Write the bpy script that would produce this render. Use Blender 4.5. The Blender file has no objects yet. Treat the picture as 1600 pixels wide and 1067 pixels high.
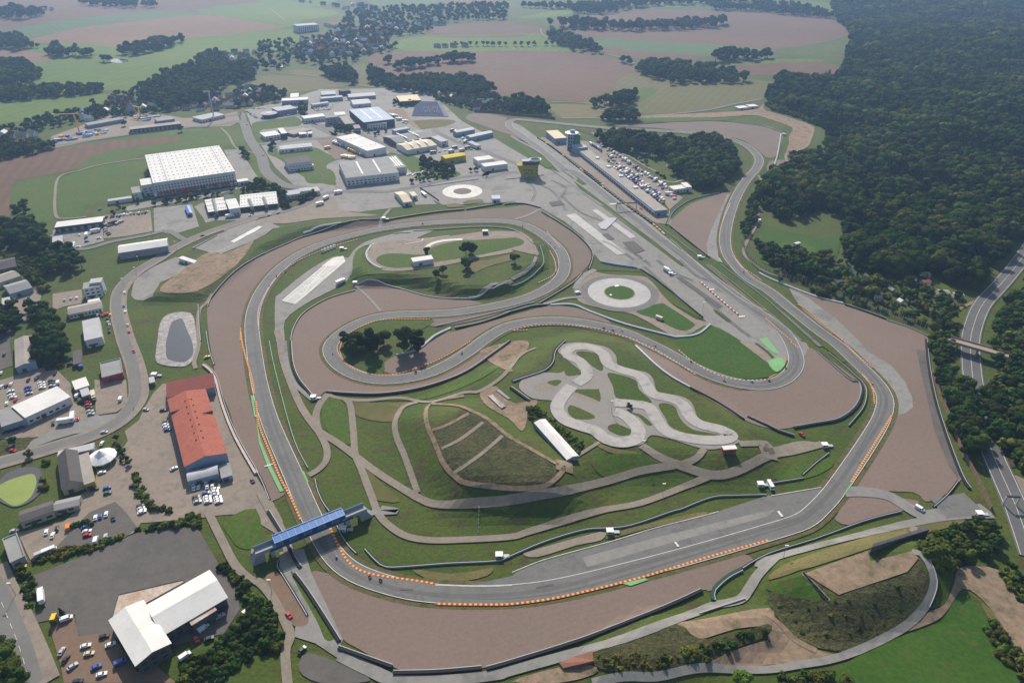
import bpy, math, random
import numpy as np
from mathutils import Vector, Matrix
from mathutils.geometry import delaunay_2d_cdt
random.seed(7); rng = np.random.default_rng(7)
R = math.radians
# ---------------------------------------------------------------- camera, sky, sun, exposure
W0, H0, FPX, PITCH, CAMH = 1600, 1067, 1067.0, R(32.0), 280.0
scene = bpy.context.scene
COL = scene.collection
cam_d = bpy.data.cameras.new('camera'); cam = bpy.data.objects.new('camera', cam_d); COL.objects.link(cam)
cam_d.sensor_width = 36.0; cam_d.lens = 36.0 * FPX / W0; cam_d.clip_start = 1.0; cam_d.clip_end = 30000
cam.location = (0, 0, CAMH); cam.rotation_euler = (R(90) - PITCH, 0, 0)
scene.camera = cam
SUN_EL, SUN_AZ = R(36), R(-10)            # the sun stands behind the circuit, a little to the left
world = bpy.data.worlds.new('World'); scene.world = world; world.use_nodes = True
wn = world.node_tree; bgn = wn.nodes['Background']
sky = wn.nodes.new('ShaderNodeTexSky'); sky.sky_type = 'NISHITA'; sky.sun_disc = False
sky.sun_elevation = SUN_EL; sky.sun_rotation = SUN_AZ; sky.air_density = 1.2; sky.dust_density = 2.0
wn.links.new(sky.outputs[0], bgn.inputs[0]); bgn.inputs[1].default_value = 0.09
sd = bpy.data.lights.new('sun', 'SUN'); sd.energy = 4.4; sd.angle = R(0.6); sd.color = (1.0, 0.915, 0.79)
so = bpy.data.objects.new('sun', sd); COL.objects.link(so); so.location = (0, 600, 600)
sdir = Vector((math.sin(SUN_AZ) * math.cos(SUN_EL), math.cos(SUN_AZ) * math.cos(SUN_EL), math.sin(SUN_EL)))
so.rotation_euler = sdir.to_track_quat('Z', 'Y').to_euler()
scene.view_settings.view_transform = 'Standard'; scene.view_settings.look = 'None'
scene.view_settings.exposure = 0.4; scene.view_settings.gamma = 1.0
scene.cycles.max_bounces = 6; scene.cycles.diffuse_bounces = 3; scene.cycles.volume_bounces = 1
scene.cycles.transparent_max_bounces = 8; scene.cycles.use_denoising = True
scene.cycles.volume_step_rate = 4.0; scene.cycles.volume_max_steps = 64

# ---------------------------------------------------------------- photograph coordinates -> place
FR = {str(c) + str(r): (400 * c, (0, 267, 534, 800)[r], 4.0) for c in range(4) for r in range(4)}
FR.update(a=(400,780,8.889), b=(630,150,13.33), c=(780,190,10.0), d=(900,210,8.205), e=(480,130,6.667), f=(200,220,6.667),
          g=(620,270,6.667), h=(240,580,4.85), i=(0,380,8.889), j=(0,500,8.889), k=(0,690,6.667), l=(370,130,8.889),
          m=(640,190,8.889), n=(0,880,5.704), o=(1180,370,13.33), p=(1420,380,5.928), z=(0,0,1.0))
def pts(s):
    out = []; f = FR['z']
    for t in s.split():
        if t[0] == '@': f = FR[t[1:]]
        else:
            v = [float(q) for q in t.split(',')]
            out.append((f[0] + v[0] / f[2], f[1] + v[1] / f[2]) + tuple(v[2:]))
    return out
CP, SP = math.cos(PITCH), math.sin(PITCH)
def ground(px, py, z=0.0):
    v = (py - H0 / 2) / FPX
    D = (CAMH - z) / max(SP + v * CP, 0.02)
    return ((px - W0 / 2) / FPX * D, (D - (CAMH - z) * SP) / CP)

# ---------------------------------------------------------------- terrain
def axis(lo, hi, a, b, s, g):
    mid = list(np.arange(a, b + s / 2, s)); up = []; x = mid[-1]; st = s
    while x < hi: st *= g; x += st; up.append(x)
    dn = []; x = mid[0]; st = s
    while x > lo: st *= g; x -= st; dn.append(x)
    return np.array(dn[::-1] + mid + up)
GX = axis(-6000, 6000, -420, 420, 5.0, 1.09)
GY = axis(20, 9000, 60, 760, 5.0, 1.05)
MX, MY = np.meshgrid(GX, GY)
HZ = np.zeros_like(MX)
def sd_poly(P, X, Y):
    """signed distance, negative inside"""
    P = np.array(P); n = len(P); d = np.full(X.shape, 1e18); ins = np.zeros(X.shape, bool)
    for i in range(n):
        ax, ay = P[i]; bx, by = P[(i + 1) % n]; ex, ey = bx - ax, by - ay
        t = np.clip(((X - ax) * ex + (Y - ay) * ey) / (ex * ex + ey * ey + 1e-9), 0, 1)
        d = np.minimum(d, (X - ax - t * ex) ** 2 + (Y - ay - t * ey) ** 2)
        c = ((ay > Y) != (by > Y)) & (X < (bx - ax) * (Y - ay) / (by - ay + 1e-12) + ax)
        ins ^= c
    return np.where(ins, -1, 1) * np.sqrt(d)
def mound(s, h, w, base=0.0):
    """plateau whose top outline is s (photo coordinates) at height h, falling off over w metres"""
    global HZ
    P = [ground(p[0], p[1], base + h) for p in pts(s)]
    d = sd_poly(P, MX, MY); t = np.clip(1 - d / w, 0, 1); HZ = HZ + h * t * t * (3 - 2 * t)
# infield plateau with the kart track, the mound with the winding paths on top of it
mound('@12 1040,470 1200,400 1500,200 @22 120,190 280,40 450,0 640,30 900,170 1180,400 1420,560 1440,640 1250,690 1000,650 820,660 600,640 420,740 350,800 300,880 0,890 @12 1330,860 1180,700', 7.5, 30)
mound('@12 1180,470 1330,430 1500,540 @22 0,620 120,690 230,780 200,850 0,850 @12 1400,800 1280,700', 6.0, 24, 7.5)
mound('@11 740,460 820,440 1300,420 1600,400 @21 60,400 140,450 150,560 60,610 @11 1560,690 1450,715 1300,715 1100,660 900,645 700,650 650,600 690,520', 7.0, 14)
mound('@33 235,385 600,262 940,235 950,300 870,380 600,460 440,515 330,440', 9.0, 24)
mound('@23 800,760 900,720 1150,740 1400,680 1550,660 1560,700 1300,800 1100,880 850,900 600,880', 4.0, 14)
mound('@01 970,765 1240,755 1500,560 @11 0,470 300,350 700,300 760,290 300,320 0,390 @01 1400,500 1300,520', 4.5, 13)
mound('@00 905,900 1000,840 1400,800 1470,900 900,960', 1.5, 20)
# wooded hill to the right and rolling land far off
def bump(x, y, rx, ry, h):
    global HZ
    HZ = HZ + h * np.exp(-((MX - x) / rx) ** 2 - ((MY - y) / ry) ** 2)
far = np.clip((MY - 1150) / 700, 0, 1) ** 2 * (3 - 2 * np.clip((MY - 1150) / 700, 0, 1))
HZ = HZ + far * (9 * np.sin(MX / 260 + 1.3) * np.sin(MY / 310) + 5 * np.sin(MX / 120 + MY / 170))
bump(980, 1050, 300, 260, 26); bump(1250, 700, 330, 200, 16); bump(1500, 1650, 600, 240, 34); bump(-700, 2300, 500, 260, 16)
HZ[np.abs(HZ) < 0.02] = 0.0
def cell(x, y):
    i = int(np.searchsorted(GX, x) - 1); j = int(np.searchsorted(GY, y) - 1)
    return min(max(i, 0), len(GX) - 2), min(max(j, 0), len(GY) - 2)
def hz(x, y):
    i, j = cell(x, y)
    u = (x - GX[i]) / (GX[i + 1] - GX[i]); v = (y - GY[j]) / (GY[j + 1] - GY[j])
    a, b, c, d = HZ[j, i], HZ[j, i + 1], HZ[j + 1, i + 1], HZ[j + 1, i]
    return float(a + u * (b - a) + v * (c - b)) if u >= v else float(a + u * (c - d) + v * (d - a))
def at(px, py, up=0.0):
    """the point of the land (or `up` metres above it) under a point of the photograph"""
    z = 0.0
    for _ in range(7):
        x, y = ground(px, py, z + up); z = hz(x, y)
    return Vector((x, y, z + up))
def depth(p): return p.y * CP + (CAMH - p.z) * SP

# ---------------------------------------------------------------- materials
def mat(name, c1, c2=None, scale=0.05, rough=0.9, fine=None, c3=None, bump=0.0, bscale=1.0, wave=None, metal=0.0, spec=0.2, objvar=0.0, edge=0.5, alpha=1.0, transl=0.0):
    m = bpy.data.materials.new(name); m.use_nodes = True; nt = m.node_tree; N, L = nt.nodes, nt.links
    b = N['Principled BSDF']; b.inputs['Roughness'].default_value = rough; b.inputs['Metallic'].default_value = metal
    b.inputs['Specular IOR Level'].default_value = spec
    if c2 is None and objvar == 0 and bump == 0:
        b.inputs['Base Color'].default_value = (*c1, 1); return m
    geo = N.new('ShaderNodeNewGeometry'); pos = geo.outputs['Position']
    def noise(sc, det=4.0, rough_=0.6):
        n = N.new('ShaderNodeTexNoise'); n.inputs['Scale'].default_value = sc; n.inputs['Detail'].default_value = det
        n.inputs['Roughness'].default_value = rough_; L.new(pos, n.inputs['Vector']); return n.outputs['Fac']
    def ramp(f, lo, hi):
        r = N.new('ShaderNodeMapRange'); r.inputs[1].default_value = lo; r.inputs[2].default_value = hi; L.new(f, r.inputs[0]); return r.outputs[0]
    def mix(f, a, c, typ='MIX'):
        k = N.new('ShaderNodeMix'); k.data_type = 'RGBA'; k.blend_type = typ
        if isinstance(f, float): k.inputs[0].default_value = f
        else: L.new(f, k.inputs[0])
        for q, s in ((6, a), (7, c)):
            if isinstance(s, tuple): k.inputs[q].default_value = (*s, 1)
            else: L.new(s, k.inputs[q])
        return k.outputs[2]
    col = c1
    if c2 is not None: col = mix(ramp(noise(scale, 6, 0.62), 0.5 - edge * 0.4, 0.5 + edge * 0.4), c1, c2)
    if c3 is not None: col = mix(ramp(noise(scale * 3.3, 5, 0.7), 0.52, 0.66), col, c3)
    if fine:
        f = N.new('ShaderNodeMapRange'); L.new(noise(fine[0], 5, 0.75), f.inputs[0])
        f.inputs[1].default_value = 0.3; f.inputs[2].default_value = 0.7; f.inputs[3].default_value = 1 - fine[1]; f.inputs[4].default_value = 1 + fine[1]
        vm = N.new('ShaderNodeVectorMath'); vm.operation = 'SCALE'
        if isinstance(col, tuple): vm.inputs[0].default_value = col
        else: L.new(col, vm.inputs[0])
        L.new(f.outputs[0], vm.inputs['Scale']); col = vm.outputs[0]
    if wave:                                   # (angle, spacing, strength, distortion)
        mp = N.new('ShaderNodeMapping'); mp.inputs['Rotation'].default_value = (0, 0, R(wave[0])); L.new(pos, mp.inputs['Vector'])
        w = N.new('ShaderNodeTexWave'); w.inputs['Scale'].default_value = 6.283 / wave[1] / 20; w.inputs['Distortion'].default_value = wave[3]
        w.inputs['Detail'].default_value = 3; w.inputs['Detail Scale'].default_value = 0.6; L.new(mp.outputs[0], w.inputs['Vector'])
        f = N.new('ShaderNodeMapRange'); L.new(w.outputs['Fac'], f.inputs[0]); f.inputs[3].default_value = 1 - wave[2]; f.inputs[4].default_value = 1 + wave[2]
        vm = N.new('ShaderNodeVectorMath'); vm.operation = 'SCALE'
        if isinstance(col, tuple): vm.inputs[0].default_value = col
        else: L.new(col, vm.inputs[0])
        L.new(f.outputs[0], vm.inputs['Scale']); col = vm.outputs[0]
    if objvar:
        oi = N.new('ShaderNodeObjectInfo'); f = N.new('ShaderNodeMapRange'); L.new(oi.outputs['Random'], f.inputs[0])
        f.inputs[3].default_value = 1 - objvar; f.inputs[4].default_value = 1 + objvar
        vm = N.new('ShaderNodeVectorMath'); vm.operation = 'SCALE'
        if isinstance(col, tuple): vm.inputs[0].default_value = col
        else: L.new(col, vm.inputs[0])
        L.new(f.outputs[0], vm.inputs['Scale']); col = vm.outputs[0]
        hs = N.new('ShaderNodeHueSaturation'); L.new(col, hs.inputs['Color'])
        ml = N.new('ShaderNodeMath'); ml.operation = 'MULTIPLY'; ml.inputs[1].default_value = 7.13; L.new(oi.outputs['Random'], ml.inputs[0])
        fr = N.new('ShaderNodeMath'); fr.operation = 'FRACT'; L.new(ml.outputs[0], fr.inputs[0])
        g = N.new('ShaderNodeMapRange'); L.new(fr.outputs[0], g.inputs[0]); g.inputs[3].default_value = 0.5 - objvar * 0.12; g.inputs[4].default_value = 0.5 + objvar * 0.07
        L.new(g.outputs[0], hs.inputs['Hue']); col = hs.outputs[0]
    if isinstance(col, tuple): b.inputs['Base Color'].default_value = (*col, 1)
    else: L.new(col, b.inputs['Base Color'])
    if bump:
        bp = N.new('ShaderNodeBump'); bp.inputs['Strength'].default_value = 1.0; bp.inputs['Distance'].default_value = bump
        L.new(noise(bscale, 4, 0.7), bp.inputs['Height']); L.new(bp.outputs[0], b.inputs['Normal'])
    return m
M = {}
M['grass'] = mat('grass', (.036,.076,.008), (.078,.092,.017), .020, fine=(.5,.3), c3=(.060,.052,.022), bump=.5, bscale=.35, edge=.55)
M['lush'] = mat('lush_grass', (.040,.096,.007), (.068,.100,.013), .03, fine=(.4,.3), c3=(.075,.075,.022), bump=.25, bscale=.5)
M['vivid'] = mat('mown_grass', (.027,.078,.006), (.042,.092,.010), .03, fine=(.5,.28), c3=(.055,.085,.014))
M['rough'] = mat('rough_scrub', (.045,.055,.018), (.085,.075,.030), .05, fine=(.6,.5), c3=(.03,.036,.012), bump=1.2, bscale=.5)
M['dry'] = mat('dry_grass', (.16,.125,.05), (.095,.10,.035), .05, fine=(.6,.25))
M['asphalt'] = mat('asphalt', (.135,.135,.133), (.168,.165,.158), .025, fine=(.35,.12), c3=(.118,.116,.114), rough=.85, edge=.8)
M['verge'] = mat('worn_verge', (.075,.078,.024), (.125,.095,.052), .06, fine=(.5,.3), c3=(.05,.065,.016), edge=.6)
M['rubber'] = mat('rubbered_asphalt', (.098,.097,.097), (.125,.123,.121), .05, fine=(.4,.08), rough=.75)
M['apron'] = mat('apron_asphalt', (.195,.19,.18), (.245,.238,.222), .012, fine=(.2,.14), c3=(.155,.15,.142), rough=.85, edge=.8)
M['dark'] = mat('dark_asphalt', (.095,.09,.085), (.125,.115,.105), .03, fine=(.2,.15), rough=.9)
M['road'] = mat('road_asphalt', (.15,.148,.145), (.18,.175,.168), .05, fine=(.3,.08))
M['tanpave'] = mat('tan_paving', (.26,.215,.175), (.215,.18,.15), .03, fine=(.3,.12), c3=(.18,.155,.135))
M['path'] = mat('gravel_path', (.25,.215,.175), (.19,.165,.13), .08, fine=(.5,.15))
M['dirt'] = mat('bare_earth', (.27,.185,.13), (.19,.145,.10), .03, fine=(.25,.3), c3=(.11,.10,.05), edge=.7)
M['clay'] = mat('red_earth', (.20,.125,.083), (.165,.115,.082), .1, fine=(.4,.15), c3=(.15,.13,.115))
M['gravel'] = mat('gravel_trap', (.208,.153,.127), (.160,.121,.102), .012, fine=(.5,.10), wave=(70,3.2,.010,6), c3=(.180,.140,.115), edge=.8, bump=.12, bscale=.6)
M['gravel2'] = mat('grey_gravel', (.185,.146,.120), (.138,.112,.096), .03, fine=(.5,.13), wave=(20,3.0,.010,6), c3=(.15,.125,.10), edge=.8)
M['white'] = mat('white_paint', (.72,.70,.66), (.55,.54,.51), .15, fine=(.5,.08))
M['bright'] = mat('bright_sliding_surface', (.37,.37,.36), (.30,.30,.30), .06, fine=(.3,.08), c3=(.28,.28,.275), rough=.6)
M['kartp'] = mat('worn_pale_asphalt', (.40,.38,.36), (.31,.30,.285), .05, fine=(.4,.12), c3=(.25,.24,.23))
M['kart'] = mat('kart_asphalt', (.26,.24,.22), (.21,.20,.185), .05, fine=(.4,.1))
M['greenp'] = mat('green_runoff_paint', (.20,.42,.18), (.16,.34,.15), .1, fine=(.4,.08))
M['line'] = mat('line_paint', (.75,.74,.70), (.5,.5,.47), .3)
M['fbrown'] = mat('ploughed_soil', (.130,.075,.046), (.100,.060,.038), .006, fine=(.04,.14), wave=(-20,14,.07,3), edge=.8)
M['ftan'] = mat('stubble', (.185,.110,.062), (.145,.090,.052), .006, fine=(.04,.12), wave=(60,16,.07,2), edge=.8)
M['fgreen'] = mat('meadow', (.064,.135,.008), (.095,.13,.018), .005, fine=(.03,.14), wave=(10,22,.05,2), edge=.8)
M['fteal'] = mat('crop_green', (.055,.115,.036), (.075,.112,.044), .006, fine=(.03,.1), wave=(-40,18,.06,1))
M['folive'] = mat('olive_meadow', (.090,.095,.026), (.115,.100,.036), .008, fine=(.05,.14), wave=(25,14,.05,2), edge=.8)
M['water'] = mat('dark_water', (.045,.055,.075), (.035,.045,.06), .2, rough=.12, spec=.5)
M['algae'] = mat('algae_water', (.24,.30,.07), (.20,.26,.06), .1, fine=(.5,.08), rough=.5)
M['liner'] = mat('pond_liner', (.33,.31,.29), (.12,.115,.12), .25, fine=(.6,.4), rough=.5)
M['darkliner'] = mat('dark_liner', (.06,.06,.07), (.10,.09,.10), .3, rough=.5)

# ---------------------------------------------------------------- mesh helpers
def mesh_obj(name, verts, faces, material, parent=None, mats=None, fm=None, smooth=False):
    me = bpy.data.meshes.new(name); me.from_pydata([tuple(v) for v in verts], [], faces)
    for q in (mats or [material]): me.materials.append(q)
    if fm is not None: me.polygons.foreach_set('material_index', fm)
    if smooth: me.polygons.foreach_set('use_smooth', [True] * len(faces))
    me.update(); o = bpy.data.objects.new(name, me); COL.objects.link(o)
    if parent: o.parent = parent
    return o
def struct(o, kind='structure'): o['kind'] = kind; return o
def tag(o, label, cat, group=None):
    o['label'] = label; o['category'] = cat
    if group: o['group'] = group
    return o
def empty(name, loc, rz=0.0):
    o = bpy.data.objects.new(name, None); COL.objects.link(o); o.location = loc; o.rotation_euler = (0, 0, rz); o.empty_display_size = 1; return o
LIFT = [0.06]
ROADLINES = []
FLATCELL = np.zeros((len(GY) - 1, len(GX) - 1), bool)
_q = [HZ[:-1, :-1], HZ[1:, :-1], HZ[:-1, 1:], HZ[1:, 1:]]
FLATCELL = (np.abs(_q[0] - _q[1]) < 1e-4) & (np.abs(_q[0] - _q[2]) < 1e-4) & (np.abs(_q[0] - _q[3]) < 1e-4)
def smooth_poly(P, k=4, closed=True):
    n = len(P); out = []
    rngi = range(n) if closed else range(n - 1)
    for i in rngi:
        g = (lambda q: P[q % n]) if closed else (lambda q: P[min(max(q, 0), n - 1)])
        p0, p1, p2, p3 = g(i - 1), g(i), g(i + 1), g(i + 2)
        dm = len(p1)
        for s in range(k):
            t = s / k; out.append(tuple(0.5 * (2 * p1[a] + (p2[a] - p0[a]) * t + (2 * p0[a] - 5 * p1[a] + 4 * p2[a] - p3[a]) * t * t + (3 * p1[a] - p0[a] - 3 * p2[a] + p3[a]) * t ** 3) for a in range(dm)))
    if not closed: out.append(P[-1])
    return out
def drape(poly, lift, V, F):
    """append the ground-hugging triangulation of a world-xy polygon to V, F"""
    if sum(a[0] * b[1] - b[0] * a[1] for a, b in zip(poly, poly[1:] + poly[:1])) < 0: poly = poly[::-1]
    xs = [p[0] for p in poly]; ys = [p[1] for p in poly]
    i0, j0 = cell(min(xs), min(ys)); i1, j1 = cell(max(xs), max(ys))
    vc = [Vector((p[0], p[1])) for p in poly]; n = len(vc); edges = []
    sub = ~FLATCELL[j0:j1 + 1, i0:i1 + 1]
    if sub.any():
        idx = {}
        cj, ci = np.nonzero(sub)
        cx = (GX[ci + i0] + GX[ci + i0 + 1]) / 2; cy = (GY[cj + j0] + GY[cj + j0 + 1]) / 2
        dist = sd_poly([(p[0], p[1]) for p in poly], cx, cy)
        diag = np.hypot(GX[ci + i0 + 1] - GX[ci + i0], GY[cj + j0 + 1] - GY[cj + j0])
        es = set()
        def gi(i, j):
            if (i, j) not in idx: idx[(i, j)] = len(vc); vc.append(Vector((GX[i], GY[j])))
            return idx[(i, j)]
        for a, b, d, dg in zip(ci + i0, cj + j0, dist, diag):
            if d < dg * 0.6:
                q = [gi(a, b), gi(a + 1, b), gi(a + 1, b + 1), gi(a, b + 1)]
                for e in ((0, 1), (1, 2), (2, 3), (3, 0), (0, 2)): es.add(tuple(sorted((q[e[0]], q[e[1]]))))
        edges = list(es)
    r = delaunay_2d_cdt(vc, edges, [list(range(n))], 0, 1e-4, True)
    base = len(V)
    V.extend((v.x, v.y, hz(v.x, v.y) + lift) for v in r[0])
    for f, of in zip(r[2], r[5]):
        if of:
            a, b, c = (r[0][q] for q in f[:3])
            if (b.x - a.x) * (c.y - a.y) - (b.y - a.y) * (c.x - a.x) < 0: f = f[::-1]
            F.append([base + q for q in f])
def area(name, s, m, lift=None, smooth=True, k=3, parent=None, raw=None):
    P = raw or pts(s)
    if smooth and not raw: P = smooth_poly(P, k)
    if not raw: P = [at(p[0], p[1]) for p in P]
    if lift is None: LIFT[0] += 0.0016; lift = LIFT[0]
    V, F = [], []; drape([(p[0], p[1]) for p in P], lift, V, F)
    o = mesh_obj(name, V, F, M[m] if isinstance(m, str) else m, parent)
    return struct(o)
def centre(s, k=5, step=None):
    """world polyline [(x,y)], from a photo polyline"""
    Q = [(p[0], p[1]) for p in pts(s)]; K = [Q[0]]
    for q in Q[1:]:
        if math.hypot(q[0] - K[-1][0], q[1] - K[-1][1]) > 8: K.append(q)
    if len(K) < 2: K = Q
    P = smooth_poly(K, k, False)
    return [at(*p).xy for p in P]
def offset(C, d):
    out = []
    for i, p in enumerate(C):
        a, b = C[max(i - 1, 0)], C[min(i + 1, len(C) - 1)]; t = (b - a).normalized(); out.append(Vector((p.x - t.y * d, p.y + t.x * d)))
    return out
def resample(C, step):
    out = [C[0]]; acc = 0.0
    for a, b in zip(C[:-1], C[1:]):
        L = (b - a).length; t = step - acc
        while t <= L: out.append(a.lerp(b, t / L)); t += step
        acc = (L - (t - step)) if L >= 0 else acc
    if (out[-1] - C[-1]).length > step * .3: out.append(C[-1])
    return out
def ribbon(name, C, w, m, lift=None, parent=None, chunk=6, widths=None):
    if isinstance(C, str): C = centre(C)
    if lift is None: LIFT[0] += 0.0016; lift = LIFT[0]
    if name in ('road', 'race_track', 'service_road', 'path'): ROADLINES.append((np.array([(p.x, p.y) for p in C]), w, name))
    ws = widths or [w] * len(C)
    L_, R_ = [], []
    for i, p in enumerate(C):
        a, b = C[max(i - 1, 0)], C[min(i + 1, len(C) - 1)]; t = (b - a).normalized(); d = ws[i] / 2
        L_.append((p.x - t.y * d, p.y + t.x * d)); R_.append((p.x + t.y * d, p.y - t.x * d))
    V, F = [], []; i = 0
    while i < len(C) - 1:
        j = min(i + 1, len(C) - 1)
        flat = lambda q: FLATCELL[cell(*L_[q])[::-1]] and FLATCELL[cell(*R_[q])[::-1]] and abs(hz(*L_[q]) - hz(*R_[q])) < 1e-3
        if flat(i) and flat(j):
            b0 = len(V); V += [(*q, hz(*q) + lift) for q in (R_[i], R_[j], L_[j], L_[i])]; F.append([b0, b0 + 1, b0 + 2, b0 + 3])
        else:
            drape([R_[i], R_[j], L_[j], L_[i]], lift, V, F)
        i = j
    o = mesh_obj(name, V, F, M[m] if isinstance(m, str) else m, parent)
    return struct(o) if parent is None else o
# ================================================================ THE LAND
_v = [(x, y, HZ[j, i]) for j, y in enumerate(GY) for i, x in enumerate(GX)]
nx = len(GX); _f = []
for j in range(len(GY) - 1):
    for i in range(nx - 1):
        a = j * nx + i; _f += [(a, a + 1, a + nx + 1), (a, a + nx + 1, a + nx)]
terrain = struct(mesh_obj('ground', _v, _f, M['grass'])); del _v, _f
FIELDS = '''fbrown|@00 -400,-40 1100,-30 1600,-20 1600,20 1230,68 900,78 400,130 0,200 -400,260
fteal|@00 0,255 0,200 400,130 900,75 1220,75 1320,100 900,130 500,175 200,245
ftan|@00 -10,262 200,245 500,175 900,130 1250,95 1600,125 @10 110,145 190,172 0,195 @00 1600,200 1160,245 760,300 500,285 250,270
fgreen|@00 100,560 170,400 600,350 740,310 1150,250 1600,200 @10 100,230 40,300 @00 1600,330 1330,345 1250,380 1120,430 900,560 650,565
fgreen|@00 1230,65 1600,18 @10 100,10 400,50 520,90 300,130 200,170 0,140 @00 1400,105
fgreen|@10 0,0 150,-20 500,-10 400,40 100,20
fteal|@10 700,5 1000,-30 1300,-20 1000,40 800,45
fgreen|@00 -300,660 0,640 620,590 700,620 560,670 380,720 200,750 0,775 -300,810
ftan|@00 -300,300 0,310 200,320 340,370 180,392 0,350 -300,350
fgreen|@00 130,305 480,270 740,310 600,345 300,345 200,320
lush|@00 340,925 700,878 1060,830 1380,800 1480,930 900,980 450,1066 300,1000
fbrown|@00 -300,1030 0,990 340,930 700,882 1090,858 1110,885 850,915 600,970 470,1050 @01 330,20 120,60 70,110 60,290 0,330 -300,420
lush|@00 450,1062 900,985 @01 880,60 870,170 540,210 530,270 430,292 372,250 350,80 @00 500,1062
lush|@01 80,110 130,70 340,40 345,200 340,300 200,320 80,230
folive|@10 -20,490 120,475 450,492 580,530 400,560 220,580 180,590 0,545
fgreen|@10 -20,200 250,190 235,310 60,310 0,260
folive|@10 220,440 300,438 430,452 410,490 230,470
folive|@10 560,420 700,400 860,380 830,470 690,520 720,545 580,520 600,440
fbrown|@10 1100,212 1180,160 1600,140 @20 0,150 170,172 190,212 0,215
fgreen|@10 820,275 1080,225 1600,215 @20 190,215 370,292 360,322 0,320 @10 960,322 830,290
fbrown|@10 1080,228 1600,220 @20 100,222 0,236 @10 1200,238
fbrown|@10 700,385 730,340 960,324 1600,322 @20 370,324 560,350 770,410 770,440 660,500 640,560 480,622 440,640 0,600 @10 1500,600 1300,540 870,510 800,460
folive|@20 660,500 780,450 960,500 1100,470 1600,510 @30 190,545 0,590 @20 1560,622 1200,690 820,715 700,672 560,690 440,642 560,600 640,560
lush|@20 700,645 790,555 910,565 830,625 730,655
dry|@20 240,655 480,660 560,700 520,738 320,742 260,700
fgreen|@20 40,110 370,60 370,90 160,115
fbrown|@20 370,125 560,85 720,80 730,52 1240,70 1600,75 @30 0,80 420,120 540,210 450,240 300,275 0,310 @20 1300,292 1000,265 500,235 340,190 300,160
fteal|@20 450,238 1000,265 1500,300 @30 20,330 @20 1600,372 1230,352 900,330 600,302
fbrown|@20 560,300 900,330 1200,355 1150,372 900,378 640,350
fgreen|@20 1320,405 1600,380 @30 0,372 300,372 330,388 0,396 @20 1600,402 1400,412
fbrown|@20 1330,412 1600,402 @30 0,396 330,388 465,448 340,492 30,470 @20 1440,472 1340,450
fgreen|@20 540,10 700,-20 1240,-30 1240,30 1000,50 720,46
fgreen|@30 0,12 200,6 460,36 475,80 430,112 300,70 130,25
fbrown|@10 1150,20 1300,-10 1500,-20 1500,15 1300,25
folive|@00 1350,700 1500,670 1530,700 1420,712'''
for ln in FIELDS.split('\n'):
    m_, s_ = ln.split('|'); area('field' if m_[0] == 'f' else 'meadow', s_, m_, lift=LIFT[0]); LIFT[0] += .004
LIFT[0] = max(LIFT[0] + .01, .25)
TRACK = '@20 330,1067 200,955 60,850 @10 1580,790 1562,772 @20 0,753 60,752 200,765 400,785 620,805 850,818 1050,828 1250,850 1400,885 1490,930 1545,1000 1520,1067 @21 1480,40 1420,130 1375,230 1345,330 1330,430 1345,520 1400,600 1480,680 1600,748 @31 130,855 330,1015 @32 430,15 540,120 640,215 710,300 735,370 720,450 690,520 600,665 485,835 375,985 290,1067 @33 250,50 130,92 0,130 @23 1400,190 1100,275 800,355 500,430 250,485 0,515 @13 1300,520 1000,500 800,450 650,400 530,325 440,210 400,130 340,20 @12 245,860 165,680 100,530 50,380 10,200 -18,0 @01 1575,980 1580,900 @11 15,790 90,675 200,570 350,485 550,418 800,362 1050,332 1300,318 1480,315 1600,322 @21 100,350 200,408 285,480 325,555 322,640 265,710 150,775 0,825 @11 1400,865 1200,892 1000,898 800,908 650,950 530,1020 462,1090 @12 460,60 490,120 560,180 660,222 760,240 880,238 1000,220 1130,180 1250,115 1350,50 @11 1425,1058 1500,1010 1600,965 @21 200,937 400,945 600,985 750,1030 @22 830,5 900,35 1000,88 1100,145 1250,215 1400,262 1550,280 @32 0,275 90,245 150,195 180,130 165,60 @31 110,1020 0,930 @21 1500,862 1350,750 1200,640 1050,520 900,410 800,325 680,235 560,135 400,15 @20 330,1067'
tc = resample(centre(TRACK, 6), 5.0)
# smooth the sampled centre line
for _ in range(3): tc = [tc[0]] + [(tc[i - 1] + tc[i] * 2 + tc[i + 1]) / 4 for i in range(1, len(tc) - 1)] + [tc[-1]]
_ex = [ground(*p) for p in pts('@10 1480,640 @20 250,740 @20 640,1020 @21 1000,300 @21 1270,560 @31 0,780 @31 330,1100 @32 180,220 @32 -60,330 @22 1480,330 @22 1300,0 @21 900,560 @21 500,200 @20 40,980 @10 1400,800')]
def verge():
    X = np.array([p.x for p in tc]); Y = np.array([p.y for p in tc]); ins = in_poly0(_ex, X, Y); run = []
    for i, p in enumerate(tc):
        if not ins[i]: run.append(p)
        if (ins[i] or i == len(tc) - 1) and len(run) > 3: ribbon('track_verge', run, 11.2 + 5.4, 'verge'); run = []
        elif ins[i]: run = []
in_poly0 = lambda P, X, Y: sd_poly(P, X, Y) < 0
vdone = [0]
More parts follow.
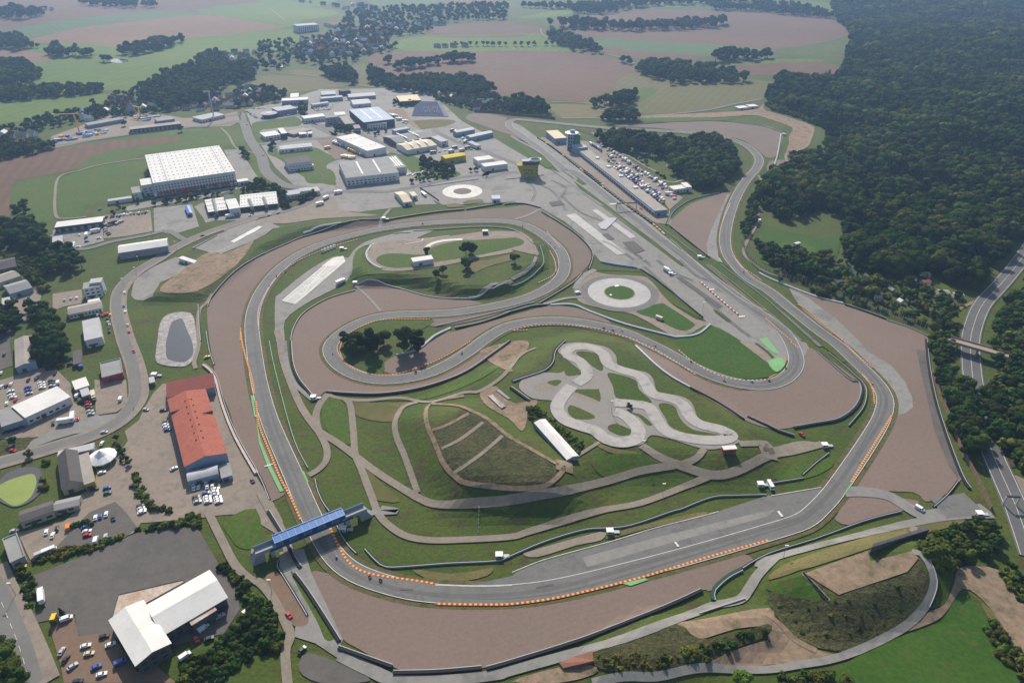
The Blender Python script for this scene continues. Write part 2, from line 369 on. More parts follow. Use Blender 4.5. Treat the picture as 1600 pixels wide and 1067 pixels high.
# ---- yards, gravel traps, paved areas (bottom to top)
AREAS = '''industrial_yard|apron|@z 383,172 440,160 500,140 620,138 670,143 722,190 775,218 812,240 850,262 835,285 730,280 668,290 640,322 560,332 500,326 470,300 430,262 400,215
industrial_yard|tanpave|@00 1300,735 1480,700 1500,760 1440,790 1200,800 900,835 640,870 350,925 300,890 330,850 700,720 900,700 1150,740
grass_patch|lush|@l 220,560 500,510 800,470 900,540 860,600 620,620 480,640 330,660 330,760 400,850 330,850 240,720
grass_patch|lush|@l 0,620 60,640 130,860 100,900 0,900
grass_patch|lush|@l 60,930 180,930 250,1000 300,1067 120,1067
grass_patch|lush|@l 430,930 560,900 600,980 900,960 1050,900 1150,920 1300,1000 1600,1050 @e 340,800 250,830 200,870 240,960 300,1067 0,1000 @l 600,1067 450,1000
grass_patch|lush|@e 0,900 240,900 300,1010 230,1040 0,1040
grass_patch|lush|@e 820,770 900,720 1180,790 1260,900 1200,1000 1050,900 940,780
grass_patch|lush|@e 1300,900 1500,900 1600,960 1400,1010 1280,980
grass_patch|folive|@e 1170,480 1080,400 1400,380 1550,400 1450,450 1250,480
bare_patch|dirt|@e 820,290 1000,280 1080,380 1180,480 1080,440 940,340
red_yard|gravel|@e 90,590 290,570 420,640 600,770 420,800 280,790 180,680
grass_patch|lush|@f 1290,230 1380,250 1480,400 1380,450 1330,350
grass_patch|lush|@f 1170,100 1240,90 1350,200 1250,210
logistics_yard|apron|@f 1000,100 1160,90 1240,210 1330,350 1390,430 1250,490 1130,510 800,600 380,665 0,735 -60,700 300,610 1140,480 1130,400
car_park|apron|@f 690,690 780,640 850,760 1000,790 1600,700 1600,770 1200,835 900,835 810,860 780,800
yard|tanpave|@11 300,210 420,150 500,170 520,240 600,260 780,280 600,290 400,300 200,330 100,330 0,390 @01 1600,330 1400,380 1400,360 @11 0,310 150,270
yard|apron|@11 560,150 830,150 860,220 780,240 660,190 560,200
yard|apron|@11 960,120 1050,120 1130,210 1000,215 980,180
asphalt_yard|apron|@01 960,235 1200,210 1245,350 1080,400 965,380
asphalt_yard|tanpave|@01 650,280 940,250 955,380 790,410 650,425
asphalt_yard|apron|@01 820,780 840,680 960,600 1100,540 1240,560 1170,610 1000,700 955,790 900,812 840,805
asphalt_yard|apron|@01 1200,480 1360,400 1600,305 @11 0,330 100,330 150,350 60,400 @01 1600,430 1380,522 1290,505
bare_patch|dirt|@01 1000,755 1100,650 1300,515 1400,520 1600,425 @11 0,420 @01 1480,590 1230,755
asphalt_yard|tanpave|@01 330,770 510,742 520,830 610,812 400,850 330,877
asphalt_yard|tanpave|@01 90,780 200,740 260,770 240,880 160,950 80,900
asphalt_yard|apron|@01 330,370 640,350 650,440 500,480 330,400
car_park|tanpave|@02 -20,250 200,180 330,150 380,200 440,260 460,380 640,470 660,540 520,570 350,590 -20,610
asphalt_yard|tanpave|@02 590,240 790,240 800,390 730,440 600,460
asphalt_yard|apron|@02 480,480 740,450 640,530 520,560 350,610 240,650 150,710 100,700 200,620 350,540
asphalt_yard|dark|@01 -20,1010 90,1000 @02 60,0 80,150 0,180 -20,180
paddock|tanpave|@02 870,490 900,420 960,320 1020,262 1330,270 1400,400 1440,560 1600,840 @12 60,935 110,1010 @13 140,0 170,60 130,140 100,120 @03 1600,60 1560,10 1380,20 1240,40 880,70 850,125 700,185 400,260 230,270 190,300 110,130 400,60 @02 470,1067 500,960 600,900 600,800 720,740 800,620 780,560
yard|dark|@03 200,400 560,260 860,130 1060,95 1235,95 1370,330 1480,480 1500,610 1400,760 1100,830 480,770 470,640 200,700 180,650 290,600 230,520
paved_car_park|clay|@03 310,720 460,640 490,775 690,750 860,1000 980,960 1100,1067 400,1067 380,960
concrete_pad|apron|@02 350,540 515,500 515,550 345,592
grass_patch|lush|@03 1400,60 1600,-20 1640,200 1600,230 1500,225 1440,160
grass_patch|rough|@02 0,640 150,600 200,610 130,700 0,720
asphalt_yard|dark|@02 560,1067 720,1000 790,1067 @03 860,100 780,160 500,250 330,240
apron|apron|@11 1030,110 1100,180 1170,215 1310,212 1600,195 @21 80,205 190,240 330,320 440,410 510,520 560,575 800,612 910,690 1060,820 1190,925 1250,970 1450,1080 @22 1530,10 1600,60 @32 60,120 120,120 180,110 250,80 255,40 240,10 @31 200,1060 0,880 @21 1280,690 980,430 900,360 720,220 440,0 @20 400,1040 170,870 60,790 0,765 @10 1540,755 1530,790 @20 0,830 100,900 230,1010 300,1080 150,1040 0,980 @10 1500,880 1400,880 1480,960 1600,1000 1560,1040 1300,1060 @11 1330,20
pit_lane|tanpave|@c 610,260 700,250 830,330 1030,330 1100,380 1600,800 @d 800,830 1010,1030 1190,1025 1200,960 @21 1000,340 890,325 720,208 440,-10 @c 1600,950 820,378
paddock|tanpave|@d -20,80 120,90 310,120 560,230 800,420 1250,720 1370,820 1200,970 1150,900 1020,850 500,450 200,220 0,170
gravel_trap|gravel2|@20 600,790 850,778 1230,758 1600,792 @30 30,815 95,842 50,975 -10,985 @20 1560,960 1480,900 1400,868 1200,842 900,802
gravel_trap|gravel2|@10 1310,745 1370,708 1560,735 1560,762 @20 0,815 100,895 @c 530,365 400,310 200,220 0,170 @10 1560,840 1420,790
gravel_trap|gravel|@21 985,345 1060,250 1160,190 1375,135 1330,240 1240,480 1212,535 1100,440
paved_strip|apron|@21 1345,150 1380,150 1310,300 1280,450 1295,575 1225,530 1215,470 1240,380
gravel_trap|gravel|@11 770,312 530,362 300,420 200,460 0,552 @01 1450,655 1335,790 1295,870 1310,1067 @02 1335,140 1355,250 1440,450 1490,620 1600,790 @12 60,930 95,1000 250,880 160,680 60,380 20,200 0,0 @11 15,1000 20,850 90,700 350,490 800,360
gravel_trap|gravel2|@11 800,325 1100,280 1400,245 1600,228 @21 80,215 180,240 300,320 420,410 490,500 490,570 430,640 350,700 230,780 120,830 0,865 @11 1400,930 1120,975 1090,940 1200,890 1600,815 @21 150,770 270,710 330,640 330,560 290,480 200,400 100,340 0,320 @11 1300,317 1050,332 800,350
gravel_trap|gravel|@11 1070,1080 1100,1067 1210,1000 1240,1005 1600,905 @21 220,848 380,855 520,900 620,952 500,955 200,930 0,955 @11 1600,965 1500,1010 1400,1067 @12 1350,50 1250,110 1130,180 1000,200 800,190 800,120 870,90 1000,60
gravel_trap|gravel|@11 620,748 450,800 300,890 235,990 218,1067 @12 215,60 240,200 330,320 400,340 440,312 600,330 800,328 1050,290 1300,200 1500,70 1440,50 1350,50 1250,110 1130,175 1000,215 880,235 760,235 660,215 560,170 490,110 460,50 @11 460,1067 530,1010 650,945 800,905 1000,895 1200,890 1400,860 1430,835 1300,805 1100,795 900,740 770,712 640,710
gravel_trap|gravel|@22 765,10 900,140 1110,290 1280,390 1450,490 1600,540 @32 100,545 300,510 450,480 550,400 590,300 560,240 310,65 245,50 200,180 120,260 0,300 @22 1600,300 1400,300 1200,240 1000,130 800,0
gravel_trap|gravel|@31 130,740 300,790 470,835 650,900 750,940 900,985 1000,1045 @32 985,0 1000,150 1035,340 1100,560 1195,830 1200,870 1100,960 985,1000 900,940 520,905 640,640 @32 770,420 720,290 530,110 415,0 @31 330,1010
paved_strip|apron|@31 130,735 250,795 430,930 570,1067 @32 620,60 770,150 855,250 900,350 905,410 860,445 790,470 775,430 810,380 790,320 710,210 620,130 480,0 @31 350,980 200,845
paved_strip|dark|@32 925,50 985,60 1010,250 1070,500 1200,830 1190,865 1130,780 1040,560 980,300
gravel_trap|gravel|@32 500,950 880,985 940,1012 @33 820,0 700,40 510,82 420,50 440,0
gravel_trap|gravel|@13 345,385 450,600 530,780 650,860 850,965 1000,1000 1420,975 1600,930 @23 0,935 400,810 700,700 1000,580 1190,488 1250,490 1440,350 1510,305 1430,262 1200,300 900,360 500,430 250,485 0,515 @13 1600,530 1300,520 1000,500 700,440 460,385
grass_patch|dry|@12 600,372 800,385 960,378 900,412 700,410
grass_patch|dry|@22 500,622 640,668 780,690 760,712 600,690
grass_patch|dry|@11 1300,565 1450,560 1600,520 @21 60,530 0,560 @11 1450,600 1350,640
grass_patch|dry|@13 980,360 1200,385 1350,372 1480,350 1440,400 1250,440 1100,430
grass_patch|dry|@23 600,170 900,90 1200,20 1190,0 900,60 640,130
grass_patch|lush|@12 700,362 1000,335 1200,290 1420,190 1600,70 1600,105 1420,225 1200,320 1000,365
grass_patch|lush|@11 620,500 690,480 660,560 720,610 900,640 700,650 600,680 560,700
grass_patch|lush|@12 420,350 540,375 600,600 560,640 430,540
grass_patch|folive|@12 620,380 900,410 860,500 640,470
grass_patch|lush|@22 500,720 800,700 960,770 700,830 560,840
grass_patch|folive|@12 640,740 700,960 900,1000 760,860
grass_patch|lush|@22 1000,0 1100,140 1000,90 900,60
grass_patch|lush|@32 60,800 220,770 380,730 400,780 260,850 60,870
asphalt_runoff|asphalt|@23 0,400 60,350 180,310 640,178 900,100 1280,0 @22 1600,960 @32 0,960 20,962 330,915 400,915 280,1067 @33 130,110 @23 1400,200 800,360 250,490 0,520 @13 1500,480 1300,465
runoff_patch|tanpave|@23 70,265 150,235 550,125 560,175 400,210 160,282
asphalt_pad|apron|@23 440,285 900,160 1600,-10 @33 40,-10 @23 1590,30 950,205 470,345
brake_test_strip|apron|@11 570,545 500,535 400,580 280,660 150,770 120,815 125,1067 180,1067 180,940 300,840 450,760 540,710 600,640 605,560 640,490 740,455 900,440 960,470 1010,420 1110,375 970,372 860,395 700,440 620,490 590,530
training_loop|tanpave|@11 740,455 900,440 1000,425 1210,410 1430,380 1600,380 @21 60,385 120,430 160,500 160,530 0,495 @11 1600,510 1400,545 1290,570 1110,605 900,628 780,620 720,590 690,530
grass_island|lush|@11 750,560 780,530 860,518 1050,525 1110,475 1290,435 1360,435 1600,420 @21 30,420 75,440 60,465 0,480 @11 1600,485 1400,528 1350,535 1290,548 1110,575 1000,600 870,610 780,590
grass_island|grass|@11 540,1067 620,1000 760,942 1085,930 1095,960 1015,1010 1075,1067 @12 870,90 805,130 800,190 700,205 600,160 540,90 528,30
grass_strip|grass|@21 515,570 560,572 800,612 900,690 1060,815 1195,915 1180,928 980,820 830,655 800,632 510,622
training_loop|tanpave|@21 500,630 600,650 800,660 870,690 980,820 1130,920 1190,940 1240,960 1160,1020 1050,1035 980,1020 760,900 560,860 440,830 400,790 385,720 430,650
grass_island|vivid|@21 775,885 850,850 930,830 970,845 1130,950 1135,975 1090,1000 1020,990 900,930
grass_island|vivid|@21 1240,965 1130,1010 1040,1045 @22 1030,35 1130,130 1300,207 1480,232 1600,222 @32 45,190 0,130 @22 1420,-10
grass_strip|grass|@c 510,345 640,430 830,570 1000,710 1200,850 1380,990 1300,1000 1150,900 960,760 780,610 600,490 520,420
grass_strip|lush|@c 230,305 330,350 500,450 650,570 830,710 760,730 600,640 430,500 300,390
grass_strip|grass|@21 380,60 450,110 620,235 760,345 900,450 1085,598 1060,600 900,480 740,360 610,260 440,140
grass_strip|grass|@21 1255,868 1290,880 1375,942 1350,950 1270,890
concrete_path|tanpave|@22 1420,0 1600,135 @32 20,155 40,135 @22 1600,80 1500,0
green_runoff|greenp|@32 0,130 50,190 95,160 110,120 60,100
green_runoff|greenp|@22 1540,-20 1600,40 @32 30,65 70,75 60,60 0,-10 @31 0,1045 @21 1560,1050
kart_track_surface|kart|@22 285,60 310,20 430,5 520,20 600,40 650,90 662,150 730,175 830,190 880,230 900,300 940,325 1050,340 1120,380 1150,450 1170,490 1270,515 1350,540 1400,600 1420,630 1300,668 1190,670 1000,612 870,585 820,640 700,660 600,640 530,600 490,560 400,550 320,520 260,470 245,400 262,372 150,360 100,340 45,290 60,240 110,215 200,195 320,190 318,100
grass_island|grass|@22 400,70 440,60 530,75 560,100 570,170 540,180 430,100
grass_island|grass|@22 320,110 350,120 445,200 410,210 335,210
grass_island|grass|@22 218,255 280,240 310,250 270,280
sand_patch|path|@22 140,280 200,260 270,285 200,315 150,305
grass_island|grass|@22 380,305 520,298 545,305 550,375 470,345
sand_patch|path|@22 380,312 545,375 480,375 370,325
grass_island|grass|@22 350,415 380,400 510,460 500,485 400,485 355,450
grass_island|grass|@22 595,205 640,200 770,240 795,300 870,370 850,385 740,370 650,350 630,280
grass_island|grass|@22 915,400 960,385 1020,410 1050,480 1130,550 1290,580 1300,597 1150,590 1000,540 960,480
grass_island|grass|@22 730,445 800,455 860,500 875,525 840,520 790,470
grass_island|grass|@22 600,530 650,515 720,540 755,560 750,580 680,590 610,560
bare_patch|dirt|@22 0,380 60,380 150,365 150,400 100,430 90,510 60,560 0,500 @12 1560,470 1440,400 1400,320 1500,280
bare_patch|dirt|@12 1400,60 1600,0 @22 100,0 90,60 0,150 @12 1600,190 1500,150
grass_patch|rough|@12 1120,540 1330,440 1440,480 1540,570 @22 0,620 150,700 270,790 250,860 100,905 0,905 @12 1500,900 1330,870 1240,830 1170,720
brake_apron|apron|@13 150,250 300,230 350,390 470,640 545,800 520,850 860,1010 800,1040 520,920 370,820 240,780 250,700 330,660 180,420 140,330
red_gravel_strip|clay|@13 50,430 140,380 325,650 290,715 210,690 100,520
grass_patch|lush|@13 230,410 250,400 470,740 480,800 430,795 380,680
bare_patch|dark|@13 340,880 700,1030 640,1067 400,1067 270,990
bare_patch|dirt|@23 1000,700 1200,668 1600,600 1610,700 1400,730 1150,800 1050,740
bare_patch|dirt|@23 1220,935 1400,860 1600,800 @33 0,810 0,640 60,680 170,790 300,860 430,890 510,880 300,935 0,955 @23 1500,970 1240,975
bare_patch|dirt|@23 0,1060 300,970 500,960 520,1010 300,1067
earth_plateau|dirt|@33 230,385 400,320 620,245 640,310 900,245 940,290 870,375 600,465 440,520 330,450
dirt_track|dirt|@33 1000,630 1100,580 1160,450 1180,370 1250,340 1400,350 1500,420 1560,560 1660,600 1660,960 1540,880 1480,740 1350,560 1220,480 1130,600 1050,680 850,750
grass_patch|vivid|@33 440,970 860,765 1060,700 1200,505 1290,570 1400,740 1450,900 1530,1100 400,1100
grass_patch|dry|@33 0,420 130,390 600,240 860,140 870,90 500,190 100,330
grass_patch|dry|@33 940,75 1100,40 1240,60 1000,130 940,130
grass_patch|rough|@23 520,860 760,800 1030,700 1160,790 1380,770 1600,700 1600,770 1400,850 1200,950 900,1010 600,990 510,950
grass_patch|rough|@33 0,500 350,560 440,530 600,470 870,390 930,320 1000,420 980,560 850,680 600,830 500,880 430,870 250,830 100,720
grass_patch|lush|@33 20,440 220,390 330,550 200,540 0,490
earth_ground|dirt|@30 -10,700 200,760 290,800 270,860 240,920 130,950 105,975 130,900 130,850 150,800 0,745 @20 1500,722 1300,735 810,740 830,725 1100,714 1500,690 1570,650
bare_patch|gravel2|@30 10,1010 150,1010 230,1060 @31 180,70 60,60 0,30
earth_bank|lush|@20 830,740 1330,738 1330,755 850,765
grass_bank|rough|@20 500,850 400,810 560,840 700,900 560,900
garden_plot|dirt|@o 500,420 800,440 1200,500 900,560
grass_patch|vivid|@31 -30,370 40,372 200,395 330,425 445,405 425,545 300,560 150,560 40,540 -30,500
grass_patch|lush|@31 -60,480 200,450 320,520 220,600 0,590 -60,540
grass_patch|lush|@p 190,240 270,330 500,440 510,480 380,460 240,380
bare_patch|dirt|@p 600,530 360,660 300,740 350,740 480,620 600,560
bare_ground|path|@32 1480,840 1600,860 1660,900 1660,1067 @33 1660,150 1580,60
bare_ground|rough|@32 1370,380 1420,400 1480,600 1560,760 1500,780 1420,650
heap_ground|dry|@33 1330,570 1400,620 1470,740 1400,700'''
for ln in AREAS.split('\n'):
    n_, m_, s_ = ln.split('|')
    if n_ == 'asphalt_runoff' and not vdone[0]: vdone[0] = 1; verge()
    area(n_, s_, m_, smooth=True, k=(1 if n_ in ('asphalt_pad', 'concrete_pad', 'industrial_yard', 'yard', 'asphalt_yard', 'car_park', 'paddock', 'pit_lane', 'logistics_yard', 'paved_car_park', 'red_yard', 'apron', 'brake_apron', 'asphalt_runoff', 'concrete_path', 'grass_strip', 'earth_plateau', 'paved_strip') else 3)); LIFT[0] += 0
# ---- skid circles
def ring(name, px, py, r0, r1, m):
    c = at(px, py); V, F = [], []; n = 64; LIFT[0] += .004; z = c.z + LIFT[0]
    for i in range(n):
        a = 2 * math.pi * i / n
        for r_ in (r0, r1): V.append((c.x + r_ * math.cos(a), c.y + r_ * math.sin(a), z))
    for i in range(n): j = (i + 1) % n; F.append([2 * i, 2 * i + 1, 2 * j + 1, 2 * j])
    return struct(mesh_obj(name, V, F, M[m]))
ring('skid_circle_edge', 967.3, 457.9, 0.1, 34, 'asphalt')
ring('skid_circle_surface', 967.3, 457.5, 0.1, 27.3, 'bright')
ring('skid_circle_grass', 968, 458, 0.1, 13.6, 'path')
ring('skid_circle_grass', 968, 457.6, 0.1, 12.6, 'vivid')
ring('skid_circle_surface', 722.5, 299.8, 0.1, 23.8, 'white')
ring('skid_circle_centre', 722.5, 299.6, 0.1, 10.8, 'gravel2')
# ---- ponds
area('pond_liner', '@01 985,1067 1000,960 1050,900 1160,885 1212,920 1232,1067 @02 1245,60 1190,135 1130,158 985,135 978,40', 'liner', k=4)
area('pond_water', '@01 1040,1067 1070,960 1100,935 1140,930 1170,1000 1200,1067 @02 1207,80 1150,130 1050,110 1038,40', 'water', k=4)
area('pond_liner', '@k -40,480 50,350 200,280 370,268 440,330 462,430 420,540 300,640 160,685 60,655 -40,590', 'darkliner', k=4)
area('algae_pond', '@k -40,490 100,405 330,340 380,400 375,470 330,570 250,640 170,670 90,650 -20,560', 'algae', k=4)
area('pond_water', '@z 172,97 180,92.5 196,93.5 200,97 188,99.5', 'water', k=3)
# ---- roads
ROADS = '''pavement|tanpave|13|@01 1600,292 1350,372 1200,432 1080,492 980,560 850,640 760,740 740,820 745,900 765,980 790,1067 @02 800,0 835,120 865,240 868,330 840,400 770,480 680,540 560,592 400,642 200,702 0,758 -150,790
road|road|7.5|@01 1600,288 1350,368 1200,428 1080,488 970,560 840,640 750,740 730,820 735,900 755,980 780,1067 @02 790,0 822,120 845,240 848,330 820,400 755,480 670,538 560,588 400,638 200,698 0,753 -150,785
road|road|8|@11 0,292 150,262 300,215 400,160 480,135 640,130 830,130 1000,97 1200,57 1350,32 1450,20 @10 1500,1010 @m 1040,780 1250,740 1500,700
pavement|tanpave|15|@03 -60,360 0,500 90,680 175,880 255,1090
road|road|9.5|@03 -90,400 -10,520 50,660 125,850 195,1090
road|road|14|@l -150,560 70,540 130,640 180,780 270,920 350,1040 @11 60,0 120,60 190,95 300,110 400,128
road|road|8|@l 100,560 80,430 0,440 -200,480 -500,560
road|road|8|@00 350,912 640,868 900,830 1150,800 1330,785 1540,760
road|road|8|@l 300,540 500,510 700,480 900,440
road|road|9|@l 230,850 500,840 800,800 1000,780 1290,755 1350,700 1200,600 1050,570 @e 300,545 560,530
road|road|8|@e 560,530 760,620 900,720 1100,760 @m 20,450
road|road|8|@m 330,120 560,240 760,320 1000,400 1300,520 1560,620
road|road|6.5|@01 330,400 500,490 700,445 900,408 1050,380 1150,430 1230,425
road|rubber|14|@p 1130,20 1067,115 950,270 800,440 690,560 620,700 570,900 @32 1250,0 1270,150 1290,300 1340,500 1400,700 1480,880 1560,1067 @33 1660,290
path|path|3.0|@00 1380,800 1430,850 1480,930 1600,960
path|path|3.0|@00 950,985 640,1030 @01 500,0 372,40 345,150 350,280 400,300 540,290
path|path|3.6|@10 120,460 300,470 500,500 640,530 740,550
path|path|3.6|@10 70,50 120,80 180,130
path|path|4.2|@20 310,742 520,742 640,752
path|path|3.6|@20 250,640 440,645 520,660 540,690 600,700 640,700
road|road|6|@20 810,730 1190,695 1400,650 1560,622
path|path|3.6|@20 470,330 640,350 770,400
path|path|3.6|@20 180,180 190,215 260,260
path|tanpave|3.6|@30 0,700 200,765 275,810 265,870 230,925 130,960 110,985 130,1067 @31 10,40 0,110
service_road|apron|3.6|@20 500,830 560,870 700,920 850,950 990,990 980,1040 @d 1195,310 1180,430 1300,500 1380,570 1250,620 1100,590
service_road|apron|3.0|@d 590,250 720,310 850,390 980,460 1100,520
service_road|apron|4.2|@c 180,230 330,320 560,440 760,570 1000,760 1200,900 @21 380,90 560,220
service_road|asphalt|3.6|@21 1500,840 1380,730 1280,640 1220,590
service_road|path|3.0|@31 -60,30 @21 1560,80 1540,200 1530,330 1470,440 1450,520 1530,600 1600,640 @31 60,660
service_road|asphalt|4.2|@31 0,800 130,920 330,1100
service_road|tanpave|4.8|@11 130,1000 150,1067 @12 150,0 165,100 210,240 290,420 390,560
service_road|path|4.8|@12 390,560 520,640 640,730 760,820 900,910 1030,985 1130,1017 1300,1015 1600,1000 @22 0,1000 300,940 600,870 800,810 1010,775
service_road|apron|3.0|@11 180,1067 @12 185,60 200,160 240,260 300,320 360,370
service_road|path|5.4|@22 810,650 920,720 1050,775 1250,835 1400,810 1600,715 @32 0,740 150,690 340,640
service_road|path|4.2|@22 1250,835 1080,905 800,1010 520,1064 @23 500,0 120,120 0,155 @13 1600,150 1350,172 1100,178 950,155 850,100 770,20 @12 720,960 660,800 620,700 610,560 590,400 560,365
service_road|path|3.6|@12 1010,380 920,410 870,500 880,600 930,720 1010,945
dirt_path|dirt|2.7|@12 1300,340 1090,390 1065,500 1120,640 1170,760 1240,840 1330,890 1600,920 @22 0,925 180,910 270,860 325,790 280,765 150,690 0,605 @12 1540,560 1440,480 1340,430 1250,400 1090,390
dirt_path|dirt|2.4|@12 1100,555 1200,520 1330,450
dirt_path|path|2.4|@12 1160,670 1280,610 1420,505
dirt_path|path|2.4|@12 1235,825 1400,710 1540,590
dirt_path|path|3.0|@12 450,335 550,360 700,368 900,352 1080,378 1300,320 1400,310 1540,220 @22 50,90 150,40
service_road|path|4.8|@12 460,320 400,390 375,470 390,560
service_road|path|4.2|@12 390,560 440,660 440,740 390,800 330,835
dirt_path|path|2.4|@22 290,785 400,720 545,630
service_road|path|4.2|@22 1200,672 1150,730 1060,770
service_road|path|4.8|@22 1420,640 1600,640 @32 0,690 200,640 320,650
service_road|apron|3.6|@12 780,1040 880,1064 @13 560,10 700,0
service_road|apron|3.6|@11 1600,690 1500,740 1390,790 1330,800
service_road|apron|3.0|@21 150,540 130,590 90,630 0,680
service_road|apron|3.6|@21 440,790 330,800 200,835
service_road|apron|2.4|@11 620,720 700,790 780,880
service_road|apron|3.6|@21 180,240 100,280 20,305
service_road|apron|5.4|@21 520,620 480,640 430,680 395,740
service_road|apron|3.6|@11 840,240 790,300 770,370
service_road|apron|4.8|@33 1400,20 1150,30 900,70 600,140 300,215 0,300 @23 1600,300 1540,350
service_road|apron|4.8|@23 1640,290 1540,390 1480,480 1420,550 1250,590 1150,630 1000,680 700,790 400,880 0,990 @13 1500,1020 1200,1050 860,1050 700,990 520,900
service_road|apron|8.0|@33 1360,-20 1250,10 1100,10 960,20 @32 760,970 600,940 470,940
service_road|asphalt|16|@32 1290,1010 1180,1030 1060,1040
service_road|path|3.6|@33 905,130 910,90
service_road|apron|3.6|@33 900,250 960,270 1015,360 1030,470 980,590 850,720 600,850 400,920 200,955 0,985 @23 1400,985 1240,975 1110,985 900,1030 700,1030 500,1067
dirt_path|dirt|3.0|@33 -10,640 60,690 170,800 300,870
dirt_path|path|1.8|@33 215,385 300,470 380,560
service_road|path|4.2|@03 1300,0 1340,80 1400,200 1470,330 1560,420 @13 20,440 100,530 180,680 215,780 185,880 200,1090
service_road|apron|3.0|@13 -30,250 40,235 100,225
service_road|path|4.8|@12 30,940 60,1000 @13 150,100 190,200 230,330
service_road|path|3.0|@02 1225,170 1215,130 1235,60 1245,0 @01 1240,1000 1245,880 1290,830 1330,770'''
for ln in ROADS.split('\n'):
    n_, m_, w_, s_ = ln.split('|'); ribbon(n_, s_, float(w_), m_); LIFT[0] += 0
for n_, r0_, r1_, m_ in (('roundabout', 0.1, 26, 'road'), ('roundabout_island', 0.1, 16, 'lush')):
    pass
# ---- wet-handling pattern, sliding strips, white line areas
def quad(name, s, m): return area(name, s, m, smooth=False)
quad('sliding_strip', '@21 335,280 395,270 720,520 655,530', 'bright')
quad('sliding_strip', '@21 500,250 530,243 775,415 740,428', 'bright')
quad('sliding_strip', '@21 1020,665 1060,668 1320,850 1290,862', 'dark')
quad('white_marking', '@01 1440,445 1465,452 1600,380 @11 40,355 20,348 @01 1580,367', 'white')
quad('sliding_strip', '@11 160,815 480,550 540,540 555,575 250,838 215,830', 'bright')
for s_ in ('@11 165,815 300,700 420,600', '@11 235,832 330,760 400,690 480,630 545,570', '@11 180,822 240,775 330,715 410,670', '@11 265,770 300,768 350,700 480,560', '@11 290,715 340,722 400,660 520,580', '@11 350,672 410,675'):
    ribbon('white_marking', s_, 1.0, 'white')
quad('white_marking', '@11 410,598 480,548 545,535 560,572 480,600', 'white')
ribbon('white_marking', '@11 1065,482 1100,458 1160,442 1220,435 1290,432', 4.5, 'white')
ribbon('white_marking', '@11 930,462 1020,446 1120,420 1210,408', .8, 'line')
quad('yellow_patch', '@11 1290,200 1330,185 1410,180 1425,200 1310,214', 'dry')
quad('yellow_patch', '@11 1180,215 1240,205 1280,212 1300,228 1200,232', 'dry')
ribbon('kart_lane', '@22 375,280 310,350 282,420 330,490 430,530 520,560 590,612 690,632 770,610 790,560 760,510 700,460 640,440', 9, 'kartp')
ribbon('kart_lane', '@22 400,265 470,210 480,180 430,130 360,95 342,62 400,35 500,40 570,80 600,140 680,178 790,212 840,270 880,330 1000,360 1070,400 1110,470 1180,520 1300,550 1370,590 1300,617 1150,612 1000,580 940,540 900,480 850,410 740,390 640,385', 8.5, 'kartp')
# ---- the race track itself
LIFT[0] += .01
ribbon('grass_strip', '@21 1345,590 1450,680 1600,800 @31 130,900 330,1075 @32 400,60 480,130', 4.5, 'grass'); ribbon('grass_strip', '@21 1230,590 1330,680 1450,780 1600,893', 3.0, 'dry'); LIFT[0] += .004
TL = LIFT[0] + .01
ribbon('race_track', tc, 11.2, 'asphalt', lift=TL)
def wander(amp, ph):
    out = []
    for i, p in enumerate(tc):
        a, b = tc[max(i - 1, 0)], tc[min(i + 1, len(tc) - 1)]; t = (b - a).normalized(); d = amp * math.sin(i / 17 + ph) + .6 * math.sin(i / 6.1); out.append(Vector((p.x - t.y * d, p.y + t.x * d)))
    return out
ribbon('rubbered_line', wander(2.4, 0), 2.3, 'rubber', lift=TL + .004); ribbon('rubbered_line', wander(2.2, 1.9), 1.1, 'rubber', lift=TL + .008)
for side in (-5.35, 5.35): ribbon('track_edge_line', offset(tc, side), .28, 'line', lift=TL + .012)
LIFT[0] = TL + .03
quad('white_marking', '@23 1012,192 1024,190 1046,218 1034,222', 'line')
quad('white_marking', '@33 55,0 68,-4 95,30 82,35', 'line')
quad('white_marking', '@21 610,208 680,204 680,210 612,215', 'line')
quad('white_marking', '@21 1228,742 1262,740 1264,748 1230,750', 'line')
quad('white_marking', '@21 1415,912 1455,908 1455,916 1418,920', 'line')
quad('green_runoff', '@23 690,450 830,415 850,428 740,465', 'greenp')
quad('green_runoff', '@12 0,470 30,620 100,790 175,935 150,942 80,800 20,640', 'greenp')
quad('green_runoff', '@02 1568,340 1585,340 1600,470 1590,470', 'greenp')
quad('green_runoff', '@32 520,885 530,890 475,962 466,960', 'greenp')
quad('green_runoff', '@21 1278,545 1300,548 1318,580 1295,570', 'greenp')
quad('green_runoff', '@12 283,810 300,812 330,880 318,880', 'greenp')
ribbon('white_marking', '@12 55,783 110,766', .9, 'line'); ribbon('white_marking', '@12 -5,470 15,468', .7, 'line')
ribbon('white_marking', '@23 0,380 60,355 180,308 400,245 640,180 900,100 1100,50 1290,0', .3, 'line')
ribbon('white_marking', '@13 1120,460 1400,468 1600,462', .3, 'line')
ribbon('white_marking', '@21 990,430 1060,490 1280,690 1440,810 1600,880', .3, 'line')
ribbon('white_marking', '@32 20,965 180,938 330,913', .35, 'line')
for d_ in (-5.9, 0.0, 5.9):
    ribbon('lane_line', offset(centre('@p 1130,20 1067,115 950,270 800,440 690,560 620,700 570,900 @32 1250,0 1270,150 1290,300 1340,500 1400,700 1480,880 1560,1067 @33 1660,290'), d_), .25, 'line')
_cl = resample(centre('@03 -90,400 -10,520 50,660 125,850 195,1090'), 4.0)
V_, F_ = [], []
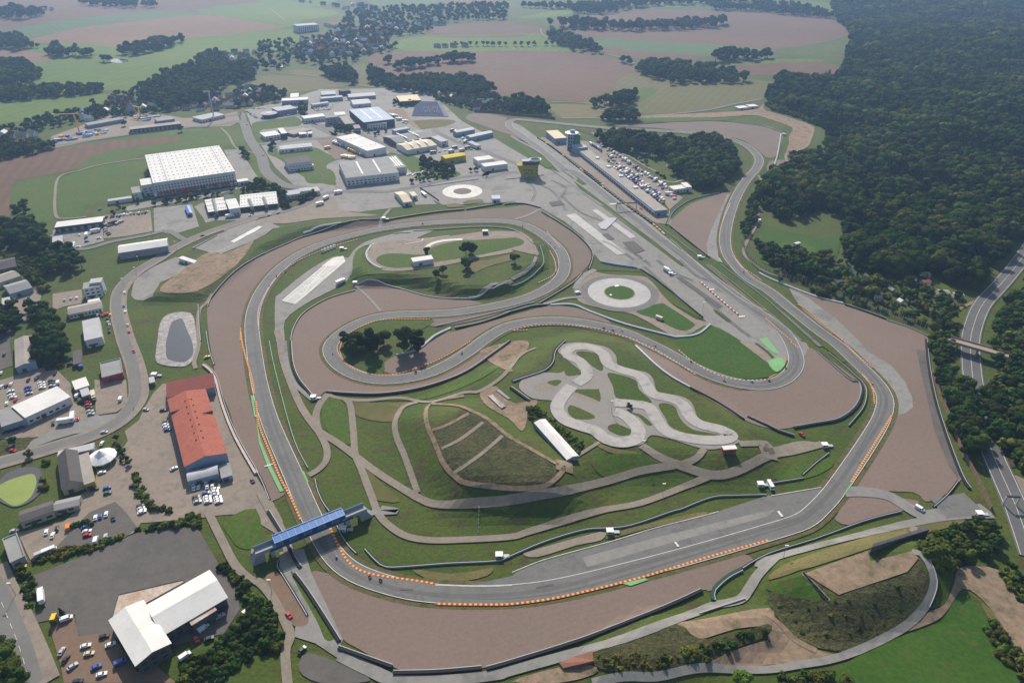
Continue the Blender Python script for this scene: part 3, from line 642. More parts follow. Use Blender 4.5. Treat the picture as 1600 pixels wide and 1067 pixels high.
for a_, b_ in zip(_cl[::2], _cl[1::2]):
    t_ = (b_ - a_).normalized(); n_ = Vector((-t_.y, t_.x)) * .1; z_ = LIFT[0] + .01; k_ = len(V_)
    V_ += [(*(a_ - n_), z_), (*(b_ - n_), z_), (*(b_ + n_), z_), (*(a_ + n_), z_)]; F_.append([k_ + 3, k_ + 2, k_ + 1, k_])
struct(mesh_obj('dashed_line', V_, F_, M['line']))
# ---- kerbs: striped, slightly raised
M['kred'] = mat('kerb_red', (.36,.085,.04)); M['kyel'] = mat('kerb_yellow', (.62,.36,.13)); M['kwhite'] = mat('kerb_white', (.55,.53,.50)); M['kdark'] = mat('kerb_brown', (.35,.10,.05))
def kerb(s, w=1.7, ma='kred', mb='kyel', step=1.25):
    C = resample(centre(s), step); V, F, fm = [], [], []; z = TL + .05
    for i in range(len(C) - 1):
        a, b = C[i], C[i + 1]; t = (b - a).normalized(); n = Vector((-t.y, t.x)) * w / 2; k = len(V)
        h = hz(a.x, a.y) + z + (.06 if i % 2 else .02)
        V += [(*(a - n), h - .1), (*(b - n), h - .1), (*(b + n), h - .1), (*(a + n), h - .1), (*(a - n * .8), h), (*(b - n * .8), h), (*(b + n * .8), h), (*(a + n * .8), h)]
        F += [[k+4, k+5, k+6, k+7], [k, k+1, k+5, k+4], [k+2, k+3, k+7, k+6], [k+1, k+2, k+6, k+5], [k+3, k, k+4, k+7]]; fm += [i % 2] * 5
    o = struct(mesh_obj('kerb', V, F, None, mats=[M[ma], M[mb]], fm=fm)); return o
for s_ in ('@13 650,385 800,405 1000,432 1120,452'.replace('650,385', '460,95 500,180 560,290 620,350 700,385'),
           '@13 1120,577 1400,582 1600,578 @23 0,577 250,545 500,490 700,440 900,385 1200,292 1600,180',
           '@02 1505,-60 1520,40 1575,230 1590,330', '@12 0,370 20,520 90,700 150,850 210,960 260,1067 @13 280,50',
           '@32 775,460 690,600 600,745 520,880'):
    kerb(s_, 1.35)
for s_ in ('@01 1502,1067 1506,985', '@12 540,0 525,60 560,140 650,190 780,212 900,200 1060,150 1200,85 1340,0', '@11 540,1055 620,995 760,940 900,932 1085,930',
           '@32 470,0 560,90 650,165', '@31 180,835 250,880 360,975 470,1067', '@32 135,0 190,42', '@31 -20,920 70,1000 150,1067', '@32 95,95 118,110 110,130',
           '@32 0,232 50,205', '@32 580,200 620,240 655,310 665,390', '@22 0,-65 100,-72'):
    kerb(s_, 1.0)
for s_ in ('@21 0,1000 150,970 350,968 550,995 720,1045 800,1070', '@22 780,0 900,55 1050,145 1150,212', '@22 1035,50 1120,120 1250,195 1400,240 1600,240',
           '@11 20,1000 12,920 30,830 110,690 230,585 400,505 550,455 640,430', '@21 215,380 300,480', '@21 235,500 265,560 275,620 250,660 160,705',
           '@21 1365,205 1320,310 1300,380 1295,450', '@21 1385,530 1430,600 1520,660 1560,690'):
    kerb(s_, .85, 'kred', 'kwhite', 1.5)

# skid marks and patch repairs on the paved apron
for x0, y0, x1, y1, x2, y2 in ((300,150,420,260,600,330), (150,80,260,140,330,250), (700,480,820,560,860,600), (820,600,930,700,1100,860), (900,560,1010,640,1130,690), (560,440,640,480,760,560), (90,60,140,130,120,190), (1200,800,1340,930,1480,1040), (240,60,330,110,300,170), (1040,560,1150,660,1260,700)):
    C = centre('@21 %d,%d %d,%d %d,%d' % (x0, y0, x1, y1, x2, y2)); ribbon('skid_mark', C, .7, 'rubber'); ribbon('skid_mark', offset(C, 1.9), .5, 'rubber')
for q_ in ('@21 690,450 760,440 830,500 770,520', '@21 230,200 300,190 330,215 250,225', '@21 560,400 600,395 640,430 600,436', '@23 150,470 260,450 262,462 152,482', '@13 900,480 980,484 980,496 900,492'): quad('asphalt_patch', q_, 'dark')
# ================================================================ BUILDERS
def MB():
    return {'v': [], 'f': [], 'm': []}
def box(mb, x0, x1, y0, y1, z0, z1, mi=0):
    k = len(mb['v']); mb['v'] += [(x, y, z) for z in (z0, z1) for (x, y) in ((x0, y0), (x1, y0), (x1, y1), (x0, y1))]
    mb['f'] += [(k+3,k+2,k+1,k), (k+4,k+5,k+6,k+7), (k,k+1,k+5,k+4), (k+1,k+2,k+6,k+5), (k+2,k+3,k+7,k+6), (k+3,k,k+4,k+7)]; mb['m'] += [mi] * 6
def prism(mb, prof, a, b, axis='y', mi=0):
    """extrude an (u,z) profile (CCW seen from -axis) from a to b"""
    k = len(mb['v']); n = len(prof)
    for t in (a, b): mb['v'] += [((u, t, z) if axis == 'y' else (t, u, z)) for u, z in prof]
    for i in range(n):
        j = (i + 1) % n; mb['f'].append((k + i, k + j, k + n + j, k + n + i) if axis == 'y' else (k + j, k + i, k + n + i, k + n + j))
    mb['f'] += [tuple(k + i for i in range(n))[::-1] if axis == 'y' else tuple(k + i for i in range(n)), tuple(k + n + i for i in range(n)) if axis == 'y' else tuple(k + n + i for i in range(n))[::-1]]
    mb['m'] += [mi] * (n + 2)
def tube(mb, p, q, r0, r1=None, n=6, mi=0):
    p, q = Vector(p), Vector(q); r1 = r0 if r1 is None else r1; d = (q - p).normalized(); u = d.orthogonal().normalized(); w = d.cross(u); k = len(mb['v'])
    for c, r in ((p, r0), (q, r1)):
        for i in range(n):
            a = 2 * math.pi * i / n; mb['v'].append(tuple(c + (u * math.cos(a) + w * math.sin(a)) * r))
    for i in range(n): j = (i + 1) % n; mb['f'].append((k + i, k + j, k + n + j, k + n + i))
    mb['f'] += [tuple(k + i for i in range(n))[::-1], tuple(k + n + i for i in range(n))]; mb['m'] += [mi] * (n + 2)
def build(mb, name, m, parent=None, stuff=False, smooth=False):
    ms = m if isinstance(m, list) else [m]
    o = mesh_obj(name, mb['v'], mb['f'], None, parent, mats=[M[q] if isinstance(q, str) else q for q in ms], fm=mb['m'], smooth=smooth)
    if stuff: o['kind'] = 'stuff'
    return o
def cm(n, c, r=.7, **k): M[n] = mat(n, c, rough=r, **k)
M['w_white'] = mat('white_wall', (.66,.66,.66), (.55,.56,.57), .2, fine=(.8,.05)); M['w_grey'] = mat('grey_wall', (.30,.31,.34), (.26,.27,.30), .2, fine=(.8,.06))
M['w_blue'] = mat('blue_grey_wall', (.27,.34,.46), (.23,.30,.42), .2, fine=(.8,.05)); M['w_beige'] = mat('beige_wall', (.45,.39,.31), (.37,.32,.26), .2, fine=(.8,.07))
M['w_lilac'] = mat('lilac_grey_wall', (.33,.31,.36), (.28,.27,.31), .2, fine=(.8,.05)); M['w_dark'] = mat('dark_wall', (.07,.07,.08), (.11,.10,.11), .3)
M['w_red'] = mat('red_wall', (.45,.06,.05), (.38,.05,.05), .3); M['w_yellow'] = mat('yellow_wall', (.42,.34,.03), (.34,.28,.03), .3); M['w_brick'] = mat('brick_wall', (.25,.12,.08), (.2,.1,.07), .3, fine=(1.5,.2))
M['r_white'] = mat('white_roof', (.72,.71,.68), (.60,.59,.57), .07, fine=(.5,.06)); M['r_grey'] = mat('grey_roof', (.30,.30,.30), (.24,.24,.24), .07, fine=(.5,.08))
M['r_light'] = mat('light_grey_roof', (.46,.46,.48), (.38,.38,.40), .07, fine=(.5,.08)); M['r_dark'] = mat('dark_roof', (.085,.08,.085), (.12,.11,.11), .07, fine=(.5,.12))
M['r_tan'] = mat('tan_roof', (.36,.33,.29), (.27,.25,.23), .08, fine=(.6,.12)); M['r_blue'] = mat('pale_blue_roof', (.47,.54,.64), (.40,.46,.55), .07, fine=(.5,.05))
M['r_red'] = mat('rust_red_sheet_roof', (.40,.125,.085), (.31,.10,.07), .12, fine=(.8,.12), c3=(.24,.09,.07), wave=(0,1.6,.10,.6)); M['r_brown'] = mat('red_brown_roof', (.20,.055,.045), (.16,.05,.04), .1, fine=(.8,.08))
M['r_yellow'] = mat('yellow_roof', (.78,.60,.05), (.70,.52,.05), .1, fine=(.6,.05)); M['r_cream'] = mat('cream_roof', (.70,.60,.42), (.62,.54,.40), .08, fine=(.5,.08)); M['r_tile'] = mat('clay_tile_roof', (.24,.085,.05), (.17,.07,.045), .3, fine=(1,.15), objvar=.25)
M['r_orange'] = mat('stained_white_roof', (.55,.50,.44), (.36,.24,.16), .12, fine=(.6,.25))
cm('glass', (.03,.04,.055), .15, spec=.6); cm('metal', (.42,.44,.46), .5); cm('black', (.018,.018,.02), .8); cm('tyre', (.022,.022,.026), .9)
cm('rail', (.34,.36,.38), .5); cm('bluepaint', (.04,.13,.36), .5); cm('bluelight', (.18,.36,.62), .5); cm('bluedark', (.025,.075,.25), .5); cm('pale', (.55,.58,.62), .6); cm('wood', (.26,.15,.10), .8)
cm('redpaint', (.5,.05,.03), .5); cm('greenpaint', (.03,.20,.10), .5); cm('yellowpaint', (.75,.48,.04), .5); cm('orangepaint', (.75,.20,.02), .5); cm('conc', (.36,.35,.33), .85); cm('awhite', (.82,.82,.80), .6)
WIN_H = 1.3
def building(name, label, s, h, roof, wall, roofm, cat='building', rows=0, sp=3.2, skip=0, vents=None, strips=0, dock=0, over=.25, group=None, side_rows=None, parapet=0.0, vent_part=False):
    P = pts(s); A, B, C = (at(p[0], p[1], h) for p in P[:3]); A, B, C = A.xy, B.xy, C.xy
    if (A - B).length > 1.3 * (C - B).length:
        n = (A - B).normalized(); u = Vector((n.y, -n.x)); L = (C - B).dot(u)
        if L < 0: u = -u; L = -L
        C = B + u * L; W = (A - B).length
    u = (C - B); L = u.length; u.normalize(); n = Vector((-u.y, u.x)); W = (A - B).dot(n)
    if W < 0: n = -n; W = -W
    W = max(W, 3.0); c = B + u * L / 2 + n * W / 2; z0 = min(hz(*(c + u * L * a + n * W * b)) for a in (-.5, .5) for b in (-.5, .5))
    t = empty(name, (c.x, c.y, z0), math.atan2(u.y, u.x)); tag(t, label, cat, group); x, y = L / 2, W / 2
    rise = {'flat': 0, 'gx': min(W * .12, 3), 'gy': min(L * .12, 3), 'sx': min(W * .36, 4), 'sy': min(L * .36, 4), 'bx': min(W * .14, 3)}[roof]
    he = h - (rise * .5 if roof != 'flat' else 0); e = over
    mb = MB(); box(mb, -x, x, -y, y, -1.5, he)
    if roof in ('gx', 'sx', 'bx'): prism(mb, [(-y, he), (y, he), (0, he + rise)], -x, x, 'x')
    if roof in ('gy', 'sy'): prism(mb, [(-x, he), (x, he), (0, he + rise)], -y, y, 'y')
    build(mb, 'wall', wall, t)
    mb = MB(); d = .25
    if roof == 'flat':
        box(mb, -x - e, x + e, -y - e, y + e, he + .003, he + d)
        if parapet:
            for q in ((-x-e, x+e, -y-e, -y-e+.5), (-x-e, x+e, y+e-.5, y+e), (-x-e, -x-e+.5, -y-e+.5, y+e-.5), (x+e-.5, x+e, -y-e+.5, y+e-.5)): box(mb, *q, he + d + .003, he + d + parapet)
    elif roof in ('gx', 'sx'):
        k = rise / y; prism(mb, [(-y - e, he - e * k + .05), (0, he + rise + .05), (y + e, he - e * k + .05), (y + e, he - e * k + .3), (0, he + rise + .3), (-y - e, he - e * k + .3)], -x - e, x + e, 'x')
    elif roof in ('gy', 'sy'):
        k = rise / x; prism(mb, [(-x - e, he - e * k + .05), (0, he + rise + .05), (x + e, he - e * k + .05), (x + e, he - e * k + .3), (0, he + rise + .3), (-x - e, he - e * k + .3)], -y - e, y + e, 'y')
    else:
        pr = [(-y - e + (2 * y + 2 * e) * i / 10, he + rise * 1.1 * math.sin(math.pi * i / 10) + .1) for i in range(11)]
        prism(mb, pr + [(a, b + .2) for a, b in pr[::-1]], -x - e, x + e, 'x')
    rf = build(mb, 'roof', roofm, t)
    def rz_(px, py):
        if roof in ('gx', 'sx', 'bx'): return he + rise * (1 - abs(py) / y) + .3
        if roof in ('gy', 'sy'): return he + rise * (1 - abs(px) / x) + .3
        return he + d
    if vents:
        mb = MB(); nx_, ny_ = vents
        for i in range(nx_):
            for j in range(ny_):
                px, py = -x + L * (i + .5) / nx_, -y + W * (j + .5) / ny_; zz = rz_(px, py); box(mb, px - .7, px + .7, py - .7, py + .7, zz - .4, zz + .55)
        build(mb, 'roof_lights', 'pale', t, stuff=True)
    for i in range(strips):
        mb = MB(); px = -x + L * (i + 1) / (strips + 1); zz = max(rz_(px, -y * .8), rz_(px, y * .8), rz_(px, 0)); box(mb, px - .8, px + .8, -y * .75, y * .75, zz - .5, zz + .35); build(mb, 'skylight', 'awhite', rf)
    if rows:
        mb = MB(); sr = side_rows if side_rows is not None else rows
        for r_ in range(rows):
            zz = 1.4 + r_ * 3.1
            if zz + WIN_H > he - .2: break
            q = -x + sp / 2 + .4
            while q < x - sp / 2:
                if not (skip and int((q + x) / sp) % skip == 0): box(mb, q - sp * .27, q + sp * .27, -y - .06, -y + .1, zz, zz + WIN_H)
                q += sp
            if r_ < sr:
                q = -y + sp / 2 + .5
                while q < y - sp / 2:
                    for sx in (-1, 1): box(mb, sx * x - .08, sx * x + .08, q - sp * .27, q + sp * .27, zz, zz + WIN_H)
                    q += sp
        if mb['f']: build(mb, 'windows', 'glass', t, stuff=True)
    if dock:
        mb = MB(); q = -x + 3
        while q < x - 3: box(mb, q - 1.6, q + 1.6, -y - .12, -y + .1, .3, 3.8); q += dock
        build(mb, 'dock_doors', 'w_grey', t, stuff=True)
    else:
        mb = MB(); box(mb, -x * .3 - 1.4, -x * .3 + 1.4, -y - .09, -y + .1, 0, min(3.0, he * .7)); build(mb, 'door', 'w_dark', t)
    t['_h'] = he; return t, x, y, he
# ---------------------------------------------------------------- vehicles
CARCOL = {'w': (.78,.78,.78), 's': (.45,.46,.48), 'k': (.035,.037,.045), 'b': (.04,.10,.35), 'r': (.45,.03,.025), 'y': (.75,.50,.05), 'g': (.05,.12,.08), 'o': (.75,.22,.02), 'c': (.62,.56,.40), 't': (.04,.25,.30)}
CN = {'w': 'white', 's': 'silver', 'k': 'black', 'b': 'blue', 'r': 'red', 'y': 'yellow', 'g': 'dark green', 'o': 'orange', 'c': 'cream', 't': 'teal'}
for k_, c_ in CARCOL.items(): M['car_' + k_] = mat('car_paint_' + CN[k_].replace(' ', '_'), c_, rough=.3, spec=.5)
VM = {}
def vmesh(kind, col, what):
    key = (kind, col, what)
    if key in VM: return VM[key]
    mb = MB(); mats = ['car_' + col]
    if what in ('body', 'all'):
        if kind == 'car':
            prism(mb, [(-2.2,.35),(2.15,.35),(2.2,.65),(2.0,.82),(1.05,.95),(-1.35,1.0),(-2.15,.95),(-2.25,.6)], -.88, .88, 'y')
            prism(mb, [(-1.7,.98),(.95,.94),(.35,1.42),(-1.2,1.45)], -.74, .74, 'y', 0)
        elif kind == 'van':
            prism(mb, [(-2.6,.4),(2.5,.4),(2.6,.9),(2.3,1.2),(1.6,1.25),(1.15,2.1),(-2.55,2.15),(-2.65,1.0)], -1.0, 1.0, 'y')
        elif kind == 'camper':
            prism(mb, [(-3.3,.45),(3.2,.45),(3.3,1.2),(2.5,1.9),(2.7,2.8),(-3.3,2.85)], -1.1, 1.1, 'y')
        elif kind == 'truck':
            box(mb, -4.6, 2.6, -1.25, 1.25, 1.1, 3.7); box(mb, 2.8, 4.7, -1.2, 1.2, .6, 3.1)
            box(mb, -4.4, 4.4, -.6, .6, .55, 1.098)
        elif kind == 'bus':
            prism(mb, [(-6,.4),(5.9,.4),(6,1.5),(5.7,3.1),(-5.9,3.15),(-6,1.4)], -1.25, 1.25, 'y')
    def glass(mi):
        if kind == 'car':
            box(mb, -1.25, .4, -.76, -.73, 1.03, 1.33, mi); box(mb, -1.25, .4, .73, .76, 1.03, 1.33, mi)
            k = len(mb['v']); mb['v'] += [(.97,-.66,.97),(.97,.66,.97),(.42,.62,1.41),(.42,-.62,1.41), (-1.72,-.66,1.03),(-1.72,.66,1.03),(-1.25,.62,1.42),(-1.25,-.62,1.42)]; mb['f'] += [(k,k+1,k+2,k+3), (k+5,k+4,k+7,k+6)]; mb['m'] += [mi] * 2
        elif kind == 'van':
            k = len(mb['v']); mb['v'] += [(1.62,-.85,1.3),(1.62,.85,1.3),(1.2,.8,2.05),(1.2,-.8,2.05)]; mb['f'] += [(k,k+1,k+2,k+3)]; mb['m'] += [mi]
            box(mb, .3, 1.15, -1.02, -.99, 1.25, 1.85, mi); box(mb, .3, 1.15, .99, 1.02, 1.25, 1.85, mi)
        elif kind == 'camper': box(mb, 2.3, 3.05, -.95, .95, 1.45, 1.95, mi); box(mb, -1.5, 0, -1.13, 1.13, 1.5, 2.1, mi)
        elif kind == 'truck': box(mb, 4.69, 4.74, -1.05, 1.05, 1.9, 2.8, mi); box(mb, 3.6, 4.5, -1.22, 1.22, 1.9, 2.7, mi)
        elif kind == 'bus': box(mb, -5.5, 5.2, -1.28, 1.28, 1.7, 2.6, mi); box(mb, 5.6, 5.93, -1.1, 1.1, 1.4, 2.7, mi)
    def wheels(mi, which=None):
        xs = {'car': (1.35, -1.35), 'van': (1.6, -1.6), 'camper': (2.1, -1.8), 'truck': (3.5, -2.6, -3.8), 'bus': (3.8, -3.4)}[kind]; r = .33 if kind == 'car' else .42
        hw = {'car': .86, 'van': .95, 'camper': 1.05}.get(kind, 1.2)
        for x_ in xs:
            for s_ in (-1, 1): tube(mb, (x_, s_ * (hw - .2), r), (x_, s_ * (hw + .03), r), r, n=8, mi=mi)
    if what == 'glass': glass(0); mats = ['glass']
    if what == 'wheel':
        r = .33 if kind == 'car' else .42; tube(mb, (0, -.12, 0), (0, .12, 0), r, n=8); mats = ['tyre']
    if what == 'all': glass(1); wheels(2); mats += ['glass', 'tyre']
    me = bpy.data.meshes.new(kind + '_' + what); me.from_pydata(mb['v'], [], mb['f'])
    for q in mats: me.materials.append(M[q])
    me.polygons.foreach_set('material_index', mb['m']); me.update(); VM[key] = me; return me
KN = {'car': 'parked_car', 'van': 'van', 'camper': 'camper_van', 'truck': 'lorry', 'bus': 'coach'}
NV = [0]
def vehicle(px, py, ang, col, label, group, kind='car', parts=False, name=None):
    p = at(px, py); q = at(px + 3 * math.cos(R(ang)), py - 3 * math.sin(R(ang))); rz = math.atan2(q.y - p.y, q.x - p.x)
    p.z += .3; NV[0] += 1; nm = name or KN[kind]; cat = {'car': 'car', 'van': 'van', 'camper': 'camper van', 'truck': 'lorry', 'bus': 'coach'}[kind]
    if not parts:
        o = bpy.data.objects.new(nm, vmesh(kind, col, 'all')); COL.objects.link(o); o.location = p; o.rotation_euler = (0, 0, rz); tag(o, label, cat, group); return o
    t = empty(nm, p, rz); tag(t, label, cat, group)
    for w in ('body', 'glass'):
        o = bpy.data.objects.new({'body': 'body', 'glass': 'window'}[w], vmesh(kind, col, w)); COL.objects.link(o); o.parent = t
    xs = {'car': (1.35, -1.35), 'van': (1.6, -1.6), 'camper': (2.1, -1.8), 'truck': (3.5, -3.2), 'bus': (3.8, -3.4)}[kind]; hw = {'car': .78, 'van': .88, 'camper': 1.0}.get(kind, 1.12); r = .33 if kind == 'car' else .42
    for x_ in xs:
        for s_ in (-1, 1):
            o = bpy.data.objects.new('wheel', vmesh(kind, 'k', 'wheel')); COL.objects.link(o); o.parent = t; o.location = (x_, s_ * hw, r)
    return t
# ---------------------------------------------------------------- trees
leafm = {}
def leafmat(n, c1, c2):
    leafm[n] = mat(n, c1, c2, .9, rough=.95, fine=(1.2, .35), objvar=.45, spec=.03)
leafmat('leaf_dark', (.020,.044,.009), (.034,.060,.012)); leafmat('leaf_mid', (.038,.070,.011), (.056,.082,.016)); leafmat('leaf_bright', (.070,.115,.014), (.090,.115,.022))
leafmat('leaf_conifer', (.014,.034,.011), (.024,.046,.014)); leafmat('leaf_yellow', (.15,.15,.016), (.10,.11,.018)); leafmat('leaf_bush', (.058,.092,.014), (.085,.098,.02))
M['bark'] = mat('bark', (.09,.07,.05))
_t = (1 + 5 ** .5) / 2
ICO_V = np.array([(-1,_t,0),(1,_t,0),(-1,-_t,0),(1,-_t,0),(0,-1,_t),(0,1,_t),(0,-1,-_t),(0,1,-_t),(_t,0,-1),(_t,0,1),(-_t,0,-1),(-_t,0,1)], float); ICO_V /= np.linalg.norm(ICO_V[0])
ICO_F = [(0,11,5),(0,5,1),(0,1,7),(0,7,10),(0,10,11),(1,5,9),(5,11,4),(11,10,2),(10,7,6),(7,1,8),(3,9,4),(3,4,2),(3,2,6),(3,6,8),(3,8,9),(4,9,5),(2,4,11),(6,2,10),(8,6,7),(9,8,1)]
def subdiv(V, F):
    V = [tuple(v) for v in V]; c = {}; out = []
    def mid(a, b):
        k = (min(a, b), max(a, b))
        if k not in c:
            m = np.array(V[a]) + np.array(V[b]); m /= np.linalg.norm(m); c[k] = len(V); V.append(tuple(m))
        return c[k]
    for a, b, d in F:
        x, y, z = mid(a, b), mid(b, d), mid(d, a); out += [(a, x, z), (b, y, x), (d, z, y), (x, y, z)]
    return np.array(V), out
ICO1 = subdiv(ICO_V, ICO_F)
def crown(seed, kind, lobes, leaves):
    r = np.random.default_rng(seed); V, F = [], []
    if kind == 'conifer':
        hgt, rad = 12.0, 2.3
        for k in range(7):
            z0 = 1.5 + k * 1.5; rr = rad * (1 - k / 7.5); n = 9; b = len(V)
            for i in range(n):
                a = 2 * math.pi * (i + r.random() * .6) / n; q = rr * r.uniform(.6, 1.15); V.append((q * math.cos(a), q * math.sin(a), z0 + r.uniform(-.35, .3)))
            V.append((r.normal(0, .08), r.normal(0, .08), z0 + 2.7 - k * .1))
            for i in range(n): F.append((b + i, b + (i + 1) % n, b + n))
        for _ in range(leaves):
            z = r.uniform(1.2, 11); rr = rad * (1 - (z - 1) / 11.5) * r.uniform(.8, 1.2); a = r.uniform(0, 6.283); s = .55
            c = np.array((rr * math.cos(a), rr * math.sin(a), z)); d = r.normal(0, 1, (3, 3)) * s; b = len(V); V += [tuple(c + q) for q in d]; F.append((b, b + 1, b + 2))
        return V, F
    H, RX = 7.2, 4.3
    if kind == 'bush': H, RX = 2.6, 2.6
    if kind == 'tall': H, RX = 10.5, 3.6
    cz = H * .5 + (1.1 if kind != 'bush' else -.4); ls = []
    for k in range(lobes):
        a = 2.4 * k + r.uniform(0, .8); f = math.sqrt((k + .5) / lobes) * .68; z = r.uniform(-.8, .75) * (1 - f * .35)
        c = np.array((RX * f * math.cos(a), RX * f * math.sin(a), cz + z * H * .5)); q = RX * r.uniform(.34, .56) * (1.05 - .25 * f)
        ls.append((c, q)); b = len(V); IV, IF = ICO1
        for v in IV:
            n_ = 1 + .22 * math.sin(v[0] * 5 + seed + k) * math.sin(v[1] * 6 + k) + r.normal(0, .07); w = v * q * n_ * np.array((1, 1, .82)); V.append(tuple(c + w))
        F += [tuple(b + i for i in f_) for f_ in IF]
    for _ in range(leaves):
        c, q = ls[r.integers(len(ls))]; v = r.normal(0, 1, 3); v /= np.linalg.norm(v)
        if v[2] < -.3: v[2] *= -1
        p = c + v * q * r.uniform(.95, 1.25) * np.array((1, 1, .85)); s = r.uniform(.22, .48); t1 = np.cross(v, r.normal(0, 1, 3)); t1 /= np.linalg.norm(t1) + 1e-9; t2 = np.cross(v, t1) + v * r.uniform(-.5, .5)
        b = len(V); V += [tuple(p - t1 * s - t2 * s * .6), tuple(p + t1 * s), tuple(p + t2 * s)]; F.append((b, b + 1, b + 2))
    return V, F
def trunk_mesh(kind):
    mb = MB(); h = {'conifer': 9, 'bush': .9, 'tall': 7}.get(kind, 5.2)
    tube(mb, (0, 0, -.6), (0, 0, h * .55), .30 if kind != 'bush' else .1, .2 if kind != 'bush' else .07, 6)
    tube(mb, (0, 0, h * .5), (.3, .2, h), .2 if kind != 'bush' else .07, .06, 5)
    if kind not in ('conifer', 'bush'):
        for a in (0.3, 2.4, 4.4): tube(mb, (0, 0, h * .5), (1.9 * math.cos(a), 1.9 * math.sin(a), h * 1.05), .13, .05, 5)
    return mb
SPECIES = {'dark': ('leaf_dark', 'round'), 'mid': ('leaf_mid', 'round'), 'bright': ('leaf_bright', 'round'), 'tall': ('leaf_dark', 'tall'), 'con': ('leaf_conifer', 'conifer'), 'bush': ('leaf_bush', 'bush'), 'ybush': ('leaf_yellow', 'bush'), 'dbush': ('leaf_dark', 'bush')}
BASEH = {'round': 8.9, 'tall': 13.3, 'conifer': 12.0, 'bush': 2.7}
TM = {}; KINDS = []; kcol = bpy.data.collections.new('tree_kinds')
def _me(name, V, F, mats, fm=None):
    me = bpy.data.meshes.new(name); me.from_pydata([tuple(map(float, v)) for v in V], [], F)
    for q in mats: me.materials.append(q)
    if fm: me.polygons.foreach_set('material_index', fm)
    me.update(); return me
for si, (sp_, (lm, kd)) in enumerate(SPECIES.items()):
    TM[sp_] = {'trunk': None, 'crowns': [], 'far': []}
    tb = trunk_mesh(kd); TM[sp_]['trunk'] = _me('trunk', tb['v'], tb['f'], [M['bark']])
    for q in range(3):
        V, F = crown(si * 10 + q, kd, 11 if kd != 'bush' else 7, 1000 if kd != 'bush' else 260); TM[sp_]['crowns'].append(_me('crown', V, F, [leafm[lm]]))
        V, F = crown(si * 10 + q + 5, kd, 6 if kd != 'bush' else 4, 170 if kd != 'bush' else 90); k = len(V); V = list(V) + tb['v']; F2 = F + [tuple(k + i for i in f) for f in tb['f']]
        me = _me('tree', V, F2, [leafm[lm], M['bark']], [0] * len(F) + [1] * len(tb['f']))
        o = bpy.data.objects.new('kind_%02d' % len(KINDS), me); kcol.objects.link(o); TM[sp_]['far'].append(len(KINDS)); KINDS.append(o)
for sp_ in SPECIES: BASEH[SPECIES[sp_][1]] = max(v.co.z for me_ in TM[sp_]['crowns'] for v in me_.vertices)
TREES = []     # (x, y, z, species, height, rot, zone)
ZONES = []
def tree(px, py, sp, h, zone): p = at(px, py); TREES.append((p.x, p.y, p.z, sp, h, random.uniform(0, 6.28), zone))
def zone(label, cat='tree', name='broadleaf_tree'): ZONES.append((label, cat, name)); return len(ZONES) - 1
def in_poly(P, X, Y): return sd_poly(P, X, Y) < 0
def wood(z, s, species, space, h0, h1, grow=1.0, jit=.42, clump=0.0, avoid=()):
    P = [at(p[0], p[1]).xy for p in pts(s)]; P = [(p.x, p.y) for p in P]; xs = [p[0] for p in P]; ys = [p[1] for p in P]; y = min(ys)
    X, Y, S = [], [], []
    while y < max(ys):
        k = space * (1 + grow * .4 * max(0, y - 700) / 900); x = min(xs) + random.random() * k
        while x < max(xs):
            X.append(x + random.uniform(-jit, jit) * k); Y.append(y + random.uniform(-jit, jit) * k); S.append(k / space); x += k
        y += k
    if not X: return
    X, Y = np.array(X), np.array(Y); ok = in_poly(P, X, Y)
    for PL, w_, nm_ in ROADLINES:
        if PL[:, 0].max() < min(xs) - 20 or PL[:, 0].min() > max(xs) + 20 or PL[:, 1].max() < min(ys) - 20 or PL[:, 1].min() > max(ys) + 20: continue
        clr0 = w_ / 2 + (7.5 if w_ > 13.5 and nm_ == 'road' else 2.8 if w_ > 5 else 1.0)
        for i_ in range(len(PL) - 1):
            a_, b_ = PL[i_], PL[i_ + 1]; e_ = b_ - a_; t_ = np.clip(((X - a_[0]) * e_[0] + (Y - a_[1]) * e_[1]) / (e_ @ e_ + 1e-9), 0, 1)
            clr = 4.0 if (w_ > 13.5 and nm_ == 'road' and 312 < a_[1] < 398) else clr0
            ok &= (X - a_[0] - t_ * e_[0]) ** 2 + (Y - a_[1] - t_ * e_[1]) ** 2 > clr * clr
    for a in avoid:
        Q = [at(p[0], p[1]).xy for p in pts(a)]; ok &= ~in_poly([(q.x, q.y) for q in Q], X, Y)
    for x, y_, s_, o in zip(X, Y, S, ok):
        if not o: continue
        g = math.sin(x / 47 + 1) * math.sin(y_ / 39) + .5 * math.sin(x / 19 + y_ / 23)
        if clump and random.random() < clump and g < 0: continue
        sp = species[min(len(species) - 1, int(len(species) * min(.999, max(0, .5 + .33 * g + random.uniform(-.28, .28)))))]
        TREES.append((x, y_, hz(x, y_), sp, random.uniform(h0, h1) * (1 + (s_ - 1) * .6) * (1 + .15 * g), random.uniform(0, 6.28), z))
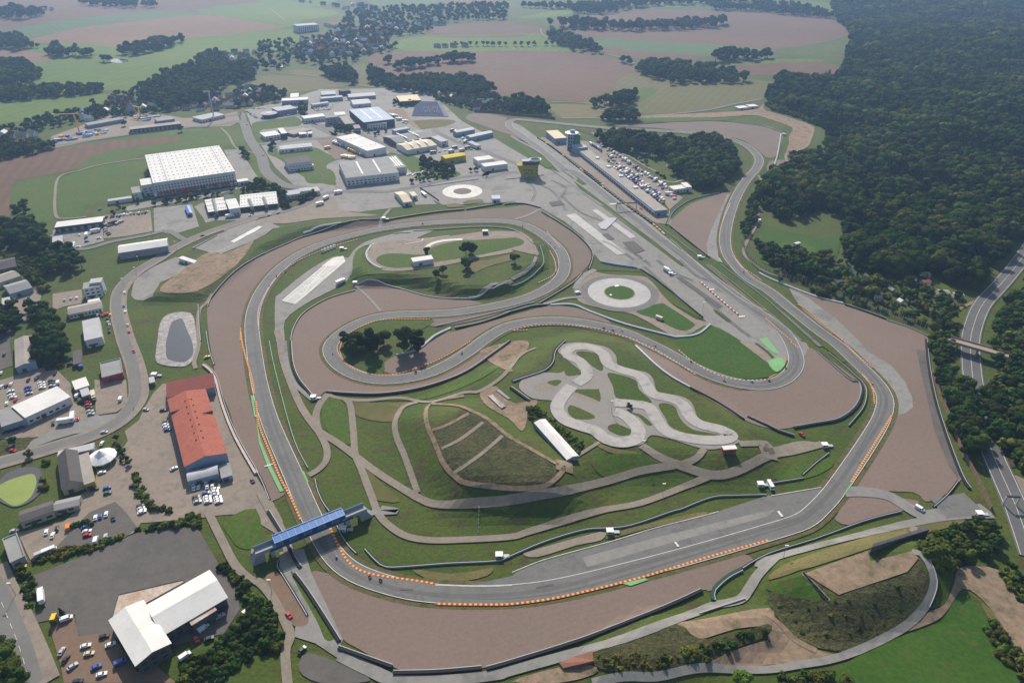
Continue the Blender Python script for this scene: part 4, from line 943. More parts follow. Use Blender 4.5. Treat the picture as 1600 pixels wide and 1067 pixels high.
# ================================================================ BUILDINGS
# label | roof corners back-left, front-left, front-right | height | roof shape | wall | roof | options
BL = '''industrial_hall|long rust-red sheet-roofed hall with two lines of small vents by the left gravel trap|@02 1045,352 1150,770 1418,698|9|gy|w_blue|r_red|hall
annex_building|dark red-brown roofed annex closing the back end of the rust-red hall|@02 1025,262 1042,350 1340,285|6|flat|w_lilac|r_brown|
vaulted_annex|low annex with a curved silver roof in front of the rust-red hall|@02 1165,815 1172,868 1362,820|5|bx|w_blue|r_light|
lean_to|small grey-roofed lean-to at the right front corner of the rust-red hall|@02 1370,775 1385,852 1452,838|3.5|flat|w_blue|r_grey|
gabled_hall|dark grey gabled hall next to the round white tent|@02 352,705 378,905 512,868|7|sy|w_beige|r_dark|
flat_building|narrow tan flat-roofed wing between the dark gabled hall and the round tent|@02 492,712 528,893 592,875|5|flat|w_yellow|r_tan|
flat_building|pale grey flat roof running along the road behind the dark gabled hall|@02 352,688 360,722 585,668|5|flat|w_grey|r_light|
gabled_building|long low building with a dark blue solar roof above the car park|@k 165,735 205,838 555,718|5|gx|w_beige|r_dark|rows=1,sp=5
gabled_building|low building with a grey sheet roof joined to the solar-roofed one|@k 540,625 558,715 818,655|4|gx|w_beige|r_grey|rows=1,sp=5
flat_building|flat grey-roofed building with a red end beside the street at lower left|@03 20,172 68,318 160,292|4.5|flat|w_lilac|r_grey|parapet=.5
dealership_hall|large white-roofed hall, the squarer left half of the white building at lower left|@03 900,578 692,668 850,938|9|gx|w_dark|r_white|rows=2,sp=4,over=1
dealership_wing|long white-roofed wing stretching to the upper right from the white hall at lower left|@03 905,580 1015,752 1408,522|8|gx|w_dark|r_white|rows=2,sp=4,over=.8
canopy_block|low flat block with pale red-marked roof in front of the long white wing|@03 1165,640 1200,705 1352,612|6|flat|w_dark|r_orange|rows=1,sp=4
workshop_hall|white-roofed workshop with a strip of garage doors beside the used car lot|@02 118,385 157,475 440,345|6|flat|w_white|r_white|rows=1,sp=4
workshop_hall|grey-roofed workshop at the left edge joined to the white-roofed one|@02 -10,432 10,532 160,478|5|flat|w_blue|r_grey|dock=6
small_building|small white flat-roofed block beside the used car lot|@02 450,248 472,300 557,272|4|flat|w_grey|r_white|
small_building|small pale grey box behind the row of red cars|@02 500,302 515,343 565,330|4|flat|w_grey|r_light|
kiosk_shop|small flat building with green trim and red walls by the bend of the road|@02 628,138 640,228 768,200|4.5|flat|w_red|r_grey|parapet=.6
storage_hall|long two-tone grey roofed hall with a pale blue end wall by the left edge|@02 90,-15 95,158 222,135|6|gy|w_blue|r_tan|
garage_hall|tall flat light-grey roofed hall with a white front beside the road|@01 515,940 530,1062 640,1050|7|flat|w_white|r_light|rows=1,sp=4
terrace_building|long brown-roofed building with a row of windows along its pale front|@01 415,848 425,895 632,852|5|gx|w_white|r_tan|rows=1,sp=2.6
office_building|three-storey white office building with dark square windows|@i 1130,560 1150,640 1385,600|10|flat|w_white|r_grey|rows=3,sp=4
office_building|upper white rooftop block of the three-storey office group|@i 1225,505 1240,560 1400,540|12|flat|w_white|r_light|rows=1,sp=5
flat_building|thin white canopy lying before the three-storey office building|@i 1215,795 1222,825 1380,795|4|flat|w_white|r_white|
storage_hall|white-roofed hall with lilac walls and one thin roof groove, alone on the lawn|@01 728,462 738,508 1045,462|8|gx|w_lilac|r_white|
container_building|small white box building beside the bend of the road|@01 1105,522 1115,545 1235,560|4|flat|w_white|r_white|
builders_yard_hall|white-roofed L-shaped yard building with a shaded open front|@01 350,322 342,355 638,318|6|flat|w_dark|r_white|dock=7
small_building|square pale grey block at the corner of the left builders yard|@01 330,415 328,468 390,468|4|flat|w_grey|r_light|
small_building|low white shed in front of the square grey block|@01 375,455 380,480 458,470|3|flat|w_white|r_white|
gabled_hall|dark glazed-roof factory hall at the left edge|@i -60,230 -40,360 230,350|7|gx|w_dark|r_dark|
gabled_hall|beige-roofed factory hall at the left edge below the dark one|@i -60,440 -30,545 280,440|6|gx|w_beige|r_tan|
gabled_hall|pale grey broad-gabled hall at the left edge with a blue-white eave|@i 60,570 130,690 440,600|6|gx|w_blue|r_grey|
small_building|small white block beside the left-edge factory yard|@i 30,770 30,860 135,850|4|flat|w_white|r_light|
logistics_hall|huge white flat-roofed logistics hall with loading docks along its front|@f 178,152 262,443 1128,345|16|flat|w_white|r_white|big
office_block|white office block with a red sign on the left front of the logistics hall|@f 122,405 140,468 262,448|13|flat|w_white|r_white|rows=3,sp=5
office_block|low grey-roofed block left of the red-signed office block|@f 30,488 50,550 140,545|8|flat|w_white|r_grey|rows=2,sp=5
storage_shed|long low pale shed running left from the logistics hall|@01 670,180 676,192 825,170|4|flat|w_white|r_light|
container_building|white trailer-like building at the right end of the loading docks|@f 1140,408 1145,432 1255,415|5|flat|w_white|r_white|
sawtooth_factory|white factory with roof courts and grey ridges, the left part by the road|@f 800,618 838,745 1040,720|5|flat|w_dark|r_white|vents=8x3
factory_entrance_block|taller white central block of the factory with roof courts|@f 1015,618 1055,715 1165,698|8|flat|w_white|r_white|rows=1,sp=5
sawtooth_factory|white factory with roof courts, the long right part|@f 1115,575 1168,698 1558,655|5|flat|w_dark|r_white|vents=12x4
ridge_roof|grey glazed ridge building behind the central block of the white factory|@f 1000,562 1010,615 1110,605|7|sx|w_grey|r_grey|
ridge_roof|narrow grey ridge crossing the left part of the white factory|@f 870,605 905,740 935,735|6.5|sy|w_grey|r_grey|
ridge_roof|grey ridge lying across the long white factory, nearer its centre|@f 1245,612 1278,690 1310,685|6.5|sy|w_grey|r_grey|
ridge_roof|grey ridge lying across the long white factory, nearer its right end|@f 1395,588 1425,668 1455,662|6.5|sy|w_grey|r_grey|
blue_tent_hall|small bright blue roofed shelter in the empty asphalt yard|@f 590,682 622,758 668,748|4|gy|w_blue|r_bluep|
office_building|light roofed two-part building with a white top beside the tree row|@11 170,130 190,155 400,125|5|flat|w_white|r_light|rows=1,sp=4
office_building|white top box standing on the light two-part building|@11 270,112 280,130 345,122|9|flat|w_white|r_light|rows=2,sp=4
factory_hall|big grey flat roof with two pale skylight strips over a white front|@e 248,828 405,992 955,932|10|flat|w_white|r_grey|rows=2,sp=5,strips=2
factory_hall|striped white skylight roof joined to the right of the big grey roof|@e 795,770 900,890 1042,882|8|flat|w_white|r_grey|strips=4
factory_hall|bright white flat-roofed hall with small roof lights in the red yard|@e 305,565 625,708 835,672|9|flat|w_white|r_white|vents=4x2
factory_hall|pale blue-white flat roof of the tall dark-walled hall|@e 435,280 590,412 905,372|11|flat|w_dark|r_blue|strips=2
office_building|white office front set against the pale blue roofed hall|@e 615,412 622,432 828,415|8|flat|w_white|r_white|rows=2,sp=4
factory_hall|grey-roofed hall with pale eaves right of the bright white hall|@e 795,548 935,618 1305,548|8|gx|w_dark|r_grey|strips=2
office_building|pale blue-grey office box behind the grey hall with pale eaves|@e 905,480 915,500 1068,472|12|flat|w_blue|r_light|
factory_hall|cream-yellow roofed hall right of the grey hall|@e 940,625 1040,690 1350,635|8|gx|w_white|r_cream|strips=3
office_building|grey-roofed white office right of the cream-roofed hall|@e 1290,562 1395,612 1470,600|7|flat|w_white|r_light|rows=2,sp=4
yellow_hall|long bright yellow hall near the skid circle|@m 425,480 490,512 780,462|8|gx|w_yellow|r_yellow|
storage_hall|small white flat-roofed hall between the yellow hall and the road|@m 885,502 945,548 1165,518|7|flat|w_white|r_white|
storage_hall|long white flat-roofed hall next to the yellow start tower|@m 968,590 1042,630 1362,588|7|flat|w_white|r_white|
storage_hall|pale blue-grey hall with a white roof by the grandstand, the rear one|@m 590,130 650,150 905,105|7|gx|w_blue|r_white|
storage_hall|pale blue-grey hall with a white roof by the grandstand, the front one|@m 800,192 842,218 1160,148|7|gx|w_blue|r_white|
container_building|small pale box building on the corner left of the grey gravel field|@m 805,285 925,340 992,330|5|flat|w_white|r_light|
office_building|lilac-fronted dark office building with a white logo|@e 178,345 195,365 325,352|11|flat|w_lilac|r_grey|rows=3,sp=5
workshop_hall|white-roofed workshop left of the lilac office building|@e -60,345 -30,372 190,345|7|flat|w_white|r_white|rows=1,sp=5
workshop_hall|white roof peeping out behind the lilac office building|@e 265,308 290,338 400,330|8|flat|w_white|r_white|
workshop_hall|tan flat-roofed wing running forward from the lilac office building|@e 330,345 395,430 490,415|7|flat|w_grey|r_tan|
office_building|grey block at the forward end of the tan-roofed wing|@e 478,440 492,475 552,465|7|flat|w_grey|r_grey|rows=2,sp=4
office_building|white-roofed two-storey building inside the left bend of the main road|@l 355,690 390,748 605,715|6|flat|w_white|r_white|rows=2,sp=4
office_building|tall white-roofed block joined to the two-storey building by the main road|@l 568,632 622,705 695,695|8|flat|w_dark|r_white|rows=2,sp=4
filling_station|filling station with an old green-grey flat roof|@l 770,660 790,715 1030,650|4|flat|w_grey|r_tan|
filling_canopy|small white canopy in front of the green-grey filling station roof|@l 865,690 870,715 975,705|4.5|flat|w_grey|r_white|
filling_canopy|smallest white canopy at the filling station, right of the other|@l 985,680 990,705 1045,700|4.5|flat|w_grey|r_white|
workshop_hall|long white-roofed workshop with a band of dark windows|@l 575,870 602,915 1045,870|6|gx|w_white|r_white|rows=1,sp=5
modern_villa|dark-roofed modern building with white lower storey and solar panels|@10 185,990 200,1030 350,1010|9|flat|w_white|r_dark|rows=2,sp=4
modern_villa|white lower front of the dark-roofed modern building|@10 205,1040 212,1050 360,1035|5|flat|w_white|r_white|rows=1,sp=4
showroom_hall|white flat-roofed showroom with blue front behind the round showroom|@l 615,215 622,248 985,230|8|flat|w_blue|r_white|rows=1,sp=6
showroom_hall|small white roof standing behind the blue-fronted showroom|@l 750,145 742,200 855,195|6|flat|w_white|r_white|
showroom_hall|grey stepped showroom joined to the round showroom|@l 520,340 570,390 830,350|8|flat|w_blue|r_light|rows=2,sp=4
storage_hall|white-roofed hall at the far industrial edge, rear one of a pair|@l 1155,110 1175,152 1372,140|7|gx|w_blue|r_white|
storage_hall|white-roofed hall at the far industrial edge, front one of a pair|@l 1155,192 1165,212 1468,188|7|gx|w_blue|r_white|
workshop_hall|white hall behind the crowded car lot|@l 965,295 1050,300 1275,268|6|gx|w_white|r_white|rows=1,sp=5
office_building|dark blue office box at the back of the industrial area|@e 345,68 352,88 452,78|8|flat|w_dark|r_dark|
storage_hall|long white-roofed hall in the last row of the industrial area|@e 422,110 432,140 712,120|7|gx|w_grey|r_white|
storage_hall|short white-roofed hall in front of the long one in the last row|@e 468,170 478,215 662,200|7|gx|w_white|r_white|
storage_hall|cream-roofed hall with dark front near the grandstand|@e 900,138 965,192 1185,178|8|flat|w_dark|r_cream|
site_office|white-roofed building with a bus parked beside it near the skid circle|@g -30,195 72,300 160,288|6|gx|w_white|r_cream|rows=1,sp=4
site_office|small flat side wing of the white-roofed building near the skid circle|@g 130,205 165,245 215,240|5|flat|w_white|r_cream|rows=1,sp=4
control_building|small blue-white flat building below the skid circle|@g 960,240 995,275 1078,272|5|flat|w_white|r_blue|rows=1,sp=4
pit_annex|cream flat-roofed hall left of the control tower|@c 730,150 870,270 1028,235|8|flat|w_blue|r_cream|
pit_building|long pit garage building with a tan flat roof along the pit lane|@d 20,195 1010,985 1150,950|6|flat|w_blue|r_tan|pit
pit_office|white stepped block between the control tower and the pit garages|@c 1165,360 1235,420 1385,400|9|flat|w_blue|r_light|
paddock_hall|white-roofed building at the far right end of the paddock, longer one|@d 1225,665 1255,710 1415,690|5|flat|w_white|r_white|rows=1,sp=4
paddock_hall|taller white-roofed block at the right end of the paddock buildings|@d 1345,625 1410,680 1478,670|6|flat|w_white|r_white|
kart_pavilion|long white-roofed shed beside the kart track|@22 140,502 345,715 400,690|4|gy|w_blue|r_white|shed
race_office|small red and white timing hut at the lower corner of the kart track|@22 1320,655 1325,672 1405,668|4|flat|w_red|r_white|rows=1,sp=3
training_building|white box building on the lawn of the upper infield|@g 155,890 172,930 380,898|5|flat|w_white|r_white|
marshal_hut|tiny white hut beside the inner lane of the upper infield|@g 893,595 895,612 950,610|3.5|flat|w_dark|r_white|
storage_hall|long open-fronted grey hall along the country road, upper left|@00 775,800 810,812 1130,775|6|flat|w_dark|r_tan|dock=6
storage_hall|low grey workshop with many doors behind the building-material yard|@00 540,770 552,785 775,745|5|flat|w_grey|r_grey|dock=6
storage_hall|white-roofed flat building right of the open-fronted grey hall|@00 1195,735 1260,750 1405,718|5|flat|w_white|r_light|rows=1,sp=5
small_building|small grey roofed block between the long hall and the flat building|@00 970,740 985,760 1090,745|5|flat|w_grey|r_grey|
apartment_block|large pale six-part apartment block on the far meadow|@10 250,150 258,165 390,150|17|flat|w_white|r_light|rows=4,sp=6
farm_barn|large pale red-roofed barn at the edge of the far village|@10 470,138 480,155 560,145|8|gx|w_white|r_tile|
dwelling_house|white house with a long red roof near the crane, far left|@00 40,895 60,905 155,870|7|gx|w_white|r_tile|rows=2,sp=4
white_tent|white tent roof on the field corner beyond the village street|@10 125,405 130,418 168,415|4|gx|w_white|r_white|
trackside_cabin|two-tone white cabin by the service road upper right, left one|@20 1415,665 1420,678 1480,672|3.5|flat|w_white|r_white|
trackside_cabin|two-tone white cabin by the service road upper right, right one|@20 1483,655 1487,668 1540,664|3.5|flat|w_white|r_white|
garden_house|garden house with a terracotta roof in the clearing right of the forest|@p 140,335 150,368 215,355|4.5|gx|w_white|r_tile|
garden_house|dark garden shed above the terracotta-roofed garden house|@p 122,262 130,290 208,290|3.5|gx|w_beige|r_tan|
garden_house|long grey shed roof in the allotments left of the main road|@p 272,425 285,462 390,470|3.5|gx|w_beige|r_grey|
garden_house|small grey shed nearest the main road in the allotments|@p 418,455 425,478 515,485|3.5|gx|w_beige|r_light|
garden_house|tan-roofed low shed at the bottom of the allotments|@p 225,625 210,655 305,668|3.5|gx|w_beige|r_tan|
garden_house|greenish glass hut beside the silver car in the allotments|@p 350,560 345,590 400,590|3|gx|w_beige|r_light|
garden_house|grey hut with open porch in the upper garden plots right of the track|@o 390,215 400,250 515,250|3.5|flat|w_beige|r_grey|
garden_house|tiny white-roofed hut at the upper edge of the garden plots|@o 850,125 855,155 950,130|3.5|gx|w_beige|r_white|
garden_house|pair of bright hut roofs at the left of the garden plots|@o 150,265 160,295 225,290|3.5|gx|w_beige|r_white|
garden_house|long low grey shed at the lower left of the garden plots|@o 440,500 450,520 560,545|3|flat|w_beige|r_light|
garden_house|narrow flat hut roof hidden between the conifers of the garden plots|@o 1020,625 1030,645 1220,655|3|flat|w_beige|r_light|
substation|small grey substation box between the pond and the rust-red hall|@02 932,225 938,258 968,255|3|flat|w_grey|r_light|
small_building|small brown block with a blue container before it, by the overgrown yard|@j 1015,440 1020,620 1135,610|3|flat|w_brick|r_dark|
small_building|blue skip container beside the overgrown yard|@j 1095,600 1100,640 1140,635|2.5|flat|w_blue|r_bluep|
small_building|small grey garden roof with sunlit edge at the far left|@i 60,200 75,240 165,235|4|gx|w_beige|r_grey|
canopy_roof|tall yellow sign-topped porch beside the dealership drive|@n 440,485 445,500 478,495|4|flat|w_yellow|r_yellow|'''
cm('r_bluep', (.05,.14,.55), .5)
BUILT = []
for ln in BL.split('\n'):
    n_, lab, s_, h_, rf_, wl_, rm_, op = ln.split('|'); kw = {}
    for q in op.split(','):
        if '=' in q:
            a_, b_ = q.split('='); kw[a_] = tuple(int(v) for v in b_.split('x')) if a_ == 'vents' else (int(b_) if a_ in ('rows', 'strips') else float(b_))
    if op == 'big': kw = dict(rows=4, sp=3.4, vents=(17, 9), side_rows=0)
    t, x, y, he = building(n_, lab, s_, float(h_), rf_, wl_, rm_, 'building', **kw)
    if op == 'big':
        mb = MB(); box(mb, -x + 2, x - 1, -y - 3.2, -y - .02, 4.1, 4.5); build(mb, 'dock_canopy', 'redpaint', t)
        mb = MB(); q = -x + 5
        while q < x - 4: box(mb, q - 1.5, q + 1.5, -y - .15, -y + .1, .4, 3.9); q += 4.6
        build(mb, 'dock_doors', 'w_grey', t, stuff=True)
        mb = MB()
        for q in (-.33, .38): box(mb, x * 2 * q - .5, x * 2 * q + .5, -y + 1, y - 1, he + .2, he + .5)
        build(mb, 'roof_seam', 'r_light', t)
    if op == 'hall':
        for k in range(7):
            for sx in (-1, 1):
                mb = MB(); tube(mb, (sx * x * .17, -y * .5 + k * y * .2, he), (sx * x * .17, -y * .5 + k * y * .2, he + 3.1), .45, n=6); build(mb, 'roof_vent', 'r_brown', t)
        mb = MB(); box(mb, -x - .1, -x * .02, y * .52, y * .55, he, he + 1.6); build(mb, 'roof_ridge', 'r_brown', t)
        mb = MB(); box(mb, x * .04, x, y * .2, y * .23, he, he + 1.8); build(mb, 'roof_ridge', 'r_brown', t)
    if op == 'pit':
        mb = MB(); q = -x
        L_ = max(x, y)
        for i in range(34):
            yy = -y + (i + .5) * 2 * y / 34
            box(mb, -x - .08, -x + .1, yy - 1.3, yy + 1.3, .2, 3.0)
        build(mb, 'garage_doors', 'w_dark', t, stuff=True)
        mb = MB(); box(mb, -x - 1.0, -x - .05, -y, y, 4.4, 4.7); build(mb, 'canopy', 'r_light', t)
        for f_ in (.62, .3, -.02, -.38):
            mb = MB(); box(mb, x * .1, x * .8, y * f_ - 2.5, y * f_ + 2.5, he + .2, he + 1.6); build(mb, 'roof_plant', 'pale', t)
    if op == 'shed':
        mb = MB(); box(mb, -x * .15, x * .35, -y * .2, y * .12, he + .9, he + 1.05); build(mb, 'roof_panel', 'r_light', t)
    BUILT.append(t)
# letters over the red-signed office block: too small to read, built as a row of plates
t = BUILT[34]
# ---- stained canopy plate between dealership halls
def slab(name, label, cat, s, z, th, m, posts=True, rim=None):
    P = [at(p[0], p[1], z) for p in pts(s)]; c = sum(P, Vector()) / len(P); t = empty(name, (c.x, c.y, hz(c.x, c.y))); tag(t, label, cat)
    n = len(P); V = [(p.x - c.x, p.y - c.y, z + dz) for dz in (0, th) for p in P]
    F = [tuple(range(n)), tuple(range(n, 2 * n))[::-1]] + [(i, (i + 1) % n, n + (i + 1) % n, n + i) for i in range(n)]
    mesh_obj('deck', V, F, M[m], t)
    if rim:
        mb = MB()
        for i in range(n): tube(mb, V[n + i], V[n + (i + 1) % n], .35, n=4)
        build(mb, 'rim', rim, t)
    for p in P:
        if posts: mb = MB(); tube(mb, (p.x - c.x, p.y - c.y, 0), (p.x - c.x, p.y - c.y, z), .15, n=5); build(mb, 'post', 'metal', t)
    return t
slab('forecourt_canopy', 'stained brownish-white canopy filling the corner behind the two white dealership halls', 'canopy', '@03 742,518 1147,425 1155,440 905,578 702,660', 6.5, .4, 'r_orange', rim='w_dark')
# ---- round tent
def cone_tent():
    c = at(159.5, 714.5, 3); z0 = hz(c.x, c.y); t = empty('party_tent', (c.x, c.y, z0)); tag(t, 'round white pointed tent between the dark gabled hall and the paddock', 'tent')
    n, r = 12, 8.2; V = [(0, 0, 8.6)] + [(r * .45 * math.cos(a), r * .45 * math.sin(a), 5.6) for a in [2*math.pi*i/n for i in range(n)]] + [(r * math.cos(a), r * math.sin(a), 3.6) for a in [2*math.pi*i/n for i in range(n)]]
    F = [(0, 1 + i, 1 + (i + 1) % n) for i in range(n)] + [(1 + i, 1 + n + i, 1 + n + (i + 1) % n, 1 + (i + 1) % n) for i in range(n)]
    k = len(V); V += [(r * math.cos(a), r * math.sin(a), 2.9) for a in [2*math.pi*i/n for i in range(n)]]
    F += [(1 + n + i, k + i, k + (i + 1) % n, 1 + n + (i + 1) % n) for i in range(n)]
    mesh_obj('canopy', V, F, M['awhite'], t)
    for i in range(n):
        a = 2 * math.pi * i / n; mb = MB(); tube(mb, (r * .97 * math.cos(a), r * .97 * math.sin(a), 0), (r * .97 * math.cos(a), r * .97 * math.sin(a), 3.5), .15, n=5); build(mb, 'pole', 'metal', t)
cone_tent()
# ---- round showroom
def round_show():
    c = at(420.5, 178, 5); t = empty('round_showroom', (c.x, c.y, hz(c.x, c.y))); tag(t, 'round car showroom with a pale disc roof beside the roundabout', 'building')
    mb = MB(); tube(mb, (0, 0, 0), (0, 0, 5.5), 11.5, n=28); build(mb, 'wall', 'glass', t)
    mb = MB(); tube(mb, (0, 0, 5.5), (0, 0, 6.3), 13.5, n=28); build(mb, 'roof', 'r_light', t)
    mb = MB(); tube(mb, (0, 0, 6.3), (0, 0, 6.9), 5, n=20); build(mb, 'roof_disc', 'r_white', t)
round_show()
# ---- control tower beside the pits
def control_tower():
    c = at(894.5, 233, 0); t = empty('control_tower', (c.x, c.y, hz(c.x, c.y))); tag(t, 'race control tower with green drum, glazed floors and white roof beside the pits', 'tower')
    for k in range(5):
        mb = MB(); box(mb, -8, 3, -6, 6, k * 4.4, k * 4.4 + 1.6); build(mb, 'floor_band', 'w_blue', t)
        mb = MB(); box(mb, -7.6, 2.6, -5.6, 5.6, k * 4.4 + 1.6, k * 4.4 + 4.4); build(mb, 'glazing', 'glass', t)
        for q in range(4):
            mb = MB(); box(mb, -8 + q * 3.5, -7.6 + q * 3.5, -6.1, -5.5, k * 4.4 + 1.6, k * 4.4 + 4.4); build(mb, 'column', 'awhite', t)
    mb = MB(); tube(mb, (5, -2.5, 0), (5, -2.5, 21), 5.2, n=24); build(mb, 'green_drum', 'greenpaint', t)
    mb = MB(); tube(mb, (-2, 0, 22), (-2, 0, 23), 9.5, n=24); build(mb, 'roof', 'awhite', t)
    mb = MB(); tube(mb, (-1, 0, 23), (-1, 0, 26.5), 3.6, n=16); build(mb, 'penthouse', 'w_blue', t)
    mb = MB(); tube(mb, (-1, 0, 26.5), (-1, 0, 33), .15, n=5); build(mb, 'mast', 'metal', t)
control_tower()
# ---- yellow start tower with the ring on top
def yellow_tower():
    c = at(826, 275, 0); t = empty('advertising_tower', (c.x, c.y, hz(c.x, c.y))); tag(t, 'yellow outward-leaning tower building with a white roof ring by the paved apron', 'tower')
    V = []
    for z, s in ((0, .55), (15, 1.0)):
        V += [(-15 * s, -6, z), (12 * (.8 if z == 0 else 1), -6, z), (12, 6, z), (-15 * s, 6, z)]
    mesh_obj('body', V, [(3,2,1,0), (4,5,6,7), (0,1,5,4), (1,2,6,5), (2,3,7,6), (3,0,4,7)], M['w_yellow'], t)
    mb = MB(); box(mb, -8, 3, -4, 4, 15, 19.5); build(mb, 'upper_floor', 'glass', t)
    mb = MB(); box(mb, -8.4, 3.4, -4.4, 4.4, 19.5, 20); build(mb, 'roof', 'r_light', t)
    mb = MB()
    for i in range(24):
        a, b = 2 * math.pi * i / 24, 2 * math.pi * (i + 1) / 24
        tube(mb, (8 + 7 * math.cos(a), 7 * math.sin(a), 21), (8 + 7 * math.cos(b), 7 * math.sin(b), 21), 1.0, n=6)
    build(mb, 'ring', 'awhite', t)
    mb = MB(); tube(mb, (8, 0, 15), (8, 0, 20), 5.2, 6.2, n=20); build(mb, 'turret', 'w_dark', t)
    mb = MB()
    for r_, zs in ((0, 4.2), (1, 8.2)):
        for i in range(7):
            if r_ == 0 and i in (0, 4): continue
            box(mb, -7 + i * 1.9, -5.9 + i * 1.9, -6.08, -5.95, zs, zs + 2)
    for zs in (4, 8, 12): box(mb, 8.5, 11.5, -6.08, -5.95, zs, zs + 1.1)
    build(mb, 'sign_marks', 'w_dark', t, stuff=True)
yellow_tower()
# ---- blue footbridge over the track
def footbridge():
    A = at(428, 846, 8); B = at(537, 802, 8); u = (B.xy - A.xy); L = u.length; u.normalize(); c = (A.xy + B.xy) / 2
    t = empty('footbridge', (c.x, c.y, 0), math.atan2(u.y, u.x)); tag(t, 'bright blue covered footbridge crossing the race track with grey ramps at both ends', 'bridge')
    x = L / 2; n = 10; s = L / n
    for i in range(n):
        mb = MB(); box(mb, -x + i * s + .12, -x + (i + 1) * s - .12, -2.7, 2.7, 9.3, 9.42); build(mb, 'roof_panel', 'bluepaint', t)
        mb = MB(); box(mb, -x + i * s + .12, -x + (i + 1) * s - .12, -2.85, -2.75, 6.5, 9.2); build(mb, 'side_panel', 'bluedark' if i % 2 else 'bluemid', t)
        mb = MB(); box(mb, -x + i * s + .12, -x + (i + 1) * s - .12, 2.75, 2.85, 6.5, 9.2); build(mb, 'side_panel', 'bluedark', t)
    for i in range(n + 1):
        mb = MB(); q = -x + i * s; box(mb, q - .12, q + .12, -2.95, 2.95, 9.25, 9.55); box(mb, q - .12, q + .12, -2.95, -2.7, 5.4, 9.249); box(mb, q - .12, q + .12, 2.7, 2.95, 5.4, 9.249); build(mb, 'frame', 'bluelight', t)
    for y_ in (-2.95, 2.95): mb = MB(); box(mb, -x, x, y_ - .16, y_ + .16, 9.56, 9.85); build(mb, 'top_rail', 'bluelight', t)
    mb = MB(); box(mb, -x - 10, x + 12, -2.6, 2.6, 5.2, 5.7); build(mb, 'deck', 'conc', t)
    for y_ in (-3.0, 3.0): mb = MB(); box(mb, -x - 3, x + 4, y_ - .15, y_ + .15, 5.0, 6.4); build(mb, 'girder', 'bluedark', t)
    for a, b, m_ in ((-x - 10, -x - .2, 'w_blue'), (x + .2, x + 12, 'w_blue')):
        for y_ in (-2.7, 2.7): mb = MB(); box(mb, a, b, y_ - .1, y_ + .1, 5.71, 7.6); build(mb, 'parapet', m_, t)
    for q in (-x - 2, x + 1):
        mb = MB(); box(mb, q - 1, q + 1, -2.4, 2.4, 0, 5.19); build(mb, 'pier', 'conc', t)
    for q, w in ((-x - 10, 1), (x + 12, -1)):
        V = [(q, -2.6, 5.2), (q, 2.6, 5.2), (q + w * 4, 2.6, 5.2), (q + w * 4, -2.6, 5.2), (q - w * 3, -2.8, -.5), (q - w * 3, 2.8, -.5), (q + w * 4, 3, -.5), (q + w * 4, -3, -.5)]
        F = [(0,1,2,3), (4,5,6,7), (0,3,7,4), (1,5,6,2), (2,6,7,3), (0,4,5,1)]; mesh_obj('abutment', V, F, M['w_grey'], t)
M['bluemid'] = mat('blue_glazing', (.10,.15,.28), rough=.4)
footbridge()
# ---- road bridge over the main road at the right edge
def overpass():
    A = at(1502, 535, 7); B = at(1548, 548, 7); u = (B.xy - A.xy); L = u.length * 1.15; u.normalize(); c = (A.xy + B.xy) / 2
    t = empty('road_bridge', (c.x, c.y, 0), math.atan2(u.y, u.x)); tag(t, 'pale concrete road bridge crossing the main road near the right edge', 'bridge')
    mb = MB(); box(mb, -L/2 - 8, L/2 + 10, -4, 4, 6, 7); build(mb, 'deck', 'tanc', t)
    for y_ in (-4.1, 4.1): mb = MB(); box(mb, -L/2 - 8, L/2 + 10, y_ - .2, y_ + .2, 6.2, 8.1); build(mb, 'parapet', 'tanc', t)
    for q in (-L/2, 2, L/2 + 4): mb = MB(); box(mb, q - .6, q + .6, -3.2, 3.2, 0, 5.99); build(mb, 'pier', 'tanc', t)
M['tanc'] = mat('tan_concrete', (.34,.27,.22), (.28,.22,.18), .2)
overpass()
# ---- grandstand with coloured seats
def grandstand():
    P = [at(p[0], p[1]) for p in pts('@b 180,430 870,440 640,190 320,230')]
    fl, fr, br, bl = [p.xy for p in P]; c = (fl + fr) / 2; u = (fr - fl); L = u.length; u.normalize(); n = Vector((-u.y, u.x))
    t = empty('grandstand', (c.x, c.y, 0), math.atan2(u.y, u.x)); tag(t, 'large grandstand of blue-grey seats with pale seat lettering beyond the industrial halls', 'grandstand')
    rows = 22; D = 46; x = L / 2
    for k in range(rows):
        mb = MB(); cut = max(0, k - 14) * 1.2; box(mb, -x + cut, x - k * .9, D * k / rows, D * (k + 1) / rows, 0, 1 + k * .62); build(mb, 'tier', 'seat', t)
        if 5 <= k <= 13:
            mb = MB()
            for i, pat in enumerate(('0111', '1010', '1110', '1101', '0110', '1011', '1110', '1001')):
                q = -x * .45 + i * x * .14
                if pat[(k - 5) // 3 if k < 14 else 3] == '1': box(mb, q, q + x * .085, D * k / rows + .2, D * (k + .6) / rows, 1 + k * .62 + .01, 1.5 + k * .62)
            if mb['f']: build(mb, 'pale_seats', 'seatpale', t, stuff=True)
    mb = MB(); V = [(x - 1, 0, 0), (x + 6, 0, 0), (x - 14, D, 14), (x - 20, D, 14)]; k = 0
    mesh_obj('side_wall', V + [(v[0], v[1], v[2] + 1) for v in V], [(3,2,1,0), (4,5,6,7), (0,1,5,4), (1,2,6,5), (2,3,7,6), (3,0,4,7)], M['w_grey'], t)
M['seat'] = mat('blue_grey_seats', (.17,.20,.29), (.21,.23,.30), .3, fine=(1,.15)); M['seatpale'] = mat('pale_seats', (.42,.38,.42))
grandstand()
